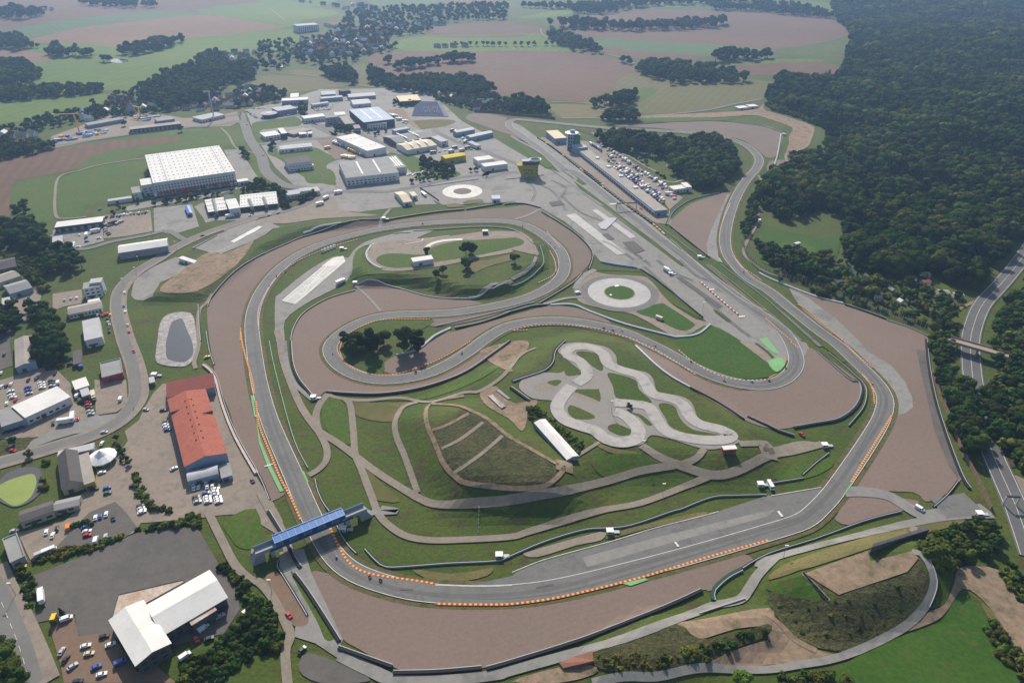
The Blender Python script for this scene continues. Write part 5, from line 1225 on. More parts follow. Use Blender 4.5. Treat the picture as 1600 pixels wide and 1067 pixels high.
# ---- start lights gantry over the straight
def gantry(s, label, h=7):
    P = [at(p[0], p[1]) for p in pts(s)]; u = (P[1] - P[0]).xy; L = u.length; c = (P[0] + P[1]) / 2
    t = empty('start_gantry', (c.x, c.y, hz(c.x, c.y)), math.atan2(u.y, u.x)); tag(t, label, 'gantry')
    for q in (-L/2, L/2): mb = MB(); box(mb, q - .4, q + .4, -.4, .4, 0, h - .01); build(mb, 'post', 'metal', t)
    mb = MB(); box(mb, -L/2, L/2, -.5, .5, h, h + 1.1); build(mb, 'beam', 'w_dark', t)
gantry('@21 650,245 775,240', 'thin dark start gantry spanning the straight beside the pit wall')
gantry('@32 1465,1020 1545,1025', 'pale sign gantry over the main road at the lower right', 6.5)
# ---- sliding ramp, wall of the black stand, etc.
def solid(name, label, cat, s, h, m, parts=None):
    P = [at(p[0], p[1]) for p in pts(s)]; c = sum(P, Vector()) / len(P); n = len(P)
    if sum(a.x * b.y - b.x * a.y for a, b in zip(P, P[1:] + P[:1])) < 0: P = P[::-1]
    V = [(p.x - c.x, p.y - c.y, p.z - c.z + dz) for dz in (-.5, h) for p in P]
    F = [tuple(range(n))[::-1], tuple(range(n, 2 * n))] + [(i, (i + 1) % n, n + (i + 1) % n, n + i) for i in range(n)]
    o = mesh_obj(name, V, F, M[m]); o.location = c; return tag(o, label, cat)
solid('ramp_plate', 'grey-blue stepped ramp plate lying across the shorter pale sliding strip', 'ramp', '@21 535,340 600,300 655,300 640,322 585,372 555,368', 1.2, 'r_light')
solid('hay_stack', 'row of white wrapped bales on bare ground near the kart track', 'bales', '@12 1450,345 1480,340 1560,410 1535,425', 1.2, 'liner')
solid('pallet_row', 'second line of pale blocks beside the wrapped bales', 'blocks', '@12 1500,310 1520,305 1590,360 1575,365', 1.0, 'r_grey')
solid('retaining_wall', 'long dark retaining wall casting shade on the bare plateau at lower right', 'wall', '@33 632,262 640,240 978,130 990,150', 5.0, 'w_dark')
solid('retaining_wall', 'short red-brown wall block at the bottom edge below the long tyre barrier', 'wall', '@23 295,955 380,915 500,880 510,940 320,985', 1.5, 'w_brick')
solid('fountain_plinth', 'pale stone disc on the mown centre of the big skid circle, upper one', 'plinth', '@21 640,718 665,716 668,724 645,727', .6, 'awhite')
solid('fountain_plinth', 'pale stone disc on the mown centre of the big skid circle, lower one', 'plinth', '@21 610,775 622,774 624,781 612,782', .6, 'awhite')
# ---- silos and cranes, building-material yard in the upper left
def crane(px, py, h, jib, ang, label, m):
    p = at(px, py); t = empty('tower_crane', p, R(ang)); tag(t, label, 'crane')
    mb = MB(); box(mb, -.8, .8, -.8, .8, 0, h); build(mb, 'mast', m, t); mb = MB(); box(mb, -8, jib, -.5, .5, h + .01, h + 1.1); build(mb, 'jib', m, t); mb = MB(); box(mb, -8, -5, -1, 1, h - 2, h - .01); build(mb, 'counterweight', 'conc', t)
crane(124, 206, 26, 30, 190, 'tall yellow tower crane standing in the blue building-material yard', 'yellowpaint')
crane(220, 184, 16, 14, 150, 'small yellow crane beside the far hall of the material yard', 'yellowpaint')
crane(335, 186, 42, 3, 0, 'slim grey lattice mast rising right of the flat building upper left', 'metal')
for i in range(46):
    u_, v_ = random.random(), random.random(); px = 78 + 90 * u_; py = 222 - 14 * u_ * 1.2 - 8 * v_ + 4
    if i > 34: px, py = random.uniform(203, 246), random.uniform(181, 190)
    p = at(px, py); mb = MB(); l_, w_ = random.uniform(4, 11), random.uniform(2.5, 4.5); box(mb, -l_ / 2, l_ / 2, -w_ / 2, w_ / 2, 0, random.uniform(1.5, 3.2))
    m_ = random.choice(['bluepaint', 'bluepaint', 'bluepaint', 'bluelight', 'yellowpaint', 'pale'])
    o = build(mb, 'material_stack', m_); o.location = p; o.rotation_euler.z = random.uniform(-.2, .5)
    tag(o, {'bluepaint': 'blue wrapped stack of building material in the yard by the crane', 'bluelight': 'light blue stack of building material in the yard by the crane', 'yellowpaint': 'yellow stack in the yard by the crane', 'pale': 'pale grey stack in the yard by the crane'}[m_], 'material stack', 'stacks in the building-material yard: ' + m_)
# ================================================================ BARRIERS AND FENCES
def wall_part(C, off, w, z0, z1):
    C = offset(C, off) if off else C; V, F = [], []
    for i, p in enumerate(C):
        a, b = C[max(i - 1, 0)], C[min(i + 1, len(C) - 1)]; t = (b - a).normalized(); n = Vector((-t.y, t.x)) * w / 2; z = hz(p.x, p.y)
        V += [(*(p - n), z + z0), (*(p + n), z + z0), (*(p + n), z + z1), (*(p - n), z + z1)]
    for i in range(len(C) - 1):
        k = 4 * i
        for q in range(4): r = (q + 1) % 4; F.append((k + q, k + r, k + 4 + r, k + 4 + q))
    F += [(0, 1, 2, 3), tuple(4 * (len(C) - 1) + q for q in (3, 2, 1, 0))]; return V, F
def rel(V, o): return [(v[0] - o[0], v[1] - o[1], v[2] - o[2]) for v in V]
M['cushion'] = mat('grey_white_cushion', (.50,.52,.56), (.40,.42,.46), .3)
BK = {'tyre': [('tyre_stack', 'tyre', 0, 1.3, 1.25), ('conveyor_belt', 'rail', .95, .35, 1.35)], 'rail': [('guard_rail', 'rail', 0, .35, 1.1), ('guard_rail', 'black', .5, .5, .9)], 'air': [('air_cushion', 'cushion', 0, 1.1, 1.2), ('guard_rail', 'rail', 1.1, .3, 1.2)],
      'conc': [('barrier_wall', 'conc', 0, .7, 1.3)], 'rust': [('barrier_wall', 'pinkwall', 0, 1.4, 1.6), ('guard_rail', 'rail', 1.6, .3, 1.1)], 'blue': [('banner', 'bluelight', 0, .4, 1.8), ('banner_rail', 'awhite', .5, .3, 1.2)],
      'fence': [], 'board': [], 'green': [('guard_rail', 'greenrail', 0, .4, 1.1)], 'tg': [('tyre_stack', 'greendark', 0, 1.5, 1.3), ('conveyor_belt', 'rail', -1.1, .4, 1.2)]}
M['pinkwall'] = mat('pinkish_white_wall', (.55,.47,.44), (.45,.36,.33), .3); M['greenrail'] = mat('pale_green_rail', (.30,.42,.36)); M['greendark'] = mat('dark_green_tyres', (.03,.07,.055)); M['mesh'] = mat('fence_mesh', (.07,.06,.065)); M['boardm'] = mat('weathered_boards', (.20,.12,.085), (.15,.10,.08), .2, fine=(1,.2))
def barrier(kind, label, s, h=1.2):
    C = resample(centre(s, 4), 3.5); c = C[len(C) // 2]; o0 = (c.x, c.y, hz(c.x, c.y))
    t = empty({'tyre': 'tyre_barrier', 'tg': 'tyre_barrier', 'rail': 'guard_rail', 'green': 'guard_rail', 'air': 'air_fence', 'conc': 'concrete_barrier', 'rust': 'boundary_wall', 'blue': 'banner_fence', 'fence': 'catch_fence', 'board': 'board_fence'}[kind], o0)
    tag(t, label, {'tyre': 'tyre barrier', 'tg': 'tyre barrier', 'rail': 'guard rail', 'green': 'guard rail', 'air': 'air fence', 'conc': 'barrier', 'rust': 'wall', 'blue': 'fence', 'fence': 'fence', 'board': 'fence'}[kind])
    for nm, m_, off, w, hh in BK[kind]:
        V, F = wall_part(C, off, w, -.2, hh); mesh_obj(nm if nm != 'guard_rail' else 'rail', rel(V, o0), F, M[m_], t)
    if kind in ('fence', 'board'):
        for k, p in enumerate(C[::2 if kind == 'board' else 1]):
            mb = MB(); z = hz(p.x, p.y) - o0[2]; tube(mb, (p.x - c.x, p.y - c.y, z), (p.x - c.x, p.y - c.y, z + h + .2), .11, n=4); build(mb, 'post', 'metal', t)
        if kind == 'board':
            for k in range(0, len(C) - 1):
                V, F = wall_part(C[k:k + 2], 0, .12, .1, h); mesh_obj('board_panel', rel(V, o0), F, M['boardm'], t)
        else:
            V, F = [], []
            for k in range(9):
                v, f = wall_part(C, 0, .05, h * (k + .5) / 9, h * (k + .5) / 9 + .16); b = len(V); V += v; F += [tuple(b + i for i in q) for q in f]
            o = mesh_obj('wire_mesh', rel(V, o0), F, M['mesh'], t); o['kind'] = 'stuff'
    return t
BR = '''tyre|short tyre barrier at the lower left corner of the bottom gravel trap|@13 515,852 620,890 850,972
tyre|black tyre barrier along the bottom edge, left of the narrow gap|@13 858,1010 1100,1005 1300,990 1425,978
tyre|longest curving tyre barrier along the lower side of the bottom gravel trap|@13 1440,985 1600,940 @23 0,945 400,815 700,700 1000,580 1190,492
tg|green-black tyre barrier at the right end of the bottom gravel trap|@23 1255,555 1250,500 1290,450 1360,395 1440,355
rail|guard rail from the green tyre barrier rising to the right-hand access road|@23 1440,355 1600,265 @33 0,270 300,170 600,60 830,0
conc|white concrete wall beside the service road below the green tyre barrier|@23 1170,638 1300,595 1455,545
rail|guard rail closing the right gravel trap at its lower corner|@32 1035,1035 1120,960 1190,870
tyre|tyre and rail barrier down the right edge of the large right gravel trap|@32 985,-10 1000,150 1035,340 1100,560 1200,830 1255,920
air|row of white air cushions on the outside of the kink below the forest|@31 -60,640 0,672 120,722 300,790 470,832
tyre|tyre barrier along the upper edge of the right gravel trap|@31 480,840 600,880 735,930
rail|low rail at the uppermost corner of the right gravel trap|@31 740,938 860,975 1000,1037
rail|curved guard rail around the outside of the left gravel trap|@11 775,302 530,352 300,412 200,455 0,545 @01 1450,648 1330,780 1300,850
air|pale block wall on the bank above the left gravel trap|@11 300,398 400,370 535,350
tyre|tyre barrier along the top gravel strip, left half|@11 805,312 1100,265 1305,245
tyre|tyre barrier along the top gravel strip, right half|@11 1315,245 1540,208
tyre|curved tyre barrier above the gravel next to the paved apron|@11 1555,215 1600,208 @21 0,208 80,210 180,236
tyre|long tyre barrier between the grey gravel and the paved apron|@21 187,262 300,330 400,400 480,480 500,540 475,620
rail|guard rail from the skid circle down to the gravel gap|@21 440,640 370,710 170,830
tyre|tyre barrier left of the skid circle access road|@21 -40,895 50,872 130,850 220,842
air|long pale wall sweeping round below the skid circle to the right|@21 240,842 380,840 480,880 700,960 980,1032 1040,1042 1160,1025 1240,962
rail|grey rail below the middle gravel strip, upper of two|@11 1120,975 1300,935 1450,900 1600,862 @21 60,842 140,826
tyre|black tyre barrier below the middle gravel strip, lower of two|@11 1245,988 1420,950 1600,885
air|white air fence curving below the tree island|@11 1215,985 1120,1030 1075,1067 @12 1085,0 1000,55 870,87
tyre|black tyre barrier round the outside of the hairpin gravel|@12 440,318 600,330 800,330 1050,290 1300,200 1480,80 1590,0
tyre|tyre barrier on the left side of the hairpin gravel|@12 215,0 225,130 260,230 330,320 372,372
rail|guard rail under the dark bank of the upper infield|@11 620,715 770,712 900,738 1100,792 1330,802 1450,775 1600,730
green|pale green rail around the right end of the upper infield|@21 0,730 100,680 190,600 195,540 175,470
rail|rail on the left side of the hairpin gravel, upper part|@11 620,750 450,800 300,890 235,985 218,1067
air|short white fence at the left end of the training loop|@11 735,460 690,510 700,560 740,595 785,615
rail|straight rail beside the connecting lane of the upper infield|@11 860,396 920,390 970,390
rail|long rail along the back of the upper infield loop|@11 980,380 1100,372 1350,355 1500,355 1600,370 @21 60,400 135,460
green|pale green rail on the grass right of the left straight|@12 85,0 100,90 150,300 240,620 330,800
rail|rail beside the track just above the footbridge|@12 370,860 385,930 420,1010 460,1064
rail|rail ending in a white block just below the footbridge|@13 500,72 530,140 580,215 628,262
rail|long guard rail along the foot of the infield slope above the bottom straight|@13 680,235 740,300 800,345 900,348 1200,325 1500,310 1600,275 @23 0,265 200,190 450,115 600,105 750,85 1000,0 @22 1050,1052 1250,975 1400,965 1590,960
rail|lower rail of the two beside the right infield corner|@32 -20,893 100,875 225,855
rail|upper rail of the two climbing at the right infield corner|@32 215,835 300,760 380,698
tyre|black tyre barrier curving round the right hairpin gravel|@32 160,542 300,517 450,487 555,405 590,305 565,248 520,242 410,150 315,68
rail|inner rail between the hairpin gravel and the outer track|@32 375,70 460,140 540,210 600,270 615,330 590,420 500,530
air|white air fence along the upper left of the right hairpin gravel|@22 770,28 900,150 1000,225 1110,287
tyre|black tyre barrier along the lower left of the right hairpin gravel|@22 1115,292 1290,385 1450,490
tyre|short tyre barrier at the bottom of the right hairpin gravel|@22 1472,472 1600,530 @32 60,560 160,592
tyre|winding black tyre wall at the upper left of the kart track|@22 330,-5 265,60 250,130 200,180 100,215 0,248
tyre|short tyre wall left of the kart track|@22 -10,290 40,325 105,372
rail|rail and hedge line behind the long white shed|@22 150,412 200,480 320,570 440,660
blue|blue and white banner fence above the skid circle|@21 552,575 660,595 785,612
fence|catch fence on the slope between the skid circle and the paved apron|@21 800,620 900,685 1060,815 1195,925
rail|pit wall with tyre blocks between the straight and the pit lane|@c 610,265 830,400 1200,690 1600,1000 @21 440,0 720,218 880,332 955,398
green|green-grey double rail left of the start straight|@21 250,0 380,90 500,180 640,280 760,370
rail|guard rail from the pit exit along the straight|@21 885,320 1000,410 1170,540
tyre|tyre barrier along the lower left side of the triangular gravel trap|@21 985,348 1100,440 1232,545
tg|dark green tyre barrier around the top of the triangular gravel trap|@21 962,340 1000,260 1080,200 1160,168 1290,140
rail|long rail between the straight and the returning track|@21 1225,585 1400,720 1600,885 @31 0,890 110,980 210,1066
rail|second rail beside the returning track|@21 1300,585 1450,700 1600,815 @31 130,930 280,1060
rail|rail along the far gravel trap at the first corner, right part|@20 600,790 830,775 1230,758 1450,775 1600,800 @30 110,842
air|white wall on the right side of the far gravel trap|@30 80,840 60,960 30,1060
rust|pinkish double wall between the rust-red hall and the left gravel trap|@02 1270,150 1340,220 1390,400 1470,600 1600,830
rail|white topped barrier beside the left gravel runoff below the hall|@12 0,800 40,880 85,990
tyre|black tyre barrier left of the footbridge|@13 75,0 130,90 190,190 240,300 278,350
tyre|long tyre barrier between the two lanes below the footbridge|@13 238,390 300,470 380,590 450,700 520,812
rail|rail on the left of the pond outlet beside the left gravel trap|@02 1290,-60 1310,60 1340,150
rail|inner rail behind the left gravel trap near the pond|@01 1240,840 1245,950 1255,1067
fence|dark catch fence above the white air cushions at the edge of the forest|@21 1430,440 1480,560 1560,632 @31 0,650 200,705 400,768 600,850 740,898 1000,992
board|brown board wall running down outside the right gravel trap|@32 1020,190 1070,340 1130,480 1200,670 1300,860 1385,1050
rail|rail on the parking access slope above the road bend|@01 1205,490 1280,448 1360,405
fence|fence along the left side of the skid circle apron|@g 240,165 320,215 440,300
rail|long rail above the skid circle beside the service road|@g 240,160 500,120 860,70
rail|blue-grey kerb wall below the yellow tower|@c 90,910 400,880 700,840
rail|rail beside the far straight left of the first corner|@c 190,225 300,280 390,310
board|blue-grey noise wall beyond the far gravel trap|@10 1365,702 1480,706 1600,722 @20 130,732 270,748
rail|wall along the service lane at lower left of the footbridge|@13 140,310 135,345 200,450 320,650
rail|rail on the outer edge of the lower right ramp road|@33 985,270 1030,350 1055,440 1040,520 1005,600
fence|low fence along the slope of the lower right plateau|@33 215,385 300,480 375,560'''
for ln in BR.split('\n'):
    k_, lab, s_ = ln.split('|'); h_ = {'dark catch': 5.5, 'brown boar': 3.6, 'blue-grey ': 4.0}.get(lab[:10], 1.8); barrier(k_, lab, s_, h_)
# coloured tyre blocks on the straight, as in a chicane
def blocks(s, label, grp):
    C = resample(centre(s, 3), 2.4)
    for k, p in enumerate(C):
        mb = MB(); box(mb, -.8, .8, -.5, .5, 0, .9); o = build(mb, 'plastic_barrier', 'redpaint' if k % 2 else 'awhite'); o.location = (p.x, p.y, .4); q = C[min(k + 1, len(C) - 1)] - C[max(k - 1, 0)]; o.rotation_euler.z = math.atan2(q.y, q.x)
        tag(o, ('red ' if k % 2 else 'white ') + label, 'plastic barrier', grp + (' red' if k % 2 else ' white'))
blocks('@21 1185,705 1290,800 1410,902', 'block in the line of blocks down the middle of the asphalt near the hairpin', 'line of blocks on the asphalt,')
def tyre_posts():
    C = resample(centre('@c 620,268 830,400 1200,690 1600,1000 @21 440,0 720,218 880,332 955,398'), 7.0)
    for k, p in enumerate(offset(C, -1.3)):
        mb = MB(); box(mb, -1.6, 1.6, -.6, .6, 0, 1.3); o = build(mb, 'tyre_block', 'yellowpaint' if k % 9 == 4 or k > len(C) - 6 else 'tyre'); o.location = (p.x, p.y, .3); o.rotation_euler.z = -.95
        tag(o, 'yellow block standing against the pit wall' if o.data.materials[0] == M['yellowpaint'] else 'black tyre block standing against the pit wall', 'tyre block', 'tyre blocks along the pit wall' + (' yellow' if o.data.materials[0] == M['yellowpaint'] else ''))
tyre_posts()
# lamp posts / masts
def mast(px, py, h, label, name='lamp_post', m='metal', arm=True, grp=None):
    p = at(px, py); t = empty(name, p); tag(t, label, name.replace('_', ' '), grp)
    mb = MB(); tube(mb, (0, 0, 0), (0, 0, h), .16, .1, 6); build(mb, 'pole', m, t)
    if arm: mb = MB(); box(mb, -.9, .9, -.25, .25, h + .01, h + .3); build(mb, 'lamp_head', 'awhite', t)
for tl, q, nm in (('21', (205,265, 375,360, 505,500, 815,610, 1190,880), 'tall mast along the edge of the paved apron beside the gravel'), ('22', (815,690, 940,960, 620,440), 'mast in the infield near the kart track paths'), ('01', (955,420, 1030,410, 1105,495, 875,590, 855,660, 780,730), 'street lamp along the left-hand road'), ('13', (100,500,), 'lone lamp beside the lane below the footbridge'), ('33', (95,285,), 'thin mast on the service road at lower right'), ('03', (100,520,), 'street lamp beside the street at the lower left corner')):
    for i in range(0, len(q), 2):
        o_ = FR[tl]; mast(o_[0] + q[i] / 4, o_[1] + q[i + 1] / 4, 9, nm, grp=nm + ', one of several')
for i in range(7):
    o_ = FR['13']; mast(o_[0] + (1395 - i * .8) / 4, o_[1] - 6 + i * 6.3, 1.6, 'small white marker post in the dotted line down the infield slope', 'marker_post', 'awhite', False, 'dotted line of posts down the slope')
# flags / advertising pennants beside the left curve
for i in range(5):
    p = at(504 + i * 4.7, 394.5 - i * 1.9); mb = MB(); box(mb, -1.1, 1.1, -.3, .3, 0, 3.2); o = build(mb, 'advertising_pillar', 'awhite'); o.location = p; tag(o, 'white advertising pillar beside the kerb of the upper left curve', 'pillar', 'white pillars beside the upper left curve')
# ================================================================ VEHICLES
VL = '''03|car|P|390,875,60,s,in the brown paved car park, left column, upper one;415,925,55,k,in the brown paved car park, left column, middle one;458,968,35,s,in the brown paved car park, left column, lower one;540,840,15,w,in the middle of the brown paved car park, rear one;562,888,10,c,in the middle of the brown paved car park behind the white sign;655,780,15,k,beside the west wall of the white hall, upper one;695,832,20,w,close to the west wall of the white hall;607,972,25,b,bright in the middle of the brown paved car park;640,1018,15,w,in the brown paved car park, nearest the bottom edge;490,1062,10,k,cut by the bottom edge of the paved car park
03|van|P|420,672,20,w,beside the small dark cypress at the dealership drive;758,945,25,b,in the shade of the white hall;1160,905,35,w,behind the small buildings below the white wing;1545,650,-45,w,on the asphalt right of the white wing;1275,730,40,w,under the front of the white wing;603,180,75,w,next to the hedge of the upper car park
03|truck|P|267,540,95,w,at the left end of the dark empty yard
03|car|P|1380,655,30,s,at the right front of the white wing;1230,800,-60,r,below the white wing between small things;1310,795,20,k,below the white wing by the bushes;1375,1045,20,s,among the trees at the bottom;293,130,80,w,in the upper car park, left white one;333,150,70,w,in the upper car park, second white one;358,110,85,k,in the upper car park left of the orange van;540,98,10,b,row of three, top one;548,124,10,w,row of three, middle one;550,148,10,r,row of three, bottom one;663,158,80,s,near the hedge in the upper car park;600,40,80,w,row of four, left one;630,32,80,b,row of four, second one;667,18,80,w,row of four, third one;710,45,-80,k,row of four, right one;95,122,10,s,behind the flat grey building;890,5,20,w,at the hedge corner above the dark yard;140,348,15,y,at the corner below the flat grey building
03|van|P|430,98,85,o,near the two round bushes of the upper car park
03|camper|P|270,270,22,s,by the hedge beside the flat grey building;315,250,22,w,by the hedge, right of the silver one
13|car|P|208,650,-50,r,on the lane beside the red gravel strip;290,865,45,k,on the lane junction at bottom left
12|van||360,360,-60,s,at the tip of the hairpin gravel barrier
21|van||412,768,10,w,at the left edge of the big skid circle;1548,318,-70,w,on the lane in front of the forest edge
21|truck||968,632,-30,w,on the apron right of the banner fence
21|camper||920,930,-20,c,on the lush triangle below the skid circle
11|truck||530,705,25,w,beside the wet-handling surface
32|camper||12,908,-60,w,on the grass at the right infield corner
32|van||945,1050,-30,w,on the access road at the far right corner
32|car||210,585,-35,r,beside the tyre wall at the right infield corner
01|car||780,765,85,w,parked along the left road, topmost;775,850,85,b,parked along the left road, second;785,885,80,w,parked along the left road, third;800,968,85,s,parked along the left road, fourth;808,1010,85,r,parked along the left road, lowest;1055,515,15,t,driving on the road below the lawn hall;1268,408,15,k,at the junction above the small white box;497,405,80,w,in the builders yard;545,445,10,b,in the builders yard near the trees;620,425,10,w,in the builders yard, right;490,480,10,w,on the side road;405,812,80,s,in the office car park, left;445,803,80,s,in the office car park, middle;480,798,80,w,in the office car park, right;180,800,70,k,in the factory yard on the left;158,815,60,k,in the factory yard on the left, second;95,805,40,s,beside the pale gabled hall;625,245,20,b,in the planted car park by the long shed;1350,285,10,w,before the white factory, left;1565,285,10,c,before the white factory, right
01|truck||545,410,75,w,in the builders yard, left one;600,385,12,w,in the builders yard, right one;1165,142,5,r,in the logistics yard below the docks;1440,292,10,w,before the white factory
02|car|P|915,428,-10,s,at the entrance of the rust-red hall paddock;1022,432,5,k,at the west wall of the rust-red hall, top;1038,508,5,k,at the west wall of the rust-red hall, second;1040,523,5,w,at the west wall of the rust-red hall, third;1045,539,5,w,at the west wall of the rust-red hall, fourth;1050,555,8,b,at the west wall of the rust-red hall, fifth;1090,797,25,w,near the front left corner of the rust-red hall;640,640,60,w,behind the round tent;640,822,15,w,in front of the round tent;595,925,15,k,before the dark gabled hall;672,918,15,b,right of the dark gabled hall, rear one;675,950,12,g,right of the dark gabled hall, front one;835,905,10,k,at the hedge between the car parks, upper;880,1030,15,k,at the hedge between the car parks, row of three rear;885,1046,15,s,at the hedge between the car parks, row of three middle;892,1060,15,w,at the hedge between the car parks, row of three front;655,570,5,s,on the road above the round tent;85,685,-10,r,on the grass left of the road;838,65,-70,r,on the left road below the pond level;1295,100,20,y,beside the pond outlet;1580,872,-60,k,below the pinkish wall;1395,870,10,k,under the lean-to of the rust-red hall
02|car||12,285,50,w,lot;45,280,50,k,lot;72,270,55,w,lot;70,315,20,w,lot;75,338,12,w,lot;85,352,10,w,lot;100,370,60,r,lot;45,390,85,w,lot;180,245,60,k,lot;230,235,60,b,lot;262,262,10,w,lot;265,277,10,w,lot;267,292,10,w,lot;175,290,20,b,lot;180,308,15,b,lot;186,328,15,s,lot;325,248,10,k,lot;325,264,10,k,lot;328,280,10,s,lot;345,205,60,k,lot;370,150,20,r,lot;440,110,40,b,lot;440,145,20,k,lot;335,515,85,k,lot;488,485,85,r,lot;40,570,15,k,lot;70,562,15,k,lot;103,552,15,k,lot;135,540,15,b,lot;8,200,70,w,lot;28,85,70,k,lot
02|car||552,382,10,r,rowr;555,400,10,r,rowr;560,418,8,k,rowr;565,438,8,s,rowr;572,456,8,s,rowr
02|van|P|367,260,80,w,in the used car lot;505,150,85,b,beside the overgrown brown block;487,340,60,w,before the small grey box;757,362,70,w,on the forecourt of the red-walled kiosk;505,378,-50,k,next to the row of red cars
02|truck|P|590,350,-80,c,beside the row of red cars;460,482,85,w,at the open yard by the white workshop;415,508,8,w,lying along the concrete pad
02|car||1205,880,80,w,grid;1212,900,80,w,grid;1215,920,80,w,grid;1240,890,80,k,grid;1243,912,80,w,grid;1285,865,80,w,grid;1290,888,80,w,grid;1298,910,80,w,grid;1325,880,80,k,grid;1330,905,80,w,grid;1350,925,15,w,grid;1345,942,15,w,grid;1348,960,15,s,grid;1228,975,12,k,grid;1233,990,12,k,grid;1238,1004,12,s,grid;1298,975,12,w,grid;1300,990,12,w,grid;1303,1005,12,w,grid;1362,978,12,w,grid;1366,992,12,w,grid;1370,1006,12,w,grid;1290,950,12,b,grid
11|car||85,280,15,s,on the road under the white factory, left;140,268,20,k,on the road under the white factory, right
11|truck||400,215,15,w,on the tan yard, front one;438,178,28,w,on the tan yard, middle one;515,143,10,w,on the tan yard, rear one
11|bus||1050,155,-40,w,beside the white-roofed building near the skid circle
d|car||775,838,-40,w,in the pit lane before the garages, first;838,895,-35,s,in the pit lane before the garages, second;835,960,-30,o,in the pit lane near the end of the garages
l|truck||1260,915,10,y,standing alone in the red yard
l|car||145,585,60,k,on the main road before the roundabout;70,440,70,w,on the roundabout beside the round showroom;370,1005,30,s,on the main road bend'''
GD = {'lot': ('in the used car lot at the left', 'cars in the used car lot'), 'rowr': ('in the short row beside the cream lorry', 'short row of cars beside the cream lorry'), 'grid': ('in the packed block in front of the rust-red hall', 'cars packed in front of the rust-red hall')}
for ln in VL.split('\n'):
    tl, kd, pp, rest = ln.split('|', 3); fx, fy, fs = FR[tl]
    for it in rest.split(';'):
        x_, y_, a_, c_, w_ = it.split(',', 4)
        kn = {'car': 'car', 'van': 'van', 'camper': 'camper van', 'truck': 'lorry', 'bus': 'coach'}[kd]
        if w_ in GD: lab, g_ = '%s %s %s' % (CN[c_], kn, GD[w_][0]), GD[w_][1] + ', ' + CN[c_] + ' ones'
        else: lab, g_ = '%s %s %s' % (CN[c_], kn, w_), None
        vehicle(fx + float(x_) / fs, fy + float(y_) / fs, float(a_), c_, lab, g_, kd, parts=(pp == 'P'))
def vrow(tl, x0, y0, x1, y1, n, ang, kinds, cols, where, grp, jx=4, jy=3):
    fx, fy, fs = FR[tl]
    for i in range(n):
        t = i / max(1, n - 1); x = fx + (x0 + (x1 - x0) * t + random.uniform(-jx, jx)) / fs; y = fy + (y0 + (y1 - y0) * t + random.uniform(-jy, jy)) / fs
        k = random.choice(kinds); c = random.choice(cols); kn = {'car': 'car', 'van': 'van', 'camper': 'camper van', 'truck': 'lorry', 'bus': 'coach'}[k]
        vehicle(x, y, ang + random.uniform(-6, 6), c, '%s %s %s' % (CN[c], kn, where), '%s, %s %s' % (grp, CN[c], kn), k)
MX_ = ['camper', 'van', 'van', 'car', 'truck']; CX = ['w', 'w', 'w', 'w', 's', 'w', 'k', 'b', 's']
vrow('d', 335, 145, 1200, 720, 25, 40, MX_, CX, 'in the far row of the paddock', 'far paddock row', 12, 8)
vrow('d', 330, 165, 1180, 745, 14, 40, ['car', 'van'], CX, 'in the far row of the paddock', 'far paddock row', 14, 9)
vrow('d', 385, 265, 830, 590, 16, 35, MX_, CX, 'in the middle row of the paddock', 'middle paddock row', 12, 10)
vrow('d', 400, 330, 1130, 850, 28, 35, MX_, CX + ['o'], 'in the crowded inner row of the paddock', 'inner paddock row', 14, 9)
vrow('d', 440, 400, 1110, 880, 24, 35, ['van', 'car', 'camper'], CX + ['r'], 'in the row nearest the pit garages', 'paddock row next to the garages', 12, 8)
vrow('d', 830, 610, 1080, 770, 9, 35, ['van', 'car', 'camper'], CX, 'in the row nearest the pit garages', 'paddock row next to the garages', 18, 8)
vrow('d', 1190, 760, 1270, 830, 6, 10, ['van', 'car', 'truck'], ['w', 'o', 's'], 'at the lower right end of the paddock', 'lower end of the paddock', 30, 20)
vrow('d', 190, 140, 310, 215, 5, -40, ['truck'], ['w', 's', 'b'], 'behind the control tower', 'lorries behind the control tower', 3, 3)
vrow('l', 215, 362, 380, 352, 7, 70, ['car'], ['w', 's', 'k'], 'on the terrace of the round showroom', 'cars on the terrace of the round showroom')
vrow('l', 140, 400, 280, 490, 8, 20, ['car'], ['w', 's', 'k', 'b'], 'curving round the showroom terrace', 'cars curving round the showroom terrace')
vrow('l', 345, 492, 500, 470, 7, 60, ['car'], ['w', 's'], 'below the round showroom', 'cars below the round showroom')
vrow('l', 620, 465, 760, 450, 7, 60, ['car'], ['w', 's', 'r'], 'before the grey stepped showroom', 'cars before the stepped showroom')
for k_ in range(4): vrow('l', 1050 + 15 * k_, 345 + 14 * k_, 1330 - 10 * k_, 322 + 16 * k_, 12, 70, ['car'], ['w', 'w', 's', 'k', 'b'], 'in the crowded lot of the industrial area', 'cars in the crowded lot')
vrow('e', 285, 628, 415, 668, 6, 28, ['truck'], ['w', 's'], 'in the rear row beside the bright white hall', 'rear row of lorries beside the white hall', 2, 2)
vrow('e', 445, 700, 595, 755, 7, 28, ['truck'], ['w', 'y', 'y', 's'], 'in the front row beside the bright white hall', 'front row of lorries beside the white hall', 2, 2)
vrow('e', 385, 775, 470, 790, 3, 10, ['truck'], ['w', 'y'], 'at the near edge of the red yard', 'lorries at the edge of the red yard', 3, 2)
vrow('e', 655, 485, 810, 475, 6, 70, ['car'], ['w', 'k', 's'], 'before the office with white front', 'cars before the white-fronted office')
vrow('e', 885, 350, 1030, 430, 8, 0, ['car', 'van', 'truck'], CX, 'in the yard right of the pale blue roof', 'vehicles right of the pale blue roof', 14, 10)
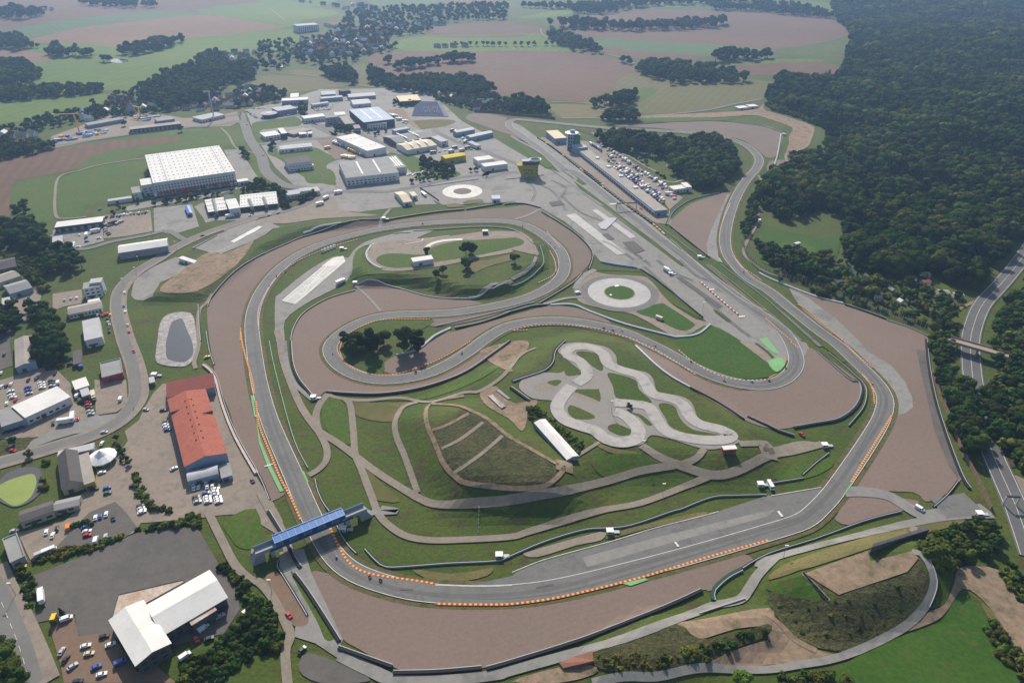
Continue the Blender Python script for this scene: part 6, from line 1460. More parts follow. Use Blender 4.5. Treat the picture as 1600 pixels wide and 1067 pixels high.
vrow('e', 390, 180, 470, 185, 6, 70, ['car'], ['w', 's'], 'in the last row of the industrial area', 'cars in the last industrial row', 5, 5)
vrow('e', 1040, 965, 1200, 935, 12, 60, ['car'], ['k', 's', 'w', 'b'], 'in the staff car park right of the big grey roof', 'cars right of the big grey roof', 10, 8)
vrow('f', 300, 580, 310, 585, 1, 80, ['truck'], ['w'], 'at the leftmost loading dock of the logistics hall', 'lorries at the docks')
for q_, y_ in ((745, 510), (830, 498), (872, 488), (958, 480), (1080, 465), (1125, 458)): vrow('f', q_, y_, q_, y_, 1, -75, ['truck'], ['w'], 'backed up to a loading dock of the logistics hall', 'lorries at the docks', 2, 1)
vrow('01', 655, 298, 930, 262, 16, 60, ['car', 'van'], ['k', 's', 'b', 'w'], 'in the back row of the scrap yard', 'vehicles in the scrap yard back row', 5, 4)
vrow('01', 665, 345, 760, 325, 6, 20, ['truck', 'van'], ['s', 'k'], 'in the scrap yard corner', 'grey vehicles in the scrap yard corner', 5, 6)
vrow('01', 660, 370, 680, 400, 4, 20, ['car'], ['s', 'k', 'r'], 'along the left fence of the scrap yard', 'cars along the scrap yard fence')
vrow('01', 610, 905, 690, 900, 6, 70, ['car'], ['r', 'k', 's', 'y'], 'in front of the garage hall', 'cars in front of the garage hall', 5, 5)
vrow('01', 675, 930, 690, 1010, 5, 85, ['car'], ['k', 's', 'w'], 'beside the garage hall', 'cars beside the garage hall', 5, 5)
vrow('m', 600, 120, 740, 270, 9, 20, ['truck', 'van', 'car'], CX, 'in the yard by the pale blue halls', 'vehicles by the pale blue halls', 40, 30)
vrow('m', 270, 440, 860, 380, 9, 10, ['truck', 'car', 'truck'], ['g', 'w', 'g', 's'], 'in the yard behind the yellow hall', 'vehicles behind the yellow hall', 20, 25)
# ================================================================ MOTORCYCLES WITH RIDERS
def bike_meshes():
    mb = MB()
    prism(mb, [(-.75,.55),(.1,.35),(.75,.55),(.85,.95),(.35,1.1),(-.2,.9),(-.85,1.0)], -.17, .17, 'y')
    fair = mb; wh = MB(); tube(wh, (0, -.1, 0), (0, .1, 0), .33, n=10)
    rd = MB(); tube(rd, (-.45, 0, .95), (.1, 0, 1.35), .2, .23, 8); tube(rd, (.1, 0, 1.35), (.28, 0, 1.5), .12, .1, 6)
    tube(rd, (.1, -.2, 1.32), (.3, -.32, 1.1), .08, .07, 5); tube(rd, (.3, -.32, 1.1), (.58, -.28, 1.0), .07, .05, 5); tube(rd, (.1, .2, 1.32), (.3, .32, 1.1), .08, .07, 5); tube(rd, (.3, .32, 1.1), (.58, .28, 1.0), .07, .05, 5)
    for s_ in (-1, 1): tube(rd, (-.45, .12 * s_, .9), (.05, .28 * s_, .8), .13, .1, 6); tube(rd, (.05, .28 * s_, .8), (-.3, .25 * s_, .42), .09, .06, 6)
    hl = MB(); k = 0; IV, IF = ICO1; hl['v'] = [(float(v[0]) * .17 + .4, float(v[1]) * .15, float(v[2]) * .17 + 1.6) for v in IV]; hl['f'] = IF; hl['m'] = [0] * len(IF)
    return fair, wh, rd, hl
_b = bike_meshes()
BM = {n: _me(n, b['v'], b['f'], []) for n, b in zip(('fairing', 'wheel', 'rider', 'helmet'), _b)}
def bike(px, py, i):
    p = at(px, py); j = min(range(len(tc)), key=lambda q: (tc[q] - p.xy).length); d = tc[(j + 1) % len(tc)] - tc[j]; rz = math.atan2(d.y, d.x); z = p.z + TL + .02
    t = empty('racing_motorcycle', (p.x, p.y, z), rz)
    colr = ('bluepaint', 'redpaint', 'black', 'awhite', 'black')[i % 5]; cn_ = ('blue', 'red', 'black', 'white', 'black')[i % 5]
    def add(n, m_, parent, loc=(0, 0, 0), nm=None):
        me = BM[n].copy(); me.materials.append(M[m_]); o = bpy.data.objects.new(nm or n, me); COL.objects.link(o); o.parent = parent; o.location = loc; return o
    add('fairing', colr, t); add('wheel', 'tyre', t, (.68, 0, .33)); add('wheel', 'tyre', t, (-.68, 0, .33))
    w_ = BIKEW[i]; tag(t, '%s racing motorcycle on the track %s' % (cn_, w_), 'motorcycle')
    r = empty('person', (p.x, p.y, z), rz); tag(r, 'rider in %s on the motorcycle %s' % (('white', 'black', 'dark')[i % 3], w_), 'person')
    add('rider', ('awhite', 'black', 'w_dark')[i % 3], r, nm='body'); add('helmet', ('awhite', 'redpaint', 'yellowpaint')[i % 3], r)
BK_ = '''13 505 288 just below the footbridge;13 713 411 leading the pair in the bottom left bend;13 780 432 following in the pair of the bottom left bend;12 480 78 entering the left hairpin;12 998 198 leaving the shaded part of the left hairpin;12 1287 80 climbing out of the left hairpin;11 85 720 lowest of the file in the upper left curve;11 130 666 second lowest of the file in the upper left curve;11 185 632 third in the file of the upper left curve;11 240 590 uppermost of the file in the upper left curve;11 1042 338 on the top straight below the gravel gap;21 65 352 at the crest of the top curve;21 240 455 in the top right curve, first;21 268 488 in the top right curve, second;21 283 600 at the inside kerb of the right curve, upper;21 270 642 at the inside kerb of the right curve, lower;21 573 990 in the middle straight, left of three;21 630 1006 in the middle straight, centre of three;21 688 1004 in the middle straight, right of three;21 1425 200 on the right-hand descent below the wood;21 1447 640 at the kink by the white air cushions;22 893 32 before the lush infield corner;22 1118 132 rounding the lush infield corner;22 1325 250 below the lush infield corner;22 1497 256 nearing the right hairpin;32 5 250 beginning the right hairpin;32 108 170 at the apex of the right hairpin;32 650 270 at the red and yellow kerb of the right corner'''
BIKEW = []
for i, it in enumerate(BK_.split(';')):
    a_, b_, c_, w_ = it.split(' ', 3); BIKEW.append(w_); fx, fy, fs = FR[a_]; bike(fx + float(b_) / fs, fy + float(c_) / fs, i)

# ---- marshal posts around the track
def marshal(px, py, where, lift=0.3):
    p = at(px, py); t = empty('marshal_post', p); tag(t, 'small white marshal post ' + where, 'marshal post')
    mb = MB(); box(mb, -1.5, 1.5, -1.2, 1.2, 0, 2.3); build(mb, 'cabin', 'w_white', t)
    mb = MB(); box(mb, -1.9, 1.9, -1.6, 1.6, 2.301, 2.55); build(mb, 'roof', 'awhite', t)
    mb = MB(); box(mb, -1.0, 1.0, -1.26, -1.15, 1.1, 1.9); build(mb, 'window', 'glass', t)
    mb = MB(); box(mb, 2.2, 5.2, -1, 1, .9, 1.1); build(mb, 'platform', 'metal', t)
    for sx in (2.3, 5.1):
        mb = MB(); box(mb, sx - .08, sx + .08, -.9, .9, 0, .899); build(mb, 'platform_leg', 'metal', t)
    mb = MB(); tube(mb, (5.5, 0, 0), (5.5, 0, 4.2), .07, n=5); build(mb, 'flag_pole', 'metal', t)
for tl, x_, y_, w_ in (('22', 1550, 900, 'at the right end of the long infield rail'), ('13', 545, 115, 'under the right end of the footbridge'), ('13', 1520, 280, 'on the infield rail at the bottom centre'), ('11', 537, 492, 'behind the kerb of the upper left curve'), ('11', 620, 708, 'at the left end of the dark infield bank'),
    ('21', 990, 650, 'on the apron beside the lorry'), ('11', 800, 305, 'at the gap above the top straight'), ('02', 967, 215, 'between the pond and the rust-red hall'), ('32', 350, 655, 'at the right infield corner'), ('33', 1315, 20, 'beside the board wall at the lower right'),
    ('23', 610, 130, 'on the grass beside the bottom straight'), ('12', 360, 355, 'at the left tip of the hairpin gravel'), ('30', 95, 845, 'at the corner of the far gravel trap'), ('21', 1170, 545, 'at the end of the pit exit rail')):
    o_ = FR[tl]; marshal(o_[0] + x_ / 4, o_[1] + y_ / 4, w_)

for px, py, w_ in ((209.5, 640, 'beside the entrance lamp of the paddock'), (95, 665, 'on the concrete pad of the used car lot')):
    p = at(px, py); t = empty('person', p); tag(t, 'person standing ' + w_, 'person')
    mb = MB(); tube(mb, (-.1, 0, 0), (-.08, 0, .85), .08, .11, 6); tube(mb, (.1, 0, 0), (.08, 0, .85), .08, .11, 6); tube(mb, (0, 0, .82), (0, 0, 1.42), .17, .2, 8); tube(mb, (0, 0, 1.4), (0, 0, 1.52), .06, .06, 6); tube(mb, (-.2, 0, 1.38), (-.27, .05, .85), .06, .045, 5); tube(mb, (.2, 0, 1.38), (.27, .05, .85), .06, .045, 5); tube(mb, (0, 0, 1.5), (0, 0, 1.76), .09, .08, 8)
    build(mb, 'body', 'w_dark', t)
for k, (x_, y_) in enumerate(((420, 505), (408, 540), (640, 380), (1150, 800))):
    pass
# ================================================================ TREES, WOODS, VILLAGES
W = '''belt9|tree between the board wall and the main road|mid,dark,mid|5.5|8,12|1|@32 1180,0 1205,0 1235,180 1265,380 1320,560 1370,720 1420,900 1400,960 1330,760 1240,560 1200,300|
belt9|tree right of the main road|mid,dark,bright|5.5|8,12|1|@32 1330,180 1400,260 1420,420 1470,600 1520,760 1480,780 1430,640 1380,500 1345,360|
glade|mixed tree on the vivid meadow|mid,bush,dark|13|4,9|1|@z 1195,385 1235,395 1275,398 1300,395 1300,405 1240,412 1192,415|
forest|dark forest tree on the wooded slope right of the circuit|con,con,dark,con,mid,dark,mid,bright|7.2|11,20|1.1|@z 1190,152 1215,134 1312,120 1332,60 1300,12 1290,-40 1900,-40 1900,330 1700,355 1650,380 1600,398 1560,440 1510,465 1480,448 1440,420 1400,436 1335,418 1312,396 1315,372 1306,330 1215,345 1192,322 1186,300 1200,285 1235,262 1262,262 1295,265 1290,210 1270,190 1215,168|@z 1300,235 1294,266 1300,300 1290,300 1286,262;@z 1175,365 1225,362 1312,372 1308,402 1260,408 1230,420 1180,410;@z 1440,420 1510,450 1512,462 1480,462 1440,442
belt|dense broadleaf tree in the belt right of the brown board wall|mid,dark,mid|6.5|9,13|1|@32 1005,0 1200,20 1215,120 1240,300 1290,500 1350,700 1380,870 1410,1067 1375,1067 1300,870 1215,680 1130,480 1060,280|
belt2|broadleaf tree between the forest edge and the right gravel trap|mid,dark,bright|7|9,13|1|@p 240,760 400,640 560,590 520,700 480,880 500,1000 480,1067 200,1067 190,880|
rightside|broadleaf tree on the far side of the main road at the right edge|mid,dark,mid,bright|6|8,13|1|@p 800,520 1000,470 1250,440 1250,1200 760,1067 640,950 740,640|
rightside|broadleaf tree on the far side of the main road at the right edge|dark,mid|7|9,14|1|@p 950,370 1067,270 1250,240 1250,500 1000,460|
rightside|broadleaf tree on the far side of the main road at the right edge|mid,dark|6|9,13|1|@32 1265,330 1340,330 1400,480 1440,640 1440,700 1370,700 1320,560|
rightside2|broadleaf tree right of the main road, lower right edge|dark,mid,dark|6.5|8,12|1|@32 1400,120 1750,60 1750,900 1600,850 1540,700 1480,500 1380,420 1350,280|@32 1360,380 1420,400 1500,700 1440,620
slope|tree on the scrubby slope below the access road at lower right|dark,mid,bush|5|5,9|1|@33 1010,175 1200,90 1370,35 1440,110 1450,230 1380,280 1250,300 1130,350 1010,300|
scrub|green shrub along the earth track at the right edge|dbush,bush,bush|4|2.5,4.5|1|@33 1380,400 1560,300 1660,560 1580,600 1480,430|
scrub|green shrub along the earth track at the right edge|dbush,bush|4|2.5,5|1|@33 1330,560 1460,760 1560,900 1640,940 1640,1067 1540,1067 1430,880 1330,680|
scrub2|shrub at the bottom edge of the photo, right half|bush,dbush,bush|4|2.5,5|1|@33 80,1010 500,1040 560,1100 0,1100|
bottomtree|bright green round tree at the bottom edge below the bushy mound|bright|9|8,9|1|@23 1320,1040 1470,1040 1470,1100 1340,1100|
bottomtree|bright green round tree at the bottom edge below the bushy mound|bright,mid|8|6,8|1|@23 1530,1040 1640,1060 1640,1120 1520,1120|
bottomtree2|olive narrow tree beside the lane at the bottom edge|ybush,mid|6|7,8|1|@23 1110,1010 1230,990 1230,1070 1110,1070|
mound|yellow-green shrub on the bushy mound at the bottom|ybush,bush,dbush,dbush|3.2|1.8,3.2|1|@23 520,880 560,870 700,900 1000,880 1300,800 1600,730 1600,770 1400,850 1200,950 900,1010 600,990 510,950|
scrub3|dark shrub on the steep slope of the lower right plateau|dbush,dbush,bush|7|.8,1.8|1|@33 0,500 350,560 440,530 600,470 870,390 930,330 990,420 970,560 850,670 600,815 500,870 430,860 250,810 100,700|
wood|tree of the rounded wood beside the paddock|dark,mid,tall|8|13,18|1|@20 520,880 700,850 850,880 1060,905 1250,885 1390,950 1400,1010 @21 1390,30 1290,120 1170,130 1060,60 1000,20 @20 980,1010 780,960 620,930|
islands|tree of the dark clump inside the left hairpin|dark|5|8,12|1|@12 550,-10 620,-20 660,40 620,90 585,70|
leftwood|large dark tree left of the builders yard|dark,mid,dark,con|9|12,17|1|@01 -100,370 60,330 200,360 300,400 330,490 250,540 60,500 -100,520|
leftwood2|large dark tree between the left-hand factory and the lawn|dark,dark,mid|9|13,17|1|@01 300,520 470,520 540,640 430,660 300,640|
leftwood3|dark garden tree at the far left near the factory yard|dark,mid|7|8,12|1|@01 -40,850 90,850 140,940 60,1060 -40,1060|
leftwood3|dark garden tree at the far left near the factory yard|mid,dark|6|7,10|1|@01 190,840 300,860 330,920 230,960 170,920|
leftwood4|large dark tree beside the two-tone storage hall|dark,dark,mid|9|12,16|1|@01 270,950 400,980 380,1067 @02 440,40 420,130 300,170 240,120 250,0|
gardens|small garden tree by the left edge houses|mid,bush,dark|6|4,8|1|@01 30,520 280,560 290,760 200,720 120,640 30,600|
belt3|tree of the far wood at the upper left edge|dark,mid|11|13,18|1|@00 -150,420 0,400 150,400 250,450 265,490 120,545 -150,560|
belt4|tree of the long tree row between two far meadows|dark,mid|10|11,15|1|@00 -100,600 120,575 400,560 640,550 650,585 380,605 0,640 -100,650|
belt5|tree of the scattered grove on the far meadow|dark,mid|13|14,18|1|@00 -100,270 0,260 120,240 200,290 250,300 130,315 -100,318|
belt5|tree of the scattered grove on the far meadow|dark,mid|13|13,17|1|@00 265,335 350,300 430,345 590,335 590,360 440,365 280,350|
belt6|tree of the elongated copse beside the tan stubble field|dark,mid|13|16,20|1|@00 765,320 900,310 1000,280 1135,255 1140,280 960,335 840,355 770,345|
belt7|tree of the far wood at the top left corner|dark|17|16,20|1|@00 -50,100 100,85 260,80 270,110 100,130 -50,130|
belt7|tree of the far wood at the top edge|dark|17|15,19|1|@00 500,20 700,30 970,30 970,52 650,55 500,35|
village1|garden tree among the houses behind the material yard|mid,dark,dark|11|7,11|1|@00 -60,820 200,770 340,720 660,690 700,590 880,570 900,640 1050,700 1030,720 780,740 540,760 330,800 180,840 80,870 -60,900|
village1|garden tree among the houses behind the material yard|dark,mid|9|11,16|1|@00 880,560 1130,450 1260,370 1360,350 1440,430 1600,400 1600,500 1440,530 1340,590 1340,650 1200,660 1050,700 960,650 900,610|
corner|tree of the dark copse left of the brown field|dark,mid|8|9,13|1|@00 -60,920 150,905 330,905 340,930 120,985 -60,1010|
village2|tree in the far village in front of the stubble fields|dark,mid,mid|19|9,13|.6|@10 -20,265 240,255 400,240 520,190 560,100 640,60 900,50 1180,110 1180,140 1080,205 830,240 830,290 940,305 720,350 560,400 400,420 220,375 180,440 0,440|@10 60,60 500,60 520,110 380,190 100,190
village2|tree in the far village in front of the stubble fields|dark,mid|18|10,14|.5|@10 880,55 1300,40 1560,35 1590,120 1330,140 1180,140 1100,90|
village3|tree of the dark copse behind the industrial halls|dark|9|13,17|1|@10 415,470 560,430 640,505 610,530 480,500|
village3|tree in the wide row behind the grandstand|dark,mid|9|12,17|1|@10 680,470 720,455 860,505 1280,510 1420,530 1490,575 1380,610 1100,600 830,560 720,520|
village4|tree of the dark stand in the ploughed field|dark|12|13,16|1|@10 795,390 855,385 850,408 800,405|
village4|tree of the dark stand in the ploughed field|dark|11|13,16|1|@10 840,430 1000,400 1130,390 1360,370 1360,390 1130,412 900,442|
village5|garden tree among the houses by the grandstand|mid,dark|8|6,10|1|@10 1100,600 1280,590 1500,610 1600,650 1600,705 1380,695 1280,670 1150,650|
v6|tree of the grove above the first corner|dark,mid|9|13,17|1|@20 -20,640 80,630 230,680 230,725 180,715 -20,705|
v6|tree of the grove above the first corner|dark,mid|10|12,16|1|@20 460,655 590,640 590,672 480,672|
v6|tree of the grove above the first corner|dark|10|14,18|1|@20 590,660 650,625 730,600 790,590 760,640 700,675 600,672|
v7|tree of the round copse just beyond the first corner|dark,mid|9|12,16|1|@20 520,755 620,735 790,735 790,768 640,775|
v8|tree of the long wood crossing the ploughed fields|dark,mid|13|15,20|1|@20 770,440 860,410 1270,440 1470,500 1470,518 1280,522 970,532 960,500 850,500|
v9|tree of the far hedge strip across the brown fields|dark|18|17,22|.4|@20 190,160 280,160 750,165 1080,145 1280,140 1360,145 1350,168 1050,192 780,202 330,185|
v9|tree of the far road avenue|dark,mid|14|13,18|.6|@20 180,210 330,220 560,320 560,345 380,320 260,265|
v9|tree of the far hedge strip across the brown fields|dark|18|17,22|.4|@20 1240,50 1600,45 1600,78 1250,70|
v9|tree of the far hedge strip across the brown fields|dark|16|15,22|.4|@20 1290,360 1400,350 1600,360 1600,378 1250,398|
v9|tree of the far road avenue|dark,mid|13|12,16|.6|@20 650,375 780,385 780,410 680,395|
v9|tree of the far hedge strip across the brown fields|dark|18|17,22|.4|@30 -30,40 100,35 420,105 420,122 -30,85|
v9|tree of the far hedge strip across the brown fields|dark|20|18,24|.3|@20 360,90 560,95 730,60 900,40 1240,35 1600,12 1600,0 1240,10 700,30 380,50|
v9|tree of the far hedge strip across the brown fields|dark|18|15,20|.4|@20 30,45 370,50 370,65 160,60|
v10|tree of the grove right of the far gravel trap|dark,mid|8|10,14|1|@30 60,480 330,500 330,540 200,560 60,520|
v11|low shrub of the thicket above the looping earth track|dark,bush,mid|6|5,9|1|@30 0,620 150,650 330,780 310,800 200,740 0,680|
v11|low shrub of the thicket above the looping earth track|dark,bush,mid|6|5,8|1|@30 130,970 330,940 330,960 340,1060 180,1060|
rightlane|tree in the narrow strip between the right track and the lane|mid,dark|5|6,9|1|@21 1480,220 1530,90 1545,130 1530,300 1450,430 1430,420 1430,380|
garden|fruit tree in the allotment gardens below the vivid meadow|bush,dark,mid|6|5,9|1|@o 20,180 700,250 1200,400 1250,600 500,560 100,450|
garden|fruit tree in the allotment gardens below the vivid meadow|con,dark|7|8,12|1|@o 450,620 800,640 1200,700 1300,820 1200,950 700,820 400,720|
gardenr|mixed tree of the allotments|mid,bush,bright,dark,con,bush|10|4,9|1|@z 1195,428 1255,408 1305,402 1335,420 1400,438 1440,422 1505,468 1440,506 1300,466 1215,440|@p 120,250 520,430 520,490 200,480 110,330;@p 200,600 600,530 600,570 320,740 200,680
garden2|tree in the allotments left of the main road|bush,dark,mid|7|4,8|1|@p 80,300 140,400 300,480 500,520 400,640 200,640 100,500|
hedge1|shrub of the long hedge between the upper car park and the dark yard|ybush,bush,dbush|2.6|2.2,4|1|@03 190,300 330,240 560,225 860,115 1250,20 1260,95 1050,90 860,130 600,230 360,290 230,320|
hedge2|shrub on the overgrown slope right of the white dealership|ybush,bush,dbush|3|2.2,4.5|1|@03 1370,330 1500,420 1600,520 @13 60,560 160,700 215,780 180,900 60,900 0,870 @03 1500,1000 1300,1067 1130,1067 1130,960 1290,900 1400,790 1500,720 1560,640 1480,470|
hedge3|shrub beside the street in the lower left corner|dbush,bush|2.8|2.2,3.5|1|@03 130,330 210,400 230,600 190,610 130,470|
hedge4|shrub between the paddock and the tent car park|bush,ybush,dark|3.5|2.2,4|1|@02 730,600 790,700 830,780 810,790 760,760 720,650|
hedge4|shrub between the paddock and the tent car park|ybush,bush|3|2,3.5|1|@02 835,800 865,860 905,960 940,1020 1100,1067 960,1067 880,1000 840,900|
hedge5|shrub along the fence behind the long white shed|dbush,bush|2.6|2.2,3.4|1|@22 105,420 150,415 440,650 440,690 400,690 250,590 110,490|
hedge6|roadside tree below the logistics yard|mid,dark|7|5,8|1|@f 200,690 500,600 940,560 950,580 520,635 250,700|
hedge6|roadside tree below the logistics yard|dark,mid|6|5,8|1|@f 1180,520 1350,420 1500,400 1560,480 1560,560 1450,520 1250,540|
hedge7|tree of the dark row between the factory and the road|dark|5|6,9|1|@11 100,100 140,90 210,220 190,260|
hedge7|tree of the row before the light two-part building|dark,mid|5|5,8|1|@11 255,205 420,130 420,160 270,235|
ind1|small street tree in the industrial area|mid,dark,dark|6|5,8|1|@m 150,540 480,600 620,690 650,780 500,800 440,700 160,660|
ind1|small street tree in the industrial area|mid,dark|8|5,8|1|@m -20,780 400,740 600,760 250,860 0,880|
ind1|small street tree in the industrial area|mid,dark|6|4,7|1|@e 410,440 480,480 520,520 280,530 280,470|
ind2|tree in the industrial area behind the showrooms|dark,mid|8|6,10|1|@l 870,330 1000,330 960,480 870,500|
ind2|tree in the industrial area behind the showrooms|dark,mid|8|6,9|1|@l 380,900 520,860 540,1000 400,960|
ind2|tree in the industrial area behind the showrooms|dark,mid|8|6,9|1|@l 70,930 190,920 240,1040 110,1040|
ind2|tree in the industrial area behind the showrooms|dark|9|6,9|1|@e 880,200 1180,215 1180,250 900,255|
ind3|tree in the settlement above the round showroom|dark,mid|11|9,13|1|@l -40,160 300,90 700,160 700,200 560,270 200,320 -40,350|
ind4|shrub by the algae pond|dbush,bush|4|2,4|1|@k 450,560 520,200 480,180 400,600|
lone1|shrub in the yards left of the road|dbush,bush,dark|6|3,6|1|@j 500,160 560,400 820,500 900,350 950,400 760,680 560,660 500,400|
field_bush|small shrub on the green field left of the logistics hall|dbush|8|4,6|1|@01 70,230 150,180 190,250 100,300|'''
for ln in W.split('\n'):
    f = ln.split('|'); h0, h1 = (float(q) for q in f[4].split(','))
    z = zone(f[1], 'shrub' if 'shrub' in f[1] else 'tree', 'shrub' if 'shrub' in f[1] else 'broadleaf_tree')
    wood(z, f[6], f[2].split(','), float(f[3]), h0, h1, float(f[5]), avoid=[q for q in (f[7].split(';') if len(f) > 7 and f[7] else [])])
def singles(label, sp, h, s, cat='tree', name='broadleaf_tree'):
    z = zone(label, cat, name)
    for p in pts(s): tree(p[0], p[1], sp, h * random.uniform(.92, 1.08), z)
singles('tall dark tree on the grass island inside the left hairpin', 'tall', 21, '@12 735,70 925,60 1015,60')
singles('tall dark tree on the grass island inside the left hairpin', 'dark', 14, '@12 690,40 800,20 970,20')
singles('round tree on the lawn of the upper infield beside the white curve', 'dark', 13, '@11 1312,530 1345,520')
singles('small tree at the left end of the white curve in the upper infield', 'dark', 8, '@11 1068,523')
singles('grey-green tree on the slope of the upper infield', 'mid', 14, '@11 1318,612')
singles('small low tree on the slope of the upper infield', 'mid', 8, '@11 1168,640 1128,668')
singles('small round tree in the right grass of the upper infield', 'dark', 11, '@21 18,575')
singles('compact black-green bush standing alone in the middle of the kart track', 'dark', 4.5, '@22 733,415', 'shrub', 'shrub')
singles('small dark pyramid conifer beside the white van at the dealership drive', 'con', 6.5, '@03 395,650', 'tree', 'conifer')
singles('big dark tree cut by the left edge at the bottom left corner', 'mid', 12, '@03 20,960 90,1040 -20,1050 40,900 110,1090')
singles('round clipped bush in the upper car park', 'dbush', 3.4, '@03 475,85 510,78 535,70 560,78', 'shrub', 'shrub')
singles('young tree on the parking islands by the logistics hall', 'mid', 6, '@01 745,235 780,250 710,275 865,205 965,195 1040,200 1125,185 1205,170 1290,165 1365,155 1450,135 1520,135')
singles('lone tree beside the country road upper left', 'mid', 11, '@00 1135,825 782,790')
singles('small tree in the garden by the left road', 'mid', 6, '@02 190,720 85,640 20,500')
singles('small tree on the roadside below the sloping meadow', 'mid', 6, '@10 500,835 705,830 745,850 765,840 812,828')
singles('tree of the lone row across the far green meadow', 'dark', 12, '@10 1250,290 1290,290 1340,290 1380,288 1420,288 1450,288 1480,288 1520,290 1560,290 @20 20,290 60,288 100,290 140,285 215,285 250,285 285,285')
singles('round tree beside the lone white roof on the far green field', 'dark', 16, '@00 650,385 670,390 690,388')
singles('lone bush on the far meadow', 'dark', 11, '@00 470,300 240,300 582,655')
singles('lone young tree on the green strip beside the paddock', 'mid', 7, '@d 900,390 830,345 770,310 610,235 540,190 500,180 430,150')
singles('isolated small tree in the gap of the wood strip', 'mid', 7, '@20 645,935 690,945 720,950 760,965 1035,925')
singles('shrub at the lower edge of the pit paddock', 'dbush', 4, '@d 1090,530 1130,560 1220,700 1040,500', 'shrub', 'shrub')
singles('small round tree by the lane and the poles', 'dark', 6, '@m 850,700 920,690')
for i, c in enumerate(((1650, 360, 12), (1680, 560, 12))): pass
# split into individuals (largest in the picture) and the rest
def shows(t):
    p = Vector(t[:3]); d = depth(p); u = abs((p.x / d) * FPX); v = (( (CAMH - p.z) * CP - p.y * SP) / d) * FPX
    return (t[4] / d) if (d > 10 and u < 812 and -560 < v < 560) else t[4] / max(d, 50) * .05
TREES.sort(key=shows, reverse=True)
HERO, REST = TREES[:300], TREES[300:]
def quad_of(t):
    p = Vector(t[:3]); d = depth(p); return p.x / d * FPX + 800, ((CAMH - p.z) * CP - p.y * SP) / d * FPX + 533
SPW = {'dark': 'dark green', 'mid': 'mid-green', 'bright': 'light green', 'tall': 'tall dark', 'con': 'pointed dark', 'bush': 'green', 'ybush': 'yellowish', 'dbush': 'dark green'}
MARKS = '''1185 400 at the left edge of the allotments beside the vivid meadow
1250 400 behind the vivid meadow of the allotments
1290 440 between the allotments and the white air cushions
1240 450 along the dark catch fence near the kink
1330 480 along the dark catch fence, middle of its length
1420 510 at the right end of the dark catch fence
1420 450 left of the terracotta-roofed garden house
1470 470 between the garden sheds and the catch fence
1500 430 in the wood left of the main road
1560 400 in the wood above the upper end of the main road
1500 370 in the dense forest above the garden houses
1400 400 in the forest right of the vivid meadow
1330 350 in the forest behind the vivid meadow
1230 330 at the forest corner beside the right-hand lane
1470 540 just outside the upper corner of the board wall
1460 620 outside the board wall, upper third
1490 690 outside the board wall, middle
1520 770 outside the board wall, lower third
1560 520 beside the road bridge, right of the main road
1570 620 right of the main road, halfway down the right edge
1580 700 right of the main road near the bare reddish clearing
1580 470 on the inside of the main road bend at the right edge
1500 850 on the slope under the far right access road
1470 880 beside the upper end of the ramp road
1570 930 along the wide earth track at the lower right
1590 1020 in the lower right corner
1390 900 on the right end of the steep plateau slope
1300 950 on the middle of the steep plateau slope
1230 960 on the left end of the steep plateau slope
1000 1030 on the left half of the bushy bottom mound
1130 990 on the right half of the bushy bottom mound
1150 1055 at the bottom edge beside the lane
620 530 inside the left hairpin
730 390 on the lawn of the upper infield
890 670 behind the long white shed
1050 637 in the middle of the kart track
1080 250 in the rounded wood by the paddock
1170 330 in the strip beside the right-hand lane
430 950 on the slope beside the red gravel strip
400 1000 below the white dealership wing
460 890 on the slope near the footbridge
340 1040 at the bottom edge below the white dealership
370 870 right of the white dealership wing
270 810 at the right end of the long hedge
180 840 in the middle of the long hedge
80 870 at the left end of the long hedge
45 910 beside the street at the lower left
25 1030 in the bottom left corner
195 680 beside the round tent
225 780 in the hedge left of the rust-red hall yard
100 420 left of the lawn with the lilac-walled hall
40 360 in the wood left of the builders yard
80 540 beside the two-tone storage hall
20 490 by the pale factory hall at the left edge
70 490 near the office car park
110 800 in the upper car park
60 800 near the algae pond
100 970 at the dealership drive'''.split('\n')
MK = [(float(a), float(b), c) for a, b, c in (q.split(' ', 2) for q in MARKS)]
seen_l = {}
for x, y, z, sp, h, rot, zn in HERO:
    lab, cat, nm = ZONES[zn]; kd = SPECIES[sp][1]; s = h / BASEH[kd]; nm = {'conifer': 'conifer', 'bush': 'shrub'}.get(kd, 'broadleaf_tree')
    t = empty(nm, (x, y, z), rot); t.scale = (s, s, s); px, py = quad_of((x, y, z))
    m = min(MK, key=lambda q: (q[0] - px) ** 2 + (q[1] - py) ** 2)[2]
    word = {'conifer': 'conifer', 'bush': 'shrub'}.get(kd, 'broadleaf tree'); rel_h = h / {'conifer': 15, 'bush': 3}.get(kd, 11.5)
    szw = 'small ' if rel_h < .85 else ('large ' if rel_h > 1.15 else '')
    l2 = szw + SPW[sp] + ' ' + word + ' ' + m
    tag(t, ' '.join(l2.split()[:16]), 'shrub' if kd == 'bush' else 'tree', l2 + ', several alike')
    for n_, me in (('trunk', TM[sp]['trunk']), ('crown', random.choice(TM[sp]['crowns']))):
        o = bpy.data.objects.new(n_, me); COL.objects.link(o); o.parent = t
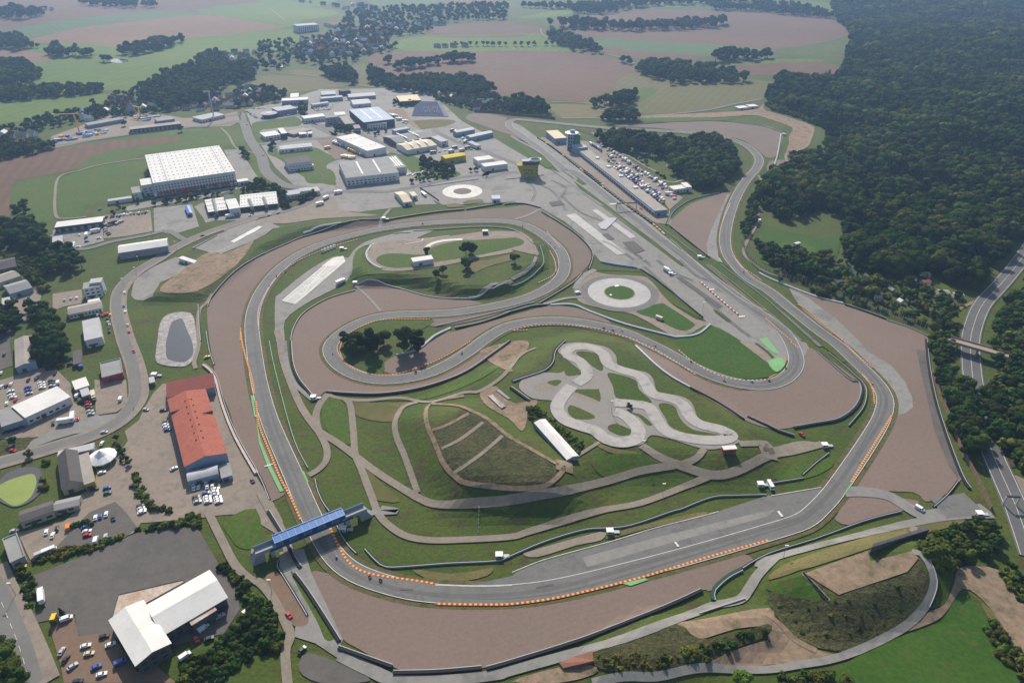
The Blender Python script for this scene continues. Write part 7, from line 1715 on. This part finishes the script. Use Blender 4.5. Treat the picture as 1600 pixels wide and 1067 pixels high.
def scatter(name, items, label_kind='stuff'):
    me = bpy.data.meshes.new(name); n = len(items); me.vertices.add(n)
    me.vertices.foreach_set('co', np.array([t[:3] for t in items], dtype=np.float32).ravel())
    a = me.attributes.new('kind', 'INT', 'POINT'); a.data.foreach_set('value', np.array([random.choice(TM[t[3]]['far']) for t in items], dtype=np.int32))
    a = me.attributes.new('size', 'FLOAT', 'POINT'); a.data.foreach_set('value', np.array([t[4] / BASEH[SPECIES[t[3]][1]] for t in items], dtype=np.float32))
    a = me.attributes.new('turn', 'FLOAT_VECTOR', 'POINT'); a.data.foreach_set('vector', np.array([(0, 0, t[5]) for t in items], dtype=np.float32).ravel())
    o = bpy.data.objects.new(name, me); COL.objects.link(o); o['kind'] = 'stuff'
    g = bpy.data.node_groups.new('scatter_trees', 'GeometryNodeTree'); g.interface.new_socket('Geometry', in_out='INPUT', socket_type='NodeSocketGeometry'); g.interface.new_socket('Geometry', in_out='OUTPUT', socket_type='NodeSocketGeometry')
    N, L = g.nodes, g.links; gi, go = N.new('NodeGroupInput'), N.new('NodeGroupOutput'); ci = N.new('GeometryNodeCollectionInfo'); ci.inputs['Collection'].default_value = kcol; ci.inputs['Separate Children'].default_value = True; ci.inputs['Reset Children'].default_value = True
    ip = N.new('GeometryNodeInstanceOnPoints'); ip.inputs['Pick Instance'].default_value = True
    def attr(nm, ty):
        q = N.new('GeometryNodeInputNamedAttribute'); q.data_type = ty; q.inputs[0].default_value = nm; return q.outputs['Attribute']
    L.new(gi.outputs[0], ip.inputs['Points']); L.new(ci.outputs[0], ip.inputs['Instance']); L.new(attr('kind', 'INT'), ip.inputs['Instance Index'])
    L.new(attr('size', 'FLOAT'), ip.inputs['Scale']); L.new(attr('turn', 'FLOAT_VECTOR'), ip.inputs['Rotation']); L.new(ip.outputs[0], go.inputs[0])
    md = o.modifiers.new('scatter', 'NODES'); md.node_group = g; return o
scatter('woodland', REST)
print('trees', len(TREES))
# ---- far houses
HT = '''village beyond the stubble field|@10 240,265 420,240 560,190 800,180 830,240 830,300 720,340 560,360 380,360 230,340|120|11,17
village beyond the stubble field|@10 640,60 800,90 900,130 1150,140 1180,160 1050,200 860,220 700,180|60|13,19
settlement behind the material yard|@00 430,720 640,690 700,620 900,640 960,680 780,730 560,760|26|10,14
settlement behind the material yard|@00 1030,690 1340,650 1340,600 1600,590 1600,660 1250,700|26|10,14
settlement right of the material yard|@00 1400,340 1600,330 1600,470 1430,470|30|10,15
settlement left of the round showroom|@l 0,60 300,110 400,170 400,230 200,260 0,250|18|9,13
houses behind the grandstand|@10 1110,610 1260,590 1400,640 1580,660 1580,690 1380,690 1270,660|26|8,11
hamlet at the top edge of the picture|@10 140,-10 400,15 520,40 700,30 700,60 560,60|16|14,20
farmstead in the far fields|@10 1120,300 1180,305 1380,292 1170,292|4|12,16
farmstead in the far fields|@00 270,55 330,60 330,78 270,78|3|14,18
huts in the allotments right of the track|@z 1205,425 1260,410 1300,405 1335,425 1400,445 1440,430 1480,470 1430,498 1300,462|16|4,6
houses at the bottom left of the far meadow|@00 20,860 100,850 230,850 130,880|4|10,14'''
RM = {'r_tile': 'red-roofed', 'r_dark': 'dark-roofed', 'r_grey': 'grey-roofed', 'r_white': 'pale-roofed'}
for ln in HT.split('\n'):
    wh, s_, n_, sz = ln.split('|'); P = [(q.x, q.y) for q in (at(p[0], p[1]).xy for p in pts(s_))]; s0, s1 = (float(q) for q in sz.split(',')); k = 0; tries = 0; done = []
    xs = [p[0] for p in P]; ys = [p[1] for p in P]
    while k < int(n_) and tries < 4000:
        tries += 1; x, y = random.uniform(min(xs), max(xs)), random.uniform(min(ys), max(ys))
        if not in_poly(P, np.array([x]), np.array([y]))[0] or any((x - a) ** 2 + (y - b) ** 2 < 15 ** 2 for a, b in done): continue
        done.append((x, y)); k += 1; hut = wh.startswith('huts'); L_, W_ = random.uniform(s0, s1) / 2, random.uniform(s0, s1) * .36; hh = 2.4 if hut else random.uniform(4.5, 7); rm = random.choice(['r_tile', 'r_tile', 'r_dark', 'r_grey', 'r_white']); wm = random.choice(['w_white', 'w_white', 'w_beige'])
        mb = MB(); box(mb, -L_, L_, -W_, W_, -1, hh); prism(mb, [(-W_, hh), (W_, hh), (0, hh + W_ * .8)], -L_, L_, 'x')
        t = empty('garden_house' if hut else 'dwelling_house', (x, y, hz(x, y)), random.choice([0.25, 1.8, .1, -.3]) + random.uniform(-.15, .15)); build(mb, 'wall', wm, t)
        mb = MB(); prism(mb, [(-W_ - .5, hh - .35), (0, hh + W_ * .8 + .05), (W_ + .5, hh - .35), (W_ + .5, hh), (0, hh + W_ * .8 + .45), (-W_ - .5, hh)], -L_ - .4, L_ + .4, 'x'); build(mb, 'roof', rm, t)
        mb = MB()
        for q in (-.55, 0, .55):
            for zz in ((.8,) if hut else (1.2, 3.6)): box(mb, q * L_ - .6, q * L_ + .6, -W_ - .05, -W_ + .05, zz, zz + 1.1)
        build(mb, 'windows', 'glass', t, stuff=True)
        tag(t, 'tiny %s garden hut among the allotments right of the track' % RM[rm] if hut else 'small %s house in the %s' % (RM[rm], wh) if wh[0] in 'v' or wh[0] == 's' else 'small %s house, %s' % (RM[rm], wh), 'house', RM[rm] + ' houses, ' + wh)
# ================================================================ AIR
def haze():
    x0, x1, y0, y1, z0, z1 = -5600, 5600, -150, 8200, -40.0, CAMH + 6
    V = [(x, y, z) for z in (z0, z1) for (x, y) in ((x0, y0), (x1, y0), (x1, y1), (x0, y1))]
    F = [(3,2,1,0), (4,5,6,7), (0,1,5,4), (1,2,6,5), (2,3,7,6), (3,0,4,7)]
    m = bpy.data.materials.new('haze'); m.use_nodes = True; nt = m.node_tree; nt.nodes.remove(nt.nodes['Principled BSDF'])
    v = nt.nodes.new('ShaderNodeVolumePrincipled'); v.inputs['Density'].default_value = HAZE; v.inputs['Color'].default_value = (.38, .60, 1.0, 1)
    v.inputs['Anisotropy'].default_value = .35
    nt.links.new(v.outputs[0], nt.nodes['Material Output'].inputs['Volume'])
    m.cycles.homogeneous_volume = True
    o = mesh_obj('haze', V, F, m); o['kind'] = 'stuff'; return o
HAZE = 0.000095
haze()
